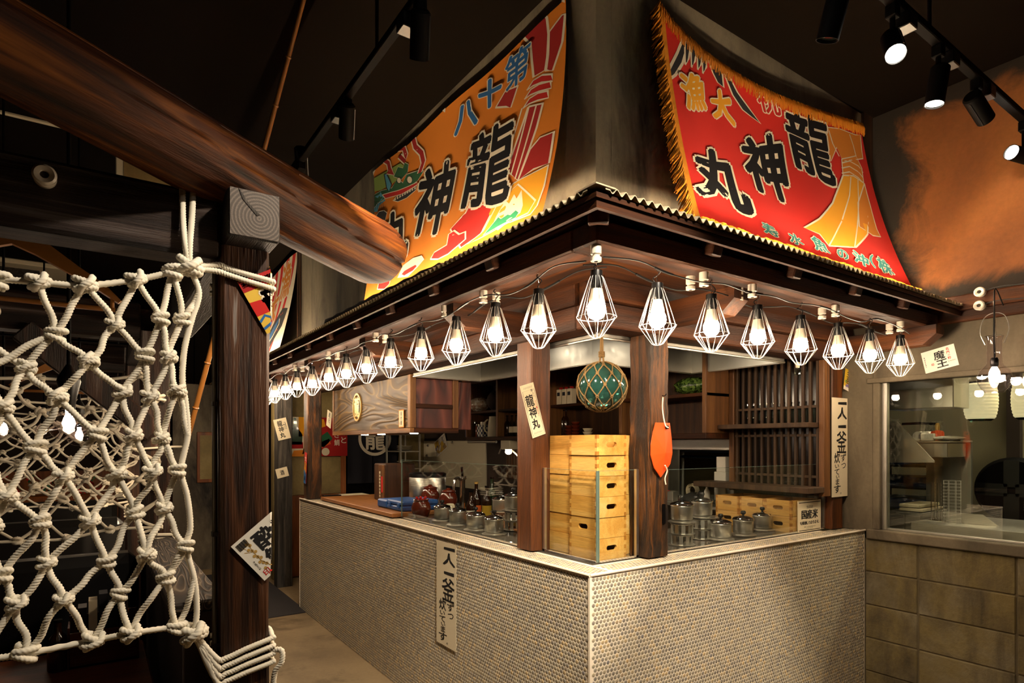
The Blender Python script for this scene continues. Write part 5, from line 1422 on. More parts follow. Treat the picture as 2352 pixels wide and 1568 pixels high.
# lamp fitting under the shelf, utensil rail
t = thing('shelf_lamp', 'white box lamp with glass bulb under the wall shelves', 'lamp', (3.2, onshelf(1168, 3.2), 1.50)); c = Vector(t.location)
MB().box(c.x - .05, c.x + .12, c.y - .09, c.y + .06, c.z - .055, c.z + .028, .004).build('housing', M_cream2, t); MB().lathe([(.03, -.056), (.032, -.085), (.018, -.10), (.0001, -.104)], 16, c, cap=False).build('bulb', M_under, t, True)
MB().tube([Vector((3.17, 4.85, 1.515)), Vector((3.17, 5.38, 1.515))], .012, 10).build('towel_rail', M_steeld, sh, True)
# slatted splash-back behind the bench
sl = thing('slat_screen', 'row of thin dark slats below the wall shelves', 'slats', (3.42, 4.5, 1.2)); 
for k in range(44): MB().box(3.425, 3.440, 3.15 + k * .044, 3.15 + k * .044 + .018, 1.15, 1.50).build('slat', M_cabd if k % 2 else M_lat, sl)
MB().box(3.415, 3.425, 3.12, 5.10, 1.27, 1.29).build('rail', M_lat, sl)
o = MB().tube(crom([(3.30, 5.0, 1.40), (3.28, 4.9, 1.47), (3.27, 4.75, 1.44), (3.28, 4.62, 1.36), (3.28, 4.60, 1.28)], 6), .008, 8).build('spray_hose', M_steel, None, True, loc=(3.3, 4.8, 1.28)); tag(o, 'pale spray hose arching before the dark slats', 'hose')
# back board with pinned leaflet
wb = thing('magnet_board', 'white panel with a tilted pinned leaflet at the back of the kiosk', 'board', (KB, 5.9, 1.0))
MB().box(KB - .02, KB - .001, 5.46, 6.93, 1.0, 1.53, .003).build('panel', M_cream2, wb)
c = U(1012, 1022, x=KB - .022); lv = math.radians(24); lax = Vector((0, -math.cos(lv), math.sin(lv))); lay = Vector((0, math.sin(lv), math.cos(lv)))
sheet('leaflet', 'tilted printed leaflet held by magnets on the white panel', 'leaflet', c - lax * .15 - lay * .095, lax, lay, .30, .19, M_paperw,
      [('print', speck('leaflet_print', hx('#d8cfc0'), hx('#6b5c63'), hx('#c9a43f'), 22), Print().poly([(.01, .01), (.29, .01), (.29, .18), (.01, .18)]))])
for px, py, ml in ((984, 1023, 'pinning the leaflet edge toward the curtain'), (1040, 1016, 'pinning the leaflet edge toward the shelves'), (982, 1046, 'below the leaflet')):
    c = U(px, py, x=KB - .024); o = MB().lathe([(.016, 0), (.018, .008), (.008, .012), (.012, .022), (.0001, .024)], 14, c, rotm('Y', -90), False).build('magnet', M_chrome, None, True, loc=c); tag(o, 'chrome knob magnet ' + ml + ' on the white panel', 'magnet', 'magnets on the white panel')

# ------------------------------------------------------------------ lattice window at the back right
lt = thing('lattice_window', 'dark wooden lattice window with two ledges beside the window post', 'lattice', (3.42, 2.1, 1.25))
MB().box(KB - .012, KB - .001, 1.80, 2.41, 1.24, 2.2).build('backing', plain('lattice_backing', hx('#160e0a'), .15), lt)
for k in range(13):
    y = 1.838 + k * .0437; MB().box(3.385, 3.405, y, y + .015, 1.24, 2.2, .002).build('slat', M_lat, lt)
for z in (1.302, 1.54, 1.705): MB().box(3.390, 3.400, 1.83, 2.40, z, z + .014).build('rail', M_lat, lt)
for y0, y1 in ((1.80, 1.832), (2.385, 2.42)): MB().box(3.375, 3.445, y0, y1, 1.20, 2.2, .003).build('jamb', M_cab, lt)
MB().box(3.26, 3.40, 1.835, 2.42, 1.590, 1.618, .003).build('ledge', M_lat, lt); MB().box(3.22, 3.40, 1.80, 2.58, 1.222, 1.255, .003).build('ledge', M_lat, lt)
for k in range(11):
    y = 1.86 + k * .0455
    p = Vector((3.422, y, 1.619)); t = thing('bottle', f'clear bottle behind the lattice on the upper ledge, {ORD[k]} from the window post', 'bottle', p, 'bottles behind the lattice'); MB().lathe([(.016, 0), (.017, .004), (.017, .075), (.007, .10), (.007, .125)], 12, p).build('body', M_glassb, t, True, 50); MB().lathe([(.0085, .118), (.0085, .13), (.0001, .131)], 10, p, cap=False).build('cap', M_chrome, t, True)
# things in the pass-through
p = Vector((KB + .03, 2.53, 1.1205)); boxthing('white_box', 'tall white box standing at the pass-through edge', 'box', p, (.10, .09, .19), M_paperw); boxthing('white_cup_stack', 'white paper stack on the tall white box', 'stack', (p.x, p.y, p.z + .1905), (.08, .07, .10), M_paperw)
p = Vector((KB - .11, 2.82, 1.10)); 
sc = thing('back_shelf', 'narrow steel shelf below the pass-through', 'shelf', (KB - .1, 2.7, 1.08)); MB().box(KB - .19, KB - .021, 2.35, 3.05, 1.075, 1.095, .003).build('top', M_steel, sc)
for y in (2.37, 3.03): MB().box(KB - .04, KB - .021, y - .012, y + .012, .95, 1.074).build('bracket', M_steel, sc)
t = thing('tape_dispenser', 'black tape dispenser on the narrow steel shelf', 'dispenser', (KB - .11, 2.68, 1.096)); c = Vector(t.location)
MB().prism([(-.08, 0), (.08, 0), (.08, .03), (.03, .06), (-.02, .08), (-.05, .06), (-.08, .09)], c + Vector((.03, 0, 0)), (0, 1, 0), (0, 0, 1), -.06).build('base', M_blackp, t); MB().lathe([(.048, -.012), (.048, .012), (.03, .012), (.03, -.012)], 24, c + Vector((0, -.0, .085)), rotm('Y', 90), False).build('tape_roll', M_cream2, t, True, 40)
bottle(Vector((KB - .10, 2.57, 1.0955)), .14, .02, M_paperw, 'small white squeeze bottle beside the tape dispenser', None, 'bottles behind the counter', M_paperw)
for k, (y, m, lab) in enumerate(((2.86, M_steel, 'steel tin on the narrow shelf'), (2.93, M_red, 'small red-labelled tin on the narrow shelf'))): boxthing('tin', lab, 'tin', (KB - .10, y, 1.0955), (.06, .05, .07), m)
for k, py in enumerate((0, 1)): 
    o = MB().tube([(4.1, 2.3, 0), (4.1, 2.3, 1.44 - k * .05), (4.1, 3.4, 1.44 - k * .05), (4.1, 3.4, 0)], .02, 10).build('kitchen_pipe', M_bluep if k else M_steeld, None, True, loc=(4.1, 2.8, 1.4)); tag(o, ('grey pipe seen through the pass-through', 'blue pipe seen through the pass-through')[k], 'pipe')
# small ceiling sprinkler lamp near the lattice
t = thing('hood_lamp', 'small glass jar lamp hanging below the hood beside the lattice', 'lamp', U(1832, 862, y=1.85)); c = Vector(t.location)
MB().lathe([(.014, 0), (.020, .004), (.020, .035), (.012, .042)], 14, c, cap=False).build('jar', M_glassb, t, True, 40); MB().lathe([(.010, .042), (.012, .07), (.006, .075)], 12, c).build('holder', M_cream2, t, True); MB().tube([c + Vector((0, 0, .07)), Vector((c.x, c.y, 1.97))], .003, 6).build('stem', M_black, t)

# ------------------------------------------------------------------ poster and curtain end wall
def onback(px, py, y=BW - .004): return U(px, py, y=y)
a = onback(668, 1138); bq = onback(785, 1045)
dr = struct(MB().box(1.72, 2.42, BW - .03, BW - .001, .02, .90).build('door_1', M_panel))
fr_ = MB().box(1.72, 2.42, BW - .04, BW - .031, .86, .92).build('frame_rail', M_panel, dr)
for x0, x1 in ((1.72, 1.76), (2.36, 2.42)): MB().box(x0, x1, BW - .04, BW - .001, .921, 2.3).build('frame_stile', M_panel, dr)
MB().box(1.76, 2.36, BW - .03, BW - .012, .925, 1.345).build('frosted_pane', M_cream, dr)
def poster(label, p0, w, h, base, items, nm='food_poster'):
    prs = []
    for m, pts in items: prs.append(('print', m, Print().poly([(a * w, b * h) for a, b in pts])))
    return sheet(nm, label, 'poster', p0, (1, 0, 0), (0, 0, 1), w, h, base, prs, .003)
p = onback(668, 1048)
po = poster('food poster with a green bottle beside the grey post', (1.80, BW - .044, 1.355), .26, .44, M_paper,
  [(M_yel, [(.3, .5), (1, .55), (1, 1), (.3, 1)]), (M_greenb, [(.02, .3), (.45, .3), (.46, .55), (.25, .75), (.2, .98), (.08, .98), (.06, .75), (0, .6)]), (M_dred, [(.02, .2), (.5, .2), (.48, .36), (.03, .38)]), (M_ink, [(.45, .05), (1, .15), (1, .28), (.5, .2)]), (M_orgd, [(0, 0), (.5, 0), (.9, .08), (.6, .17), (.1, .15)])])
pr = Print()
for i, ch in enumerate('刺身と'): pr.rect_text(ch, .30, .33 - i * .09, .36, .40 - i * .09, .01)
for i, ch in enumerate('焼き鯛'): pr.rect_text(ch, .22, .30 - i * .09, .28, .37 - i * .09, .01)
po = sheet('food_poster', 'food poster with sashimi platter and white brush writing beside the curtain', 'poster', (2.06, BW - .044, 1.355), (1, 0, 0), (0, 0, 1), .38, .44, M_dred,
  [('print', M_dgrn, Print().poly([(.0, .18), (.14, .28), (.2, .2), (.1, .1), (0, .12)])), ('print', M_olab, Print().poly([(.02, .14), (.16, .2), (.18, .14), (.06, .09)])), ('print', M_cream2, Print().disc((.12, .05), .045, 16)), ('print', M_yel, Print().poly([(0, .3), (.12, .34), (.1, .42), (0, .43)])), ('lettering', M_wht, pr)], .003)
# noren curtain
nr = thing('noren_curtain', 'dark noren curtain with a pale ringed dragon character in the doorway', 'curtain', (2.72, BW - .05, 1.03))
nx0, nx1 = 2.43, 3.05
for a_, b_ in ((nx0, (nx0 + nx1) / 2 - .004), ((nx0 + nx1) / 2 + .004, nx1)):
    MB().grid(lambda u, v, a_=a_, b_=b_: Vector((a_ + (b_ - a_) * u, BW - .06 + .012 * math.sin(u * 9) * v, 1.95 + (1.03 - 1.95) * v)), 14, 12).build('cloth_panel', M_navy, nr, True, 180)
nc = onback(861, 1007, BW - .075)
pr = Print(); pr.disc((0, 0), .205, 36, .17); pr.build('crest_ring', M_wht, nr, lambda a, b, h=0.0: Vector((nc.x + a, BW - .078 - h, nc.z + b)))
pr = Print(); pr.rect_text('龍', -.12, -.13, .125, .13, .022); pr.build('crest_character', M_wht, nr, lambda a, b, h=0.0: Vector((nc.x + a, BW - .078 - h, nc.z + b)))
MB().tube([(nx0 - .03, BW - .05, 1.955), (nx1 + .03, BW - .05, 1.955)], .012, 10).build('rod', M_bamboo, nr, True)
struct(MB().box(nx0 - .02, nx1 + .04, BW - .012, BW - .002, 0, 1.96).build('door_2', M_black))
# tall steel rack with plates by the curtain
t = thing('plate_rack', 'steel rack of stacked plates beside the curtain', 'rack', (3.0, 6.6, 0))
for x in (2.90, 3.14):
    for y in (6.45, 6.85): MB().box(x - .01, x + .01, y - .01, y + .01, 0, 1.9).build('leg', M_steel, t)
for z in (.6, 1.0, 1.2, 1.4, 1.6): MB().box(2.89, 3.15, 6.44, 6.86, z, z + .012).build('shelf', M_steel, t)
for z, n_ in ((1.013, 3), (1.213, 4), (1.413, 3)):
    for k in range(n_):
        p = Vector((3.02, 6.6, z + k * .02)); o = MB().lathe([(.05, 0), (.09, .014), (.092, .018), (.05, .006)], 20, p).build('plate', M_cream2, None, True, 40, loc=p); tag(o, f'{ORD[k]} plate from the bottom of the {("lowest", "middle", "highest")[int((z - 1) * 5)]} stack on the steel rack', 'plate', 'plates on the steel rack')
# mat on the floor
o = MB().box(.72, 1.56, 5.45, 7.6, 0, .012, .003).build('floor_mat', M_mat, None, loc=(1.1, 6.4, 0)); tag(o, 'dark floor mat beyond the end of the tiled counter', 'mat')
# ------------------------------------------------------------------ booth timber on the left
PYF = 1.75
p1 = rough_post('booth_post', 'big charred booth post with paper labels and rope tied round it', .277, .398, PYF, 1.87, 0, 2.026, M_fig, .003, seed=21, ch=.008)
o = MB().box(-3.0, .2765, PYF, 1.87, 1.985, 2.155, .010).build('cross_beam', M_darkx, None, loc=(-1.3, 1.8, 1.985)); tag(o, 'dark ribbed cross beam carrying a porcelain spool, joined to the big booth post', 'beam')
def endgrain():
    m, nt, b, L = _new('end_grain_rings')
    tc = nt.nodes.new('ShaderNodeTexCoord'); mp = nt.nodes.new('ShaderNodeMapping'); mp.inputs['Location'].default_value = (-.010, 0, -.054); L(tc.outputs['Object'], mp.inputs['Vector'])
    sx_ = nt.nodes.new('ShaderNodeSeparateXYZ'); L(mp.outputs[0], sx_.inputs[0]); cb = nt.nodes.new('ShaderNodeCombineXYZ'); L(sx_.outputs[0], cb.inputs[0]); L(sx_.outputs[2], cb.inputs[1])
    w = nt.nodes.new('ShaderNodeTexWave'); w.wave_type = 'RINGS'; w.rings_direction = 'Z'; w.inputs['Scale'].default_value = 36; w.inputs['Distortion'].default_value = 3.0; w.inputs['Detail'].default_value = 4; w.inputs['Detail Scale'].default_value = 14
    L(cb.outputs[0], w.inputs['Vector'])
    L(ramp(nt, L, w.outputs['Fac'], [(.0, hx('#3a2e24')), (.6, hx('#493c31')), (1.0, hx('#685a4e'))]), b.inputs['Base Color'])
    b.inputs['Roughness'].default_value = .6; bump(nt, L, b, w.outputs['Fac'], .12, .003); return m
jb = thing('joist', 'square dark joist end with pale growth rings over the big booth post', 'joist', (.342, 1.66, 2.027))
MB().box(.279, .405, 1.662, 3.42, 2.027, 2.152, .006).build('timber', M_darky, jb)
MB().box(.2825, .4015, 1.6596, 1.6618, 2.0305, 2.1485).build('end_grain', endgrain(), jb)
MB().prism([(-.04, .055), (-.015, .02), (.012, -.004), (.004, -.008), (-.03, .028)], (.342, 1.6595, 2.095), (1, 0, 0), (0, 0, 1), .0015).build('split', M_grey, jb)
# log
def logmesh():
    A = Vector((-.55, 1.19, 2.235)); Bp = Vector((.905, 2.20, 2.236)); A = Vector((.33, 1.8, 2.235)) - Vector((.878, .609, 0)) * 1.3; 
    rnd = random.Random(2); n = 60; m = 72; d = (Bp - A).normalized(); s = d.cross(Vector((0, 0, 1))).normalized(); u = s.cross(d)
    off = [[rnd.uniform(-1, 1) for _ in range(m)] for _ in range(n + 1)]; vs = []; fs = []
    for j in range(n + 1):
        t = j / n; c = A.lerp(Bp, t) + Vector((0, 0, .012 * math.sin(t * 5))); r = .066 + .056 * t
        if j == n: r *= .93
        for k in range(m):
            a = 2 * math.pi * k / m; q = r * (1 + .03 * math.sin(3 * a + t * 2) + .02 * math.sin(5 * a + 1) + .006 * math.sin(17 * a + 9 * t) + .003 * off[j][k])
            kc = (k - round(2.2 * math.sin(t * 4))) % m           # long drying cracks that wander along the grain
            if kc == 6 and t > .25: q *= .86
            if kc == 69 and t > .45: q *= .90
            if kc == 13 and .1 < t < .9: q *= .93
            vs.append(c + s * math.cos(a) * q + u * math.sin(a) * q)
    for j in range(n):
        for k in range(m): fs.append((j * m + k, j * m + (k + 1) % m, (j + 1) * m + (k + 1) % m, (j + 1) * m + k))
    fs += [tuple(range(m))[::-1], tuple(n * m + k for k in range(m))]
    # local frame: X along the log so that the grain follows it
    M = Matrix((d, s, u)).transposed(); Mi = M.inverted(); me = bpy.data.meshes.new('log_beam')
    me.from_pydata([Mi @ (v - A) for v in vs], [], fs); me.polygons.foreach_set('use_smooth', [True] * len(me.polygons)); me.set_sharp_from_angle(angle=math.radians(50)); me.materials.append(M_log)
    o = mk('log_beam', me); o.matrix_world = Matrix.Translation(A) @ M.to_4x4(); return tag(o, 'long polished round log beam ending before the orange banner', 'log')
lg = logmesh()
def spool(p, label, n=(0, -1, 0)):
    t = thing('porcelain_spool', label, 'insulator', p); M = Vector((0, 0, 1)).rotation_difference(Vector(n)).to_matrix()
    MB().lathe([(.021, 0), (.022, .004), (.022, .012), (.017, .016), (.017, .02), (.023, .025), (.0235, .032), (.019, .036), (.009, .034), (.008, .028)], 28, p, M).build('body', M_porc, t, True, 40)
    MB().lathe([(.0078, .029), (.005, .031), (.0001, .0315)], 14, p, M, False).build('screw', M_grey, t, True); return t
spool(U(104, 412, y=PYF), 'white porcelain spool screwed on the dark ribbed cross beam')
# thin conduit up the post
t = thing('conduit', 'thin grey conduit pipe clipped to the big booth post', 'pipe', (.268, 1.80, 0)); MB().tube([(.2685, 1.80, 0), (.2685, 1.80, 1.98)], .007, 10).build('pipe', plain('grey_conduit', hx('#4a4238'), .4), t, True)
for z in (.95, 1.25, 1.6): MB().box(.261, .277, 1.79, 1.81, z, z + .012).build('clip', M_grey, t)
# second and third rows of posts and beams
for k, (yy, lab) in enumerate(((3.30, 'second charred booth post behind the first net'), (4.85, 'third charred booth post behind the second net'), (6.4, 'fourth charred booth post at the far booths'))):
    rough_post('booth_post', lab, .18, .30, yy, yy + .12, 0, 2.026, M_dark, .003, seed=30 + k, ch=.008)
    o = MB().box(-3.0, .1795, yy, yy + .12, 1.985, 2.155, .010).build('cross_beam', M_darkx, None, loc=(-1.4, yy, 1.985)); tag(o, f'dark cross beam over the {("second", "third", "fourth")[k]} booth post', 'beam')
    if k < 2: spool(Vector((-.34 + k * .1, yy, 2.05)), f'white porcelain spool on the {("second", "third")[k]} cross beam')
for k, yy in enumerate((3.42, 4.97)):
    o = MB().box(.18, .305, yy + .01, yy + 1.4, 2.027, 2.152, .008).build('joist', M_darky, None, loc=(.24, yy, 2.027)); tag(o, f'dark joist running back from the {("second", "third")[k]} booth post', 'joist')
rough_post('booth_post', 'charred post at the left wall side of the first booth', -1.9, -1.78, PYF + .001, 1.87, 0, 1.984, M_dark, .003, seed=41, ch=.008)
# knee brace behind the net
o = MB().beam((.235, 3.28, 1.55), (-.25, 3.28, 1.98), .07, .10, .006).build('knee_brace', M_dark, None, loc=(0, 3.28, 1.7)); tag(o, 'diagonal charred knee brace on the second booth post', 'brace')

# ------------------------------------------------------------------ ropes and nets
RR = .0071
def ropetube(mb, pts, r=RR, n=9, step=.010):
    P = crom(pts, 24) if len(pts) > 2 else [Vector(pts[0]).lerp(Vector(pts[1]), k / 10) for k in range(11)]
    mb.tube(P, r, 12, True, False, twist=300, lobe=.13, phase=random.uniform(0, 6)); return mb
def knot_mesh(name, r, s=1.0, n=12):
    mb = MB(); nk = 60 if n > 6 else 12
    for z, tilt, rx, ry in ((.0075, 14, .0175, .0125), (-.0065, -12, .0165, .0120)):
        M = rotm('Y', tilt) @ rotm('X', 8 * (1 if tilt > 0 else -1))
        mb.tube([M @ Vector((rx * math.cos(2 * math.pi * k / nk), ry * math.sin(2 * math.pi * k / nk), 0)) * s + Vector((0, 0, z * s)) for k in range(nk)], r * .95, n, False, True, twist=300 if n > 6 else 0, lobe=.13 if n > 6 else 0)
    P = crom([Vector((-.012, -.004, -.016)) * s, Vector((-.006, -.017, -.004)) * s, Vector((.006, -.018, .006)) * s, Vector((.012, -.004, .017)) * s], 12 if n > 6 else 4)
    mb.tube(P, r * .95, n, True, False, twist=300 if n > 6 else 0, lobe=.13 if n > 6 else 0)
    me = bpy.data.meshes.new(name); me.from_pydata([tuple(v) for v in mb.v], [], mb.f); me.polygons.foreach_set('use_smooth', [True] * len(me.polygons)); me.materials.append(M_rope); return me
NY = 1.735
rn = random.Random(12)
def N(px, py, dy=None): return U(px, py, y=NY + (rn.uniform(-.014, .014) if dy is None else dy))
rows = {
 'A': [(-10, 640), (90, 648), (196, 655), (314, 642), (396, 624)],
 'B': [(-60, 745), (128, 767), (265, 745), (369, 732), (418, 734)],
 'C': [(60, 845), (205, 831), (333, 817), (388, 822)],
 'D': [(5, 934), (132, 913), (281, 899), (344, 910), (407, 899)],
 'E': [(81, 1028), (224, 996), (307, 1000), (371, 1007)],
 'F': [(15, 1139), (147, 1094), (268, 1087), (352, 1083), (407, 1079)],
 'G': [(92, 1198), (207, 1196), (311, 1177), (377, 1166)],
 'H': [(4, 1322), (107, 1292), (245, 1288), (337, 1273), (426, 1254)],
 'I': [(38, 1384), (147, 1377), (275, 1362), (381, 1326)],
 'J': [(-55, 1518), (58, 1501), (213, 1471), (302, 1454), (405, 1441)],
}
# two more columns beyond the frame so that the net goes on to the next post
def extend(r, n, dx, dy):
    a = r[0]
    return [(a[0] - dx * k, a[1] + dy * k) for k in range(n, 0, -1)] + r
ext = {'A': (2, 105, -6), 'B': (2, 120, 4), 'C': (3, 118, 5), 'D': (2, 122, 6), 'E': (3, 120, 8), 'F': (2, 118, 10), 'G': (3, 112, 10), 'H': (2, 112, 14), 'I': (3, 108, 16), 'J': (2, 118, 16)}
NP = {}
for k, r in rows.items():
    r2 = extend(r, *ext[k]); NP[k] = [N(*p) for p in r2]
net = thing('rope_net', 'cream knotted rope net tied to the big booth post beside the first booth', 'rope net', N(200, 1490, 0))
def cordpart(a, b, bend=None):
    a = Vector(a); b = Vector(b); m = a.lerp(b, .5); L_ = (b - a).length
    o1 = Vector((rn.uniform(-.06, .06), rn.uniform(-.05, .05), rn.uniform(-.05, .02))) * L_
    o2 = Vector((rn.uniform(-.06, .06), rn.uniform(-.05, .05), rn.uniform(-.05, .02))) * L_
    ropetube(MB(), [a, a.lerp(b, .33) + o1, a.lerp(b, .67) + o2, b]).build('cord', M_rope, net, True, 180)
KM = [knot_mesh('knot', RR, 1.0), knot_mesh('knot', RR, 1.12)]
def knotpart(p, s=1.0, parent=net, me=None):
    o = mk('knot', me or KM[rn.randrange(2)], parent); o.location = Vector(p) - ORG[parent.name]
    o.rotation_euler = (rn.uniform(-.3, .3), rn.uniform(-.35, .35), rn.uniform(-.5, .5) + (3.14 if rn.random() < .4 else 0)); o.scale = (s, s, s)
A_, B_, C_, D_, E_, F_, G_, H_, I_, J_ = [NP[k] for k in 'ABCDEFGHIJ']
def zig(up, lo, lo_first):
    """up/lo rows: each lower node hangs from the two nearest upper nodes"""
    for i, q in enumerate(lo):
        c = sorted(range(len(up)), key=lambda k: abs((up[k].x) - q.x))[:2]
        for k in c: cordpart(up[k], q)
edge = [N(*p, 0) for p in ((435, 615), (457, 672), (440, 735), (424, 800), (419, 870), (427, 930), (431, 1000), (416, 1078), (430, 1140), (437, 1210), (428, 1256), (446, 1330), (452, 1400), (446, 1454))]
def pair(up, lo):
    # regular diamond: node i of the wider row links to neighbours left and right in the next row
    for i, q in enumerate(lo):
        l = [k for k in range(len(up)) if up[k].x <= q.x]; r = [k for k in range(len(up)) if up[k].x > q.x]
        if l: cordpart(up[l[-1]], q)
        if r: cordpart(up[r[0]], q)
for a, b in ((A_, B_), (B_, C_), (C_, D_), (D_, E_), (E_, F_), (F_, G_), (G_, H_), (H_, I_), (I_, J_)): pair(a, b)
for p, e in ((B_[-1], edge[1]), (D_[-1], edge[6]), (E_[-1], F_[-1]), (J_[-1], edge[11]), (I_[-1], H_[-1])): cordpart(p, e)
ropetube(MB(), edge).build('edge_rope', M_rope, net, True, 180)
ropetube(MB(), A_ + [edge[0]]).build('top_rope', M_rope, net, True, 180)
ropetube(MB(), J_ + [edge[-1]]).build('bottom_rope', M_rope, net, True, 180)
for r in (A_, B_, C_, D_, E_, F_, G_, H_, I_, J_):
    for p in r: knotpart(p, 1.05 if r in (A_, J_) else .90)
for p in (edge[0], edge[-1]): knotpart(p, 1.35)
# loop over the beam and lashings round the post
ropetube(MB(), [edge[0], N(425, 560, -.012), N(420, 500, -.006), N(419, 440, .0), Vector((N(419, 440).x, 1.76, 2.166)), Vector((N(419, 440).x, 1.86, 2.166))]).build('beam_loop', M_rope, net, True, 180)
ropetube(MB(), [edge[0], N(436, 560, -.012), N(441, 500, -.006), N(443, 440, .0), Vector((N(443, 440).x, 1.76, 2.166)), Vector((N(443, 440).x, 1.86, 2.166))]).build('beam_loop', M_rope, net, True, 180)
def lash(z0, z1, side=0, zc=None):
    q0, q1, f, bk = .277 - .009, .398 + .009, PYF - .009, 1.87 + .009
    return [edge[side], Vector((q0 - .004, f - .004, z0 + .004)), Vector((q0 + .02, f - .002, z0)), Vector(((q0 + q1) / 2, f - .002, (z0 + z1) / 2)), Vector((q1 - .008, f, z1)), Vector((q1, f + .02, z1)), Vector((q1, bk, z1 - .003)), Vector((q0, bk, z1 - .004))]
for a, b in ((1.962, 1.945), (1.945, 1.925)): ropetube(MB(), lash(a, b)).build('post_lashing', M_rope, net, True, 180)
for k in range(4): ropetube(MB(), lash(.935 - k * .020, .965 - k * .022, -1)).build('post_lashing', M_rope, net, True, 180)
ropetube(MB(), [Vector((.40, 1.75, .93)), Vector((.425, 1.735, .93)), Vector((.425, 1.73, .90)), Vector((.408, 1.735, .87)), Vector((.405, 1.74, .80)), Vector((.41, 1.742, .68))]).build('tail', M_rope, net, True, 180)
# nets further back
def backnet(y, x0, x1, z0, z1, nx, nz, seed, label):
    rnd = random.Random(seed); t = thing('rope_net', label, 'rope net', ((x0 + x1) / 2, y, z0)); G = {}
    for j in range(nz + 1):
        for i in range(nx + 1):
            f = (i + .5 * (j % 2)) / nx; sag = .06 * math.sin(math.pi * min(1, f)) * (1 if j == 0 else .3)
            G[(i, j)] = Vector((x0 + (x1 - x0) * f + rnd.uniform(-.02, .02), y + rnd.uniform(-.012, .012), z1 + (z0 - z1) * j / nz - sag + rnd.uniform(-.015, .015)))
    km = knot_mesh('knot', RR, 1.0, 5)
    for j in range(nz + 1):
        for i in range(nx + 1):
            if j < nz:
                for di in ((0, -1) if j % 2 == 0 else (0, 1)):
                    if (i + di, j + 1) in G:
                        a, b = G[(i, j)], G[(i + di, j + 1)]; MB().tube(crom([a, a.lerp(b, .5) + Vector((rnd.uniform(-.02, .02), 0, -.01)), b], 4), RR * .95, 6, False).build('cord', M_rope, t, True, 180)
            if x0 - .3 < G[(i, j)].x < x1 + .1:
                o = mk('knot', km, t); o.location = G[(i, j)] - ORG[t.name]; o.rotation_euler = (rnd.uniform(-.3, .3), rnd.uniform(-.3, .3), rnd.uniform(0, 6))
    for j in (0, nz):
        MB().tube(crom([G[(i, j)] for i in range(nx + 1)], 4), RR, 6).build('edge_rope', M_rope, t, True, 180)
    MB().tube(crom([G[(nx, j)] for j in range(nz + 1)], 4), RR, 6).build('edge_rope', M_rope, t, True, 180)
    MB().tube([G[(nx, 0)], Vector((.17, y, z1 + .02))], RR, 6).build('tie', M_rope, t, True); MB().tube([G[(nx, nz)], Vector((.17, y, z0 - .02))], RR, 6).build('tie', M_rope, t, True)
    for k in range(4): MB().tube([(.168, y - .02, z0 - .03 - k * .02), (.24, y - .06, z0 - .02 - k * .02), (.312, y - .02, z0 - .03 - k * .02), (.312, y + .14, z0 - .03 - k * .02)], RR, 6).build('post_lashing', M_rope, t, True)
backnet(3.28, -1.75, .16, 1.10, 1.80, 11, 9, 3, 'cream rope net tied to the second booth post behind the black sofa')
backnet(4.83, -1.75, .16, 1.10, 1.80, 11, 9, 4, 'cream rope net tied to the third booth post')
backnet(6.38, -1.75, .16, 1.10, 1.80, 10, 8, 5, 'cream rope net tied to the fourth booth post')

# ------------------------------------------------------------------ hangers
def hanger(c, w, label, rz=0.0):
    c = Vector(c); t = thing('coat_hanger', label, 'hanger', c)
    top = [(-.5, -.33), (-.42, -.245), (-.30, -.165), (-.16, -.06), (-.07, -.012), (0, 0), (.07, -.012), (.16, -.06), (.30, -.165), (.42, -.245), (.5, -.33)]
    bot = [(.485, -.345), (.40, -.29), (.25, -.205), (.10, -.125), (0, -.085), (-.10, -.125), (-.25, -.205), (-.40, -.29), (-.485, -.345)]
    ax = Vector((math.cos(rz), math.sin(rz), 0))
    MB().prism([(a * w, b * w) for a, b in top + bot], c - Vector((0, -.009, 0)), ax, (0, 0, 1), .018).build('shoulders', M_hang, t)
    MB().tube([c + ax * (-.44 * w) + Vector((0, 0, -.385 * w)), c + ax * (.47 * w) + Vector((0, 0, -.385 * w))], .0065, 10).build('trouser_bar', M_hang, t, True)
    for s in (-1, 1): MB().tube([c + ax * (s * .455 * w) + Vector((0, 0, -.31 * w)), c + ax * (s * .455 * w) + Vector((0, 0, -.39 * w))], .005, 8).build('bar_pin', M_hang, t, True)
    MB().tube(crom([c, c + Vector((0, 0, .03)), c + Vector((.012, 0, .05)), c + Vector((.02, 0, .075)), c + Vector((0, 0, .095)), c + Vector((-.02, 0, .078))], 5), .0022, 6).build('hook', M_chrome, t, True)
    return t
h1 = U(28, 525, y=1.96); hanger(h1, .46, 'wooden coat hanger hung behind the first net')
h2 = U(152, 822, y=3.55); hanger(h2, .42, 'wooden coat hanger hung behind the second net')
t = thing('hanger_rail', 'thin black rail holding the near coat hanger', 'rail', (h1.x, 1.96, h1.z + .09)); MB().tube([(-1.8, 1.96, h1.z + .088), (.27, 1.96, h1.z + .088)], .005, 8).build('bar', M_black, t, True)
for x in (-1.2, .1): MB().tube([(x, 1.96, h1.z + .088), (x, 1.90, 2.0), (x, 1.872, 2.02)], .004, 6).build('bracket', M_black, t)
t = thing('hanger_rail', 'thin black rail holding the far coat hanger', 'rail', (h2.x, 3.55, h2.z + .09)); MB().tube([(-1.8, 3.55, h2.z + .088), (.17, 3.55, h2.z + .088)], .005, 8).build('bar', M_black, t, True)
for x in (-1.2, .1): MB().tube([(x, 3.55, h2.z + .088), (x, 3.48, 2.0), (x, 3.422, 2.02)], .004, 6).build('bracket', M_black, t)

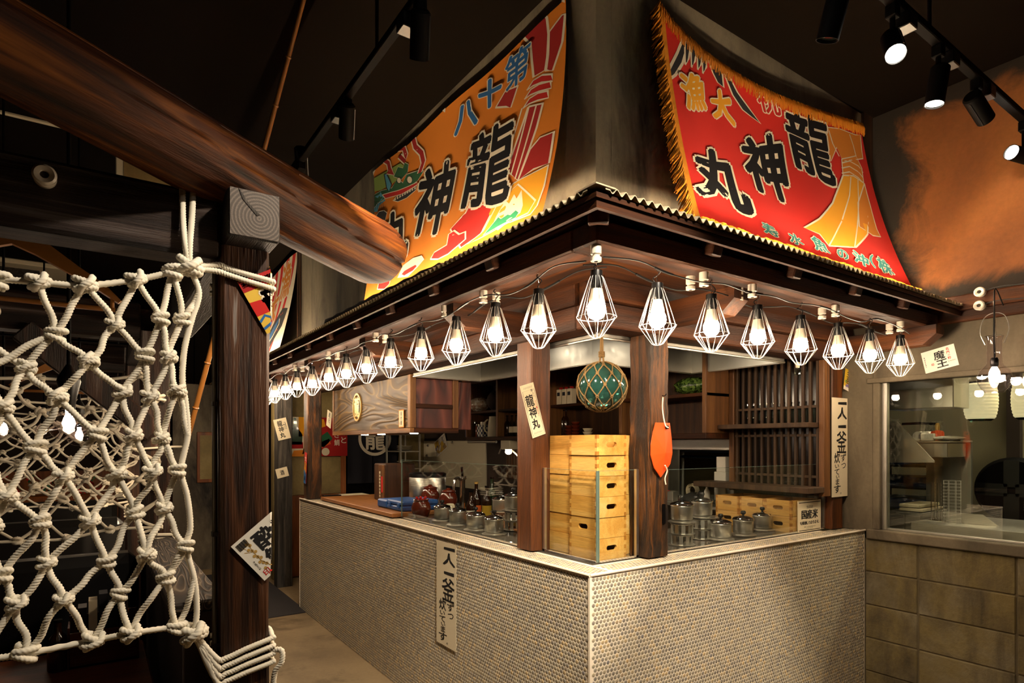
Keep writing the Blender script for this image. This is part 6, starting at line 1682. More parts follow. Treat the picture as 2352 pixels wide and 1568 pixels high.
# ------------------------------------------------------------------ booth furniture
o = MB().box(.185, .292, 1.885, 3.295, 1.03, 1.062, .006).build('ledge', M_ledge, None, loc=(.24, 2.6, 1.03))
pw = thing('booth_partition', 'low booth partition capped with a strongly grained weathered plank', 'partition', (.24, 2.6, 0)); bpy.data.objects.remove(o)
MB().box(.17, .31, 1.88, 3.295, 1.03, 1.062, .006).build('cap_plank', M_ledge, pw); MB().box(.20, .28, 1.88, 3.295, 0, 1.029).build('panel', M_dwall, pw)
def sofa(y0, y1, zb, label, back='far'):
    t = thing('booth_sofa', label, 'sofa', (-.8, (y0 + y1) / 2, 0))
    yb = (y1 - .16, y1) if back == 'far' else (y0, y0 + .16)
    MB().box(-1.75, .165, y0, y1, .02, .24, .01).build('plinth', M_black, t); MB().box(-1.75, .165, y0 + .01, y1 - .01, .241, .43, .03).build('seat', M_leather, t)
    MB().box(-1.75, .165, yb[0], yb[1], .431, zb, .04).build('backrest', M_leather, t); return t
sofa(2.78, 3.27, 1.02, 'black leather booth sofa facing the near table')
sofa(1.885, 2.20, .78, 'black leather booth sofa with its back to the first net', 'near')
sofa(4.30, 4.80, 1.02, 'black leather booth sofa in the second booth'); sofa(5.85, 6.33, 1.02, 'black leather booth sofa in the third booth')
t = thing('booth_table', 'reddish brown wooden booth table between the black sofas', 'table', (-.7, 2.5, 0))
MB().box(-1.7, .16, 2.22, 2.765, .70, .735, .006).build('top', M_table, t); MB().box(-1.1, -.5, 2.42, 2.56, .05, .70, .004).build('pedestal', M_black, t); MB().box(-1.3, -.3, 2.30, 2.68, 0, .049, .006).build('foot', M_black, t)
for k, y in enumerate((3.75, 5.30)):
    t = thing('booth_table', f'brown wooden table in the {("second", "third")[k]} booth', 'table', (-.7, y + .25, 0)); MB().box(-1.7, .16, y, y + .5, .70, .735, .006).build('top', M_table, t); MB().box(-1.1, -.5, y + .18, y + .32, .0, .70, .004).build('pedestal', M_black, t)
# menu caddy on the table
c = Vector((.03, 2.58, .736)); t = thing('menu_caddy', 'brown menu caddy with leaflets at the table end', 'caddy', c)
MB().box(c.x - .10, c.x + .10, c.y - .05, c.y - .044, c.z, c.z + .12).build('front', M_table, t); MB().box(c.x - .10, c.x + .10, c.y + .044, c.y + .05, c.z, c.z + .16).build('back', M_table, t)
for s in (-1, 1): MB().box(c.x + s * .10 - .003, c.x + s * .10 + .003, c.y - .05, c.y + .05, c.z, c.z + .14).build('side', M_table, t)
MB().box(c.x - .10, c.x + .10, c.y - .05, c.y + .05, c.z + .0005, c.z + .008).build('base', M_table, t)
for k in range(5):
    o = MB().box(c.x - .075 + k * .03, c.x - .05 + k * .03, c.y - .035, c.y + .035, c.z + .010, c.z + .20 + .02 * (k % 3)).build('menu', (M_leather, M_paper, M_navy, M_leather, M_dwall)[k], None, loc=(c.x, c.y, c.z + .01)); tag(o, ('black menu', 'pale napkin pack', 'navy menu', 'second black menu', 'brown menu')[k] + ' standing in the menu caddy', 'menu')
p = Vector((-.10, 2.55, .736)); bottle(p, .17, .03, M_brownb, 'dark sauce bottle on the near booth table', None, 'table condiments')
# ------------------------------------------------------------------ pendant bulbs of the booths
def pendant(p, label, r=.055, glass=True, top=CEIL, group='clear globe pendants over the booths'):
    p = Vector(p); t = thing('pendant_lamp', label, 'lamp', p - Vector((0, 0, r)), group)
    MB().tube([p + Vector((0, 0, r + .09)), Vector((p.x, p.y, top))], .006, 8).build('rod', M_black, t, True)
    MB().lathe([(.008, .14 + r), (.030, .10 + r), (.034, .085 + r), (.020, .02 + r), (.018, r - .01)], 18, p).build('holder', M_blackp, t, True, 40)
    MB().lathe([(max(.0001, r * math.sin(math.pi * (1 - k / 16) * .93)), -r * math.cos(math.pi * k / 16 * .93)) for k in range(17)], 24, p, cap=False).build('globe', M_glassp, t, True, 180)
    MB().lathe([(.0001, -.022), (.014, -.016), (.019, 0), (.014, .018), (.009, .03), (.009, .05)], 14, p, cap=False).build('bulb', M_bulb2, t, True, 180)
    return t
pendant(U(158, 972, y=2.5), 'lit clear globe pendant over the near booth table')
pendant(U(182, 1000, y=4.05), 'lit clear globe pendant over the second booth table')
pendant(U(8, 985, y=4.05), 'lit clear globe pendant by the wall end of the second booth')
pendant((-.3, 5.6, 1.6), 'lit clear globe pendant over the third booth table')
for (px, py, yy, lab) in ((482, 944, 8.2, 'small lit lamp far down the aisle by the wall'), (446, 970, 9.0, 'small lit lamp at the end of the aisle')):
    pendant(U(px, py, y=yy), lab, .05)
# far end of the room: wood panels, picture frames, planting
struct(MB().box(-4.1, .9, 9.6, 9.7, 0, 1.15).build('wall_panelling', M_panel))
t = thing('planter', 'long planter of red and green foliage at the back booths', 'planter', (-1.2, 7.3, 1.0)); MB().box(-2.4, .1, 7.2, 7.4, 0, 1.0, .01).build('box', M_panel, t)
lf = MB(); rl = random.Random(9); lr = MB()
for k in range(260):
    c = Vector((rl.uniform(-2.35, .05), rl.uniform(7.22, 7.38), rl.uniform(1.0, 1.16))); a = rl.uniform(0, 6.28); s_ = rl.uniform(.02, .05)
    q = [c, c + Vector((math.cos(a), math.sin(a), .6)) * s_, c + Vector((math.cos(a), math.sin(a), 1.1)) * s_ * 1.6, c + Vector((math.cos(a + .8), math.sin(a + .8), .7)) * s_]
    (lf if k % 2 else lr).add(q, [(0, 1, 2, 3)])
lf.build('green_foliage', M_dgrn, t)['kind'] = 'stuff'; lr.build('red_foliage', M_red, t)['kind'] = 'stuff'
q = U(474, 1040, y=8.0)
t = thing('picture_frame', 'wooden picture frame hanging on the aisle wall', 'frame', q); MB().box(q.x - .10, q.x + .10, 7.99, 8.01, q.z - .35, q.z + .25, .004).build('frame', M_panel, t); MB().box(q.x - .07, q.x + .07, 7.985, 7.99, q.z - .31, q.z + .21).build('picture', M_cream, t)
struct(MB().box(q.x - .35, q.x + .6, 8.011, 8.1, 0, 2.2).build('wall_aisle', M_wallk))
# ceiling cassette and ceiling strip
t = thing('ceiling_air_conditioner', 'cream ceiling air conditioner panel with grille', 'air conditioner', (-.7, 8.3, CEIL - .05)); c = Vector(t.location)
MB().box(-1.2, -.22, 7.85, 8.80, CEIL - .05, CEIL, .01).build('panel', M_cream2, t)
for k in range(12): MB().box(-.95, -.47, 8.05 + k * .045, 8.07 + k * .045, CEIL - .056, CEIL - .05).build('grille_slat', M_grey, t)
o = MB().box(-2.2, .03, 4.40, 4.43, CEIL - .012, CEIL, .002).build('ceiling_strip', M_cream2, None, loc=(-1.2, 4.4, CEIL)); tag(o, 'pale thin trim strip on the dark ceiling', 'trim')
t = thing('air_grille', 'pale wall grille up by the ceiling beyond the log', 'grille', U(345, 402, y=4.4)); c = Vector(t.location); MB().box(c.x - .18, c.x + .25, 4.4, 4.45, c.z - .15, c.z + .1, .004).build('frame', M_cream2, t); MB().box(c.x - .14, c.x + .2, 4.395, 4.4, c.z - .12, c.z + .07).build('louvre', M_cream, t)
MB().tube([(c.x, 4.43, c.z + .1), (c.x, 4.43, CEIL)], .01, 6).build('hanger', M_black, t)
# bamboo rod
a = U(701, -14, d=2.42); b = U(422, 1040, d=2.9)
t = thing('bamboo_pole', 'long leaning bamboo pole behind the log beam', 'pole', b)
L_ = (b - a).length; nseg = 9
MB().tube([a.lerp(b, k / 40) for k in range(41)], [.0085 + .0035 * k / 40 for k in range(41)], 12).build('cane', M_bamboo, t, True)
for k in range(1, nseg):
    f = k / nseg + .01 * math.sin(k * 2.3); c = a.lerp(b, f); d = (b - a).normalized(); r = .0092 + .0035 * f
    MB().tube([c - d * .006, c - d * .001, c + d * .004], [r * .98, r * 1.22, r * .98], 12).build('node_ring', M_bamboo, t, True)
# lashed to the second booth post
MB().tube([(.172, 3.29, b.z + .02), (.31, 3.285, b.z + .03), (b.x + .014, b.y - .016, b.z + .03), (b.x + .016, b.y + .016, b.z + .03), (.31, 3.36, b.z + .03), (.31, 3.43, b.z + .02), (.172, 3.43, b.z + .02)], .005, 6).build('tie_cord', M_rope, t, True)
# ------------------------------------------------------------------ papers with writing
def vert(txt, x0, x1, y1, sizes, off=.02):
    """one vertical line of characters; returns a Print, sizes = heights"""
    p = Print(); y = y1
    for ch, (h, gap, ind, wd) in zip(txt, sizes):
        w = x1 - x0; a = x0 + ind * w; p.text(ch, ((a, y), (a + wd * w, y + h * .08), (a + wd * w, y - h), (a, y - h * .96)), off); y -= h + gap
    return p
# long calligraphy sheets: 一人一釜ずつ炊いています
def longsheet(o, ax, label, w, h):
    p = Print(); s = h
    def C(ch, x, y, cw, chh, off=.03): p.text(ch, ((x * w, y * h), ((x + cw) * w, (y + .006) * h), ((x + cw) * w, (y - chh) * h), (x * w, (y - chh) * h)), off)
    C('一', .42, .955, .50, .022, .05); C('人', .36, .90, .58, .115); C('一', .42, .72, .46, .024, .05)
    C('釜', .30, .66, .62, .22, .012); C('ず', .56, .43, .34, .075, .012); C('つ', .60, .335, .28, .05, .012)
    C('炊', .16, .44, .34, .10, .02); C('い', .20, .325, .24, .035, .02); C('て', .17, .275, .30, .05, .02); C('い', .26, .215, .20, .03, .02); C('ま', .24, .178, .22, .055, .02); C('す', .14, .115, .40, .075, .02); C('。', .52, .04, .08, .014, .0)
    return sheet('calligraphy_sheet', label, 'paper sign', o, ax, (0, 0, 1), w, h, M_paper, [('lettering', M_ink, p)], .0012)
a = U(1003, 1545, x=C0x - .006); b0_ = U(1004, 1240, x=C0x - .006)
zt = U(1004, 1240, x=C0x - .006).z; zb_ = U(1004, 1472, x=C0x - .006).z; yl_ = U(1003, 1300, x=C0x - .006).y; yr_ = U(1048, 1300, x=C0x - .006).y
longsheet((C0x - .006, yl_, zb_), (0, -1, 0), 'long cream calligraphy sheet pasted on the tiled counter front', yl_ - yr_, zt - zb_)
yy = 1.812; q0 = U(1910, 912, y=yy); q1 = U(1960, 912, y=yy); zq = U(1930, 1140, y=yy).z
longsheet((q0.x, yy, zq), (1, 0, 0), 'long white calligraphy sheet wrapped on the dark window post', min(q1.x, XR - .012) - q0.x, q0.z - zq)
def tilted(name, label, cat, c, nx, deg, w, h, m, prs, t=.0012, dn=None):
    """sheet centred at c on a wall whose horizontal axis is nx, turned by deg"""
    c = Vector(c); nx = Vector(nx); a = math.radians(deg); z = Vector((0, 0, 1))
    ax = nx * math.cos(a) + z * math.sin(a); ay = -nx * math.sin(a) + z * math.cos(a)
    return sheet(name, label, cat, c - ax * w / 2 - ay * h / 2, ax, ay, w, h, m, prs, t)
XP, YN = (1, 0, 0), (0, -1, 0)
# label on the smooth post: 龍神丸
def strip_print(w, h):
    p = Print(); p.rect_text('龍', w * .16, h * .58, w * .72, h * .80, .02); p.rect_text('神', w * .20, h * .36, w * .72, h * .56, .025); p.rect_text('丸', w * .22, h * .15, w * .72, h * .34, .035)
    p.rect_text('第', w * .66, h * .84, w * .82, h * .89); p.rect_text('十', w * .72, h * .78, w * .86, h * .83); p.rect_text('八', w * .74, h * .73, w * .88, h * .77)
    q = Print(); q.line([(w * .07, h * .03), (w * .93, h * .03), (w * .93, h * .88), (w * .07, h * .88)], w * .02, True)
    for k in range(6):
        for e in (.07, .93): q.line([(w * (.2 + k * .11), h * (e - .015)), (w * (.26 + k * .11), h * (e + .02))], w * .018)
    r = Print(); tx = 'RYUJINMARU'
    for k, ch in enumerate(tx): r.text(ch, ((w * .86, h * (.66 - k * .03)), (w * .86, h * (.635 - k * .03)), (w * .79, h * (.635 - k * .03)), (w * .79, h * (.66 - k * .03))), .01)
    return [('lettering', M_ink, p), ('border', M_ink, q), ('romaji', M_red, r)]
c = U(1223, 942, x=1.640); c = Vector((1.69, 2.224, U(1223, 942, y=2.224).z))
w_, h_ = .078, .245
tilted('paper_label', 'tilted cream calligraphy strip on the smooth brown post', 'label', Vector((U(1226, 942, y=2.222).x - .006, 2.2215, c.z)), XP, 17, w_, h_, M_paper, strip_print(w_, h_))
# sake labels on the big booth post
yy = PYF - .0065
def at1(px, py): return U(px, py, y=yy)
LW, LH = .132, .132
g = Print(); g.rect_text('酔', .050, .066, .104, .118, .035); g.rect_text('鯨', .046, .010, .106, .064, .030)
bar = Print()
for k in range(14): bar.poly([(.007 + k * .0022, .104), (.0082 + k * .0022 + (k % 3) * .0004, .104), (.0082 + k * .0022 + (k % 3) * .0004, .124), (.007 + k * .0022, .124)])
ear = Print()
for k in range(12): ear.disc((.030 + .006 * math.sin(k * 2.1), .108 - k * .0075), .0045, 8)
ear.line([(.038, .118), (.030, .085), (.030, .05), (.040, .02), (.075, .006)], .0018); ear.line([(.022, .098), (.014, .112)], .0012); ear.line([(.024, .085), (.012, .095)], .0012)
seal = Print(); seal.rect_text('印', .012, .006, .030, .024, .02)
tn = Print(); tn.rect_text('特別純米酒', .112, .05, .118, .12, .0); tn.rect_text('土佐鯨蔵元', .010, .030, .016, .062, .0)
def cornered(name, label, tl, deg, w, h, m, prs):
    a = math.radians(deg); ax = Vector((math.cos(a), 0, math.sin(a))); ay = Vector((-math.sin(a), 0, math.cos(a)))
    t = sheet(name, label, 'label', Vector(tl) - ay * h, ax, ay, w, h, m, prs); wrap_round(t, .3985, yy); return t
cornered('sake_label', 'white sake label set diamond-wise round the edge of the big booth post', at1(530, 1255), 40, LW, LH, M_paperw,
   [('print', M_gold, ear), ('lettering', M_ink, g), ('barcode', M_ink, bar), ('seal', M_red, seal), ('lettering', M_ink, tn)])
cornered('paper_label', 'red and yellow printed label folded round the top of the big booth post', at1(545, 648), 30, .130, .150, M_ylab, [
   ('print', M_dred, Print().poly([(0, .118), (.13, .118), (.13, .15), (0, .15)])), ('print', M_red, Print().poly([(.0, .05), (.045, .05), (.050, .085), (.0, .09)])), ('print', M_red, Print().poly([(.06, .02), (.13, .02), (.13, .06), (.07, .06)])),
   ('print', M_blu, Print().line([(.0, .034), (.02, .046), (.04, .030), (.06, .042), (.09, .026), (.13, .034)], .007)), ('print', M_blu, Print().line([(.0, .014), (.03, .022), (.05, .012), (.08, .022), (.13, .012)], .007)),
   ('lettering', M_wht, Print().rect_text('RYUJINMARU', .006, .125, .122, .141, .02)), ('lettering_outline', M_wht, Print().rect_text('龍', .040, .030, .110, .112, .085)), ('lettering', M_ink, Print().rect_text('龍', .040, .030, .110, .112, .035))])
# grey post labels
xg = 6.543
def gp(px, py): return U(px, py, y=xg)
c = gp(648, 985); w_, h_ = .13, .22
tilted('paper_label', 'tilted cream calligraphy label high on the grey weathered post', 'label', (c.x, xg, c.z), XP, 14, w_, h_, M_paper, [('lettering', M_ink, Print().rect_text('龍', .03, .14, .08, .20, .02).rect_text('神', .03, .08, .08, .135, .02).rect_text('丸', .03, .02, .08, .075, .03).rect_text('大漁', .085, .10, .115, .18, .0))])
c = gp(648, 1085); tilted('paper_label', 'small cream label lower on the grey weathered post', 'label', (c.x, xg, c.z), XP, 14, .12, .10, M_paper, [('lettering', M_ink, Print().rect_text('酒', .04, .025, .08, .075, .02))])
# fish label on the far slim post
c = U(707, 1075, x=1.556); tilted('paper_label', 'red and blue printed label on the slim old post', 'label', (1.556, 5.50, c.z), YN, -8, .07, .28, M_red, [('print', M_blu, Print().poly([(0, 0), (.07, 0), (.07, .09), (0, .12)])), ('print', M_yel, Print().poly([(.01, .13), (.06, .10), (.06, .18), (.02, .20)])), ('lettering', M_wht, Print().rect_text('大', .015, .20, .055, .25, .02).rect_text('漁', .015, .14, .055, .19, .015).rect_text('祝', .015, .08, .055, .13, .015).rect_text('魚', .015, .02, .055, .07, .015))])
# sign cabinet labels
xs = sx0 + .0078
c = U(756, 962, x=xs); tilted('paper_label', 'small white calligraphy label at the far end of the sign board', 'label', (xs, c.y, c.z), YN, -16, .13, .15, M_paper, [('lettering', M_ink, Print().rect_text('蔵', .05, .09, .09, .135, .02).rect_text('元', .05, .04, .09, .08, .02))])
xs = sx0 - .001
c = U(922, 961, x=xs); tilted('paper_label', 'orange printed label at the corner of the sign board', 'label', (xs, c.y, c.z), YN, 0, .085, .125, M_orgd, [('print', M_paper, Print().poly([(.006, .006), (.079, .006), (.079, .119), (.006, .119)])), ('lettering', M_ink, Print().rect_text('長', .03, .082, .055, .11, .02).rect_text('作', .03, .05, .055, .078, .02).rect_text('屋', .03, .018, .055, .046, .02)), ('seal', M_red, Print().rect_text('印', .012, .02, .026, .036, .02))])
# 魔王 and 三岳 labels
xw = XR - .0012
c = U(2158, 824, x=xw); w_, h_ = .155, .115
tilted('sake_label', 'tilted white sake label pasted above the kitchen window', 'label', (xw, c.y, c.z), YN, 12, w_, h_, M_paperw, [('lettering', M_ink, Print().rect_text('魔', .055, .055, .105, .100, .02).rect_text('王', .060, .012, .110, .050, .03).rect_text('本格焼酎', .112, .030, .148, .036, .0).rect_text('薩摩', .008, .03, .013, .09, .0)), ('lettering_red', M_red, Print().rect_text('名', .115, .090, .128, .106, .02).rect_text('門', .115, .072, .128, .086, .02).rect_text('の', .118, .060, .128, .068, .02).rect_text('粋', .115, .042, .130, .057, .02)), ('seal', M_red, Print().rect_text('印', .036, .03, .048, .043, .02))])
yy = 1.8118; c = U(1949, 873, y=yy)
tilted('sake_label', 'yellow sake label with purple flowers above the long white sheet', 'label', (c.x - .012, yy, c.z), XP, -12, .075, .125, M_ylab, [('print', M_paperw, Print().poly([(0, 0), (.075, 0), (.075, .018), (0, .022)])), ('print', plain('violet_print', hx('#7a6aa0'), .7), Print().disc((.05, .03), .012, 10).disc((.03, .027), .010, 10).disc((.064, .042), .008, 10)), ('print', M_lgrn, Print().disc((.015, .05), .010, 8)), ('lettering', M_ink, Print().rect_text('三', .022, .078, .052, .108, .03).rect_text('岳', .022, .040, .054, .074, .03))])

# ------------------------------------------------------------------ glass oil-lamp pendant at the right wall
g0 = U(2284, 868, x=3.46)
t = thing('glass_pendant', 'clear glass oil-lamp shaped pendant before the kitchen window', 'lamp', g0 - Vector((0, 0, .068)))
MB().lathe([(.036, -.068), (.040, -.060), (.050, -.050), (.066, -.016), (.067, .008), (.058, .036), (.040, .054), (.030, .068), (.029, .17), (.036, .195)], 36, g0, cap=False).build('glass_globe', M_glassp, t, True, 60)
MB().tube([g0 + Vector((.036 * math.cos(k * .524), .036 * math.sin(k * .524), .195)) for k in range(12)], .0015, 5, False, True).build('glass_rim', M_chrome, t)
MB().lathe([(.012, .095), (.016, .085), (.016, .060), (.012, .052)], 16, g0).build('socket', M_blackp, t, True)
MB().lathe([(.010, .052), (.020, .030), (.023, .008), (.017, -.012), (.0001, -.018)], 18, g0, cap=False).build('bulb', M_bulb2, t, True, 180)
MB().tube(crom([g0 + Vector((.0, .036, .16)), g0 + Vector((0, .055, .22)), g0 + Vector((0, .04, .285)), g0 + Vector((0, 0, .305)), g0 + Vector((0, -.04, .285)), g0 + Vector((0, -.055, .22)), g0 + Vector((0, -.036, .16))], 5), .0014, 5).build('wire_handle', M_wire, t, True)
hk = Vector((3.574, g0.y, 2.16))
MB().tube(crom([g0 + Vector((0, 0, .09)), g0 + Vector((.004, .003, .2)), g0 + Vector((-.003, 0, .32)), g0 + Vector((.01, .0, .42)), hk], 5), .003, 6).build('cord', M_cable, t, True)
MB().tube(crom([g0 + Vector((.006, 0, .10)), g0 + Vector((.008, .0, .25)), g0 + Vector((.0, .002, .36))], 5), .003, 6).build('grey_cord', M_bulbbase, t, True)
for k, (px, py) in enumerate(((2255, 672), (2254, 703))):
    p = U(px, py, x=XR - .0905); spool(p, ('upper white porcelain spool on the timber rail by the glass pendant', 'lower white porcelain spool on the timber rail by the glass pendant')[k], (-1, 0, 0))
    o = MB().tube(crom([(p.x - .018, p.y, p.z), (p.x - .02, p.y - .08, p.z + .012), (p.x - .02, p.y - .25, p.z), (p.x - .02, p.y - .6, p.z + .01)], 6), .0022, 6).build('power_cable', M_cable, None, True, loc=p); tag(o, ('upper black cable along the timber rail over the window', 'lower black cable along the timber rail over the window')[k], 'cable')

# ------------------------------------------------------------------ kitchen behind the window
M_kwall = plain('kitchen_wall', hx('#8d8468'), .5, var=.12, vscale=2)
def K(px, py, x): return U(px, py, x=x)
struct(MB().box(5.0, 5.06, -1.2, 3.4, 0, 2.6).build('wall_kitchen_back', M_kwall))
# angled steel hood near the glass
a = K(2035, 968, 3.95); 
t = thing('steel_wing', 'angled stainless splash wing behind the kitchen window', 'steel guard', K(2090, 1062, 3.98))
pts = [K(p, q, 3.98) for p, q in ((2037, 968), (2060, 968), (2145, 1058), (2145, 1062), (2035, 1062))]
mb = MB(); n = len(pts); mb.add([p for p in pts] + [p + Vector((.012, 0, 0)) for p in pts], [tuple(range(n)), tuple(range(n, 2 * n))[::-1]] + [(k, (k + 1) % n, n + (k + 1) % n, n + k) for k in range(n)]); mb.build('plate', M_steel, t)
MB().box(3.985, 4.02, pts[0].y - .0, pts[0].y + .03, 0, pts[0].z).build('upright', M_steeld, t)
a = K(2035, 890, 4.05); b = K(2190, 935, 4.05)
t = thing('duct_panel', 'stainless duct panel high behind the kitchen window', 'duct', ((a.x + .1), (a.y + b.y) / 2, b.z)); MB().box(4.05, 4.28, b.y, a.y, b.z, CEIL - .001, .004).build('casing', M_steel, t)
# shelf with rolls, can
zz = K(2150, 1012, 4.25).z; ys_ = (K(2190, 1012, 4.25).y, K(2085, 1012, 4.25).y)
t = thing('kitchen_shelf', 'stainless kitchen shelf with drawer behind the window', 'shelf', (4.35, sum(ys_) / 2, zz)); MB().box(4.2, 4.55, ys_[0], ys_[1], zz - .012, zz, .003).build('top', M_steel, t); MB().box(4.22, 4.5, ys_[0] + .02, ys_[0] + .22, zz - .10, zz - .014, .003).build('drawer', M_steel, t); MB().box(4.52, 4.55, ys_[0], ys_[1], 0, zz - .013).build('upright', M_steeld, t)
for k, px in enumerate((2108, 2122)):
    p = Vector((4.30, K(px, 1000, 4.30).y, zz + .03)); o = MB().tube([p, p + Vector((.16, 0, 0))], .03, 16).build('paper_roll', M_paperw, None, True, 40, loc=p); tag(o, 'white paper roll on the kitchen shelf ' + ('beside the steel wing', 'beside the small white box')[k], 'roll', 'paper rolls on the kitchen shelf')
boxthing('white_box', 'small white box on the kitchen shelf', 'box', (4.30, K(2135, 1000, 4.30).y, zz + .0005), (.08, .07, .045), M_paperw)
p = Vector((4.33, K(2153, 1000, 4.33).y, zz + .0005)); t = thing('gas_torch', 'orange gas can with a kitchen torch head', 'torch', p); MB().lathe([(.036, 0), (.036, .05), (.030, .06), (.012, .065)], 20, p).build('can', M_orangep, t, True, 40); MB().lathe([(.012, .066), (.014, .09), (.010, .11)], 12, p).build('valve', M_gold, t, True); MB().tube([p + Vector((0, 0, .105)), p + Vector((0, .10, .112)), p + Vector((0, .20, .11))], .008, 8).build('nozzle', M_black, t, True)
lump('white_cloth', 'folded white cloth on the kitchen shelf', 'cloth', (4.32, K(2178, 1000, 4.32).y, zz + .0005), (.08, .09, .03), M_paperw, 4, amp=.1)
# lantern shapes added in place of reflections in the window glass
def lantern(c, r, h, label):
    c = Vector(c); t = thing('lantern_reflection', label, 'lantern', c - Vector((0, 0, h / 2)))
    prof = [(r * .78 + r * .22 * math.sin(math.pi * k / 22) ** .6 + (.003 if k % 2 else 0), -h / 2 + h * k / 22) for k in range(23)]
    MB().lathe(prof, 28, c, cap=False).build('paper', M_reflect, t, True, 20); MB().lathe([(r * .62, -h / 2 - .012), (r * .78, -h / 2)], 24, c).build('bottom_ring', M_black, t, True); MB().lathe([(r * .78, h / 2), (r * .62, h / 2 + .012)], 24, c).build('top_ring', M_black, t, True)
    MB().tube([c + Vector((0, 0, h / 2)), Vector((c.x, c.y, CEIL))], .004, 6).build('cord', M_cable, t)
lantern(K(2252, 921, 4.4), .085, .215, 'cream lantern shape added for a window reflection behind the glass pendant'); lantern(K(2366, 915, 4.4), .085, .215, 'cream lantern shape added for a reflection deeper along the kitchen window')
# counter, racks, baskets
zc = K(2230, 1205, 3.95).z; yk = (-.1, K(2112, 1215, 3.95).y)
t = thing('kitchen_counter', 'stainless kitchen counter under the window', 'counter', (4.1, .7, 0)); MB().box(3.83, 4.45, yk[0], yk[1], zc - .05, zc, .004).build('top', M_steel, t); MB().box(3.86, 4.42, yk[0] + .02, yk[1] - .02, 0, zc - .051).build('carcase', M_steeld, t)
p = Vector((3.95, K(2187, 1200, 3.95).y, zc + .001)); t = thing('wire_basket', 'tall cylindrical wire basket on the kitchen counter', 'basket', p); hb = .235
for k in range(14): MB().tube([p + Vector((.042 * math.cos(.5236 * k), .042 * math.sin(.5236 * k), .0015 + hb * k / 13 * 0)) for k in range(12)], .0013, 4, False, True).build('hoop', M_wire, t).location.z = hb * k / 13
for k in range(8): MB().tube([p + Vector((.042 * math.cos(.785 * k), .042 * math.sin(.785 * k), 0)), p + Vector((.042 * math.cos(.785 * k), .042 * math.sin(.785 * k), hb))], .0013, 4).build('upright', M_wire, t)
p = Vector((3.95, K(2153, 1200, 3.95).y, zc + .001)); t = thing('wire_stand', 'chrome wire stand on the kitchen counter', 'stand', p)
for dy in (-.03, .0, .03): MB().tube([p + Vector((0, dy, 0)), p + Vector((0, dy, .22)), p + Vector((.05, dy, .22)), p + Vector((.05, dy, 0))], .0025, 6).build('hoop', M_chrome, t)
MB().box(p.x - .02, p.x + .07, p.y - .05, p.y + .05, p.z, p.z + .006).build('foot', M_chrome, t)
t = thing('sink_wedge', 'stainless sloping drain wedge on the kitchen counter', 'steel guard', (3.95, K(2225, 1190, 3.95).y, zc + .001)); c = Vector(t.location); MB().prism([(-.12, 0), (.12, 0), (.05, .055), (-.12, .055)], c + Vector((.05, 0, 0)), (0, -1, 0), (0, 0, 1), .012).build('plate', M_steel, t)
a = K(2035, 1172, 4.0); b = K(2112, 1172, 4.0)
t = thing('prep_cabinet', 'grey steel prep cabinet in the kitchen corner', 'cabinet', (4.2, (a.y + b.y) / 2, 0)); MB().box(4.04, 4.40, b.y, a.y, 0, a.z - .002, .004).build('carcase', M_steeld, t)
MB().box(4.032, 4.039, b.y + .01, (a.y + b.y) / 2 - .005, .1, a.z - .02).build('door', M_steel, t); MB().box(4.032, 4.039, (a.y + b.y) / 2 + .005, a.y - .01, .1, a.z - .02).build('door', M_steel, t)
for k in range(2):
    o = MB().box(4.05, 4.34, b.y + .0 + k * .02, a.y - .05 + k * .0, a.z + .001 + k * .024, a.z + .021 + k * .024, .004).build('cutting_board', M_cream2, None, loc=(4.1, a.y, a.z)); tag(o, ('lower pale cutting board on the prep cabinet', 'upper pale cutting board on the prep cabinet')[k], 'cutting board')
t = thing('tray_rack', 'dark rack holding blue trays in the kitchen corner', 'rack', (4.65, a.y, 0)); ty = K(2055, 1110, 4.5).y
for y in (ty - .22, ty + .22): MB().box(4.58, 4.94, y - .012, y + .012, 0, 1.55).build('side', M_black, t)
for z in (1.05, 1.2, 1.35): MB().box(4.58, 4.94, ty - .207, ty + .207, z - .012, z).build('shelf', M_black, t)
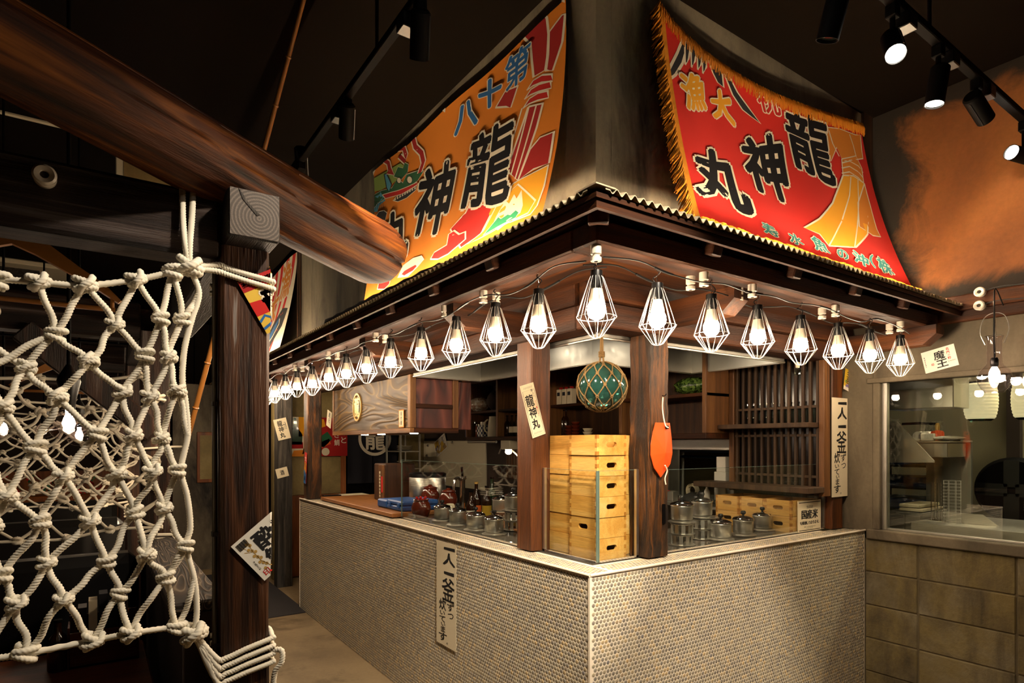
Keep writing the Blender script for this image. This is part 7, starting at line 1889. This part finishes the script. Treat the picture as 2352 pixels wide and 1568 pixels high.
for k, z in enumerate((1.0505, 1.2005, 1.3505)):
    o = MB().box(4.59, 4.93, ty - .19, ty + .19, z, z + .07, .01).build('blue_tray', M_bluep, None, loc=(4.7, ty, z)); tag(o, ('bottom', 'middle', 'top')[k] + ' blue tray in the dark kitchen rack', 'tray')
fc_ = K(2330, 1125, 4.85); t = thing('round_fan', 'black round floor fan at the back of the kitchen', 'fan', (fc_.x, fc_.y, 0)); rf = .21
MB().lathe([(rf * .9, -.05), (rf, -.02), (rf, .02), (rf * .9, .05)], 36, fc_, rotm('Y', 90)).build('shroud', M_black, t, True, 40); MB().tube([(fc_.x, fc_.y, 0), (fc_.x, fc_.y, fc_.z - rf)], .02, 10).build('pole', M_black, t); MB().lathe([(.18, 0), (.18, .02), (.03, .04)], 24, (fc_.x, fc_.y, 0)).build('base', M_black, t, True, 40)
for k in range(4): MB().obox(fc_ + rotm('X', 90 * k) @ Vector((-.055, 0, rf * .5)), (.006, .08, rf * .8), rotm('X', 90 * k)).build('blade', M_blackp, t)
t = thing('wall_upright', 'dark upright post on the kitchen back wall', 'upright', (4.97, K(2328, 1000, 4.95).y, 0)); MB().box(4.94, 4.995, t.location.y - .035, t.location.y + .035, 0, 2.4).build('bar', M_dwall, t)
# unseen ceiling lamp added to light the kitchen, above the window head
t = thing('kitchen_fill_light', 'unseen flat ceiling light added to brighten the kitchen, above the window', 'lamp', (4.75, .8, 2.9)); MB().box(4.6, 4.9, .2, 1.4, 2.88, 2.92, .004).build('housing', M_cream2, t); MB().box(4.62, 4.88, .22, 1.38, 2.873, 2.879).build('diffuser', plain('kitchen_diffuser', (1, 1, 1), .4, emit=(1, .86, .62), es=30.0), t)
MB().tube([(4.75, .8, 2.92), (4.75, .8, CEIL)], .01, 6).build('rod', M_steel, t)
# kiosk interior light fittings recessed in the hood
for k, (x, y) in enumerate(((2.05, 3.0), (2.05, 2.25), (2.75, 2.25))):
    o = MB().lathe([(.06, 0), (.06, -.01), (.05, -.014)], 20, (x, y, 2.094)).build('hood_downlight', M_under, None, True, loc=(x, y, 2.09)); tag(o, 'round lit downlight inside the hood above ' + ('the front rice pots', 'the corner crates', 'the pots behind the wide glass')[k], 'light', 'downlights in the hood')
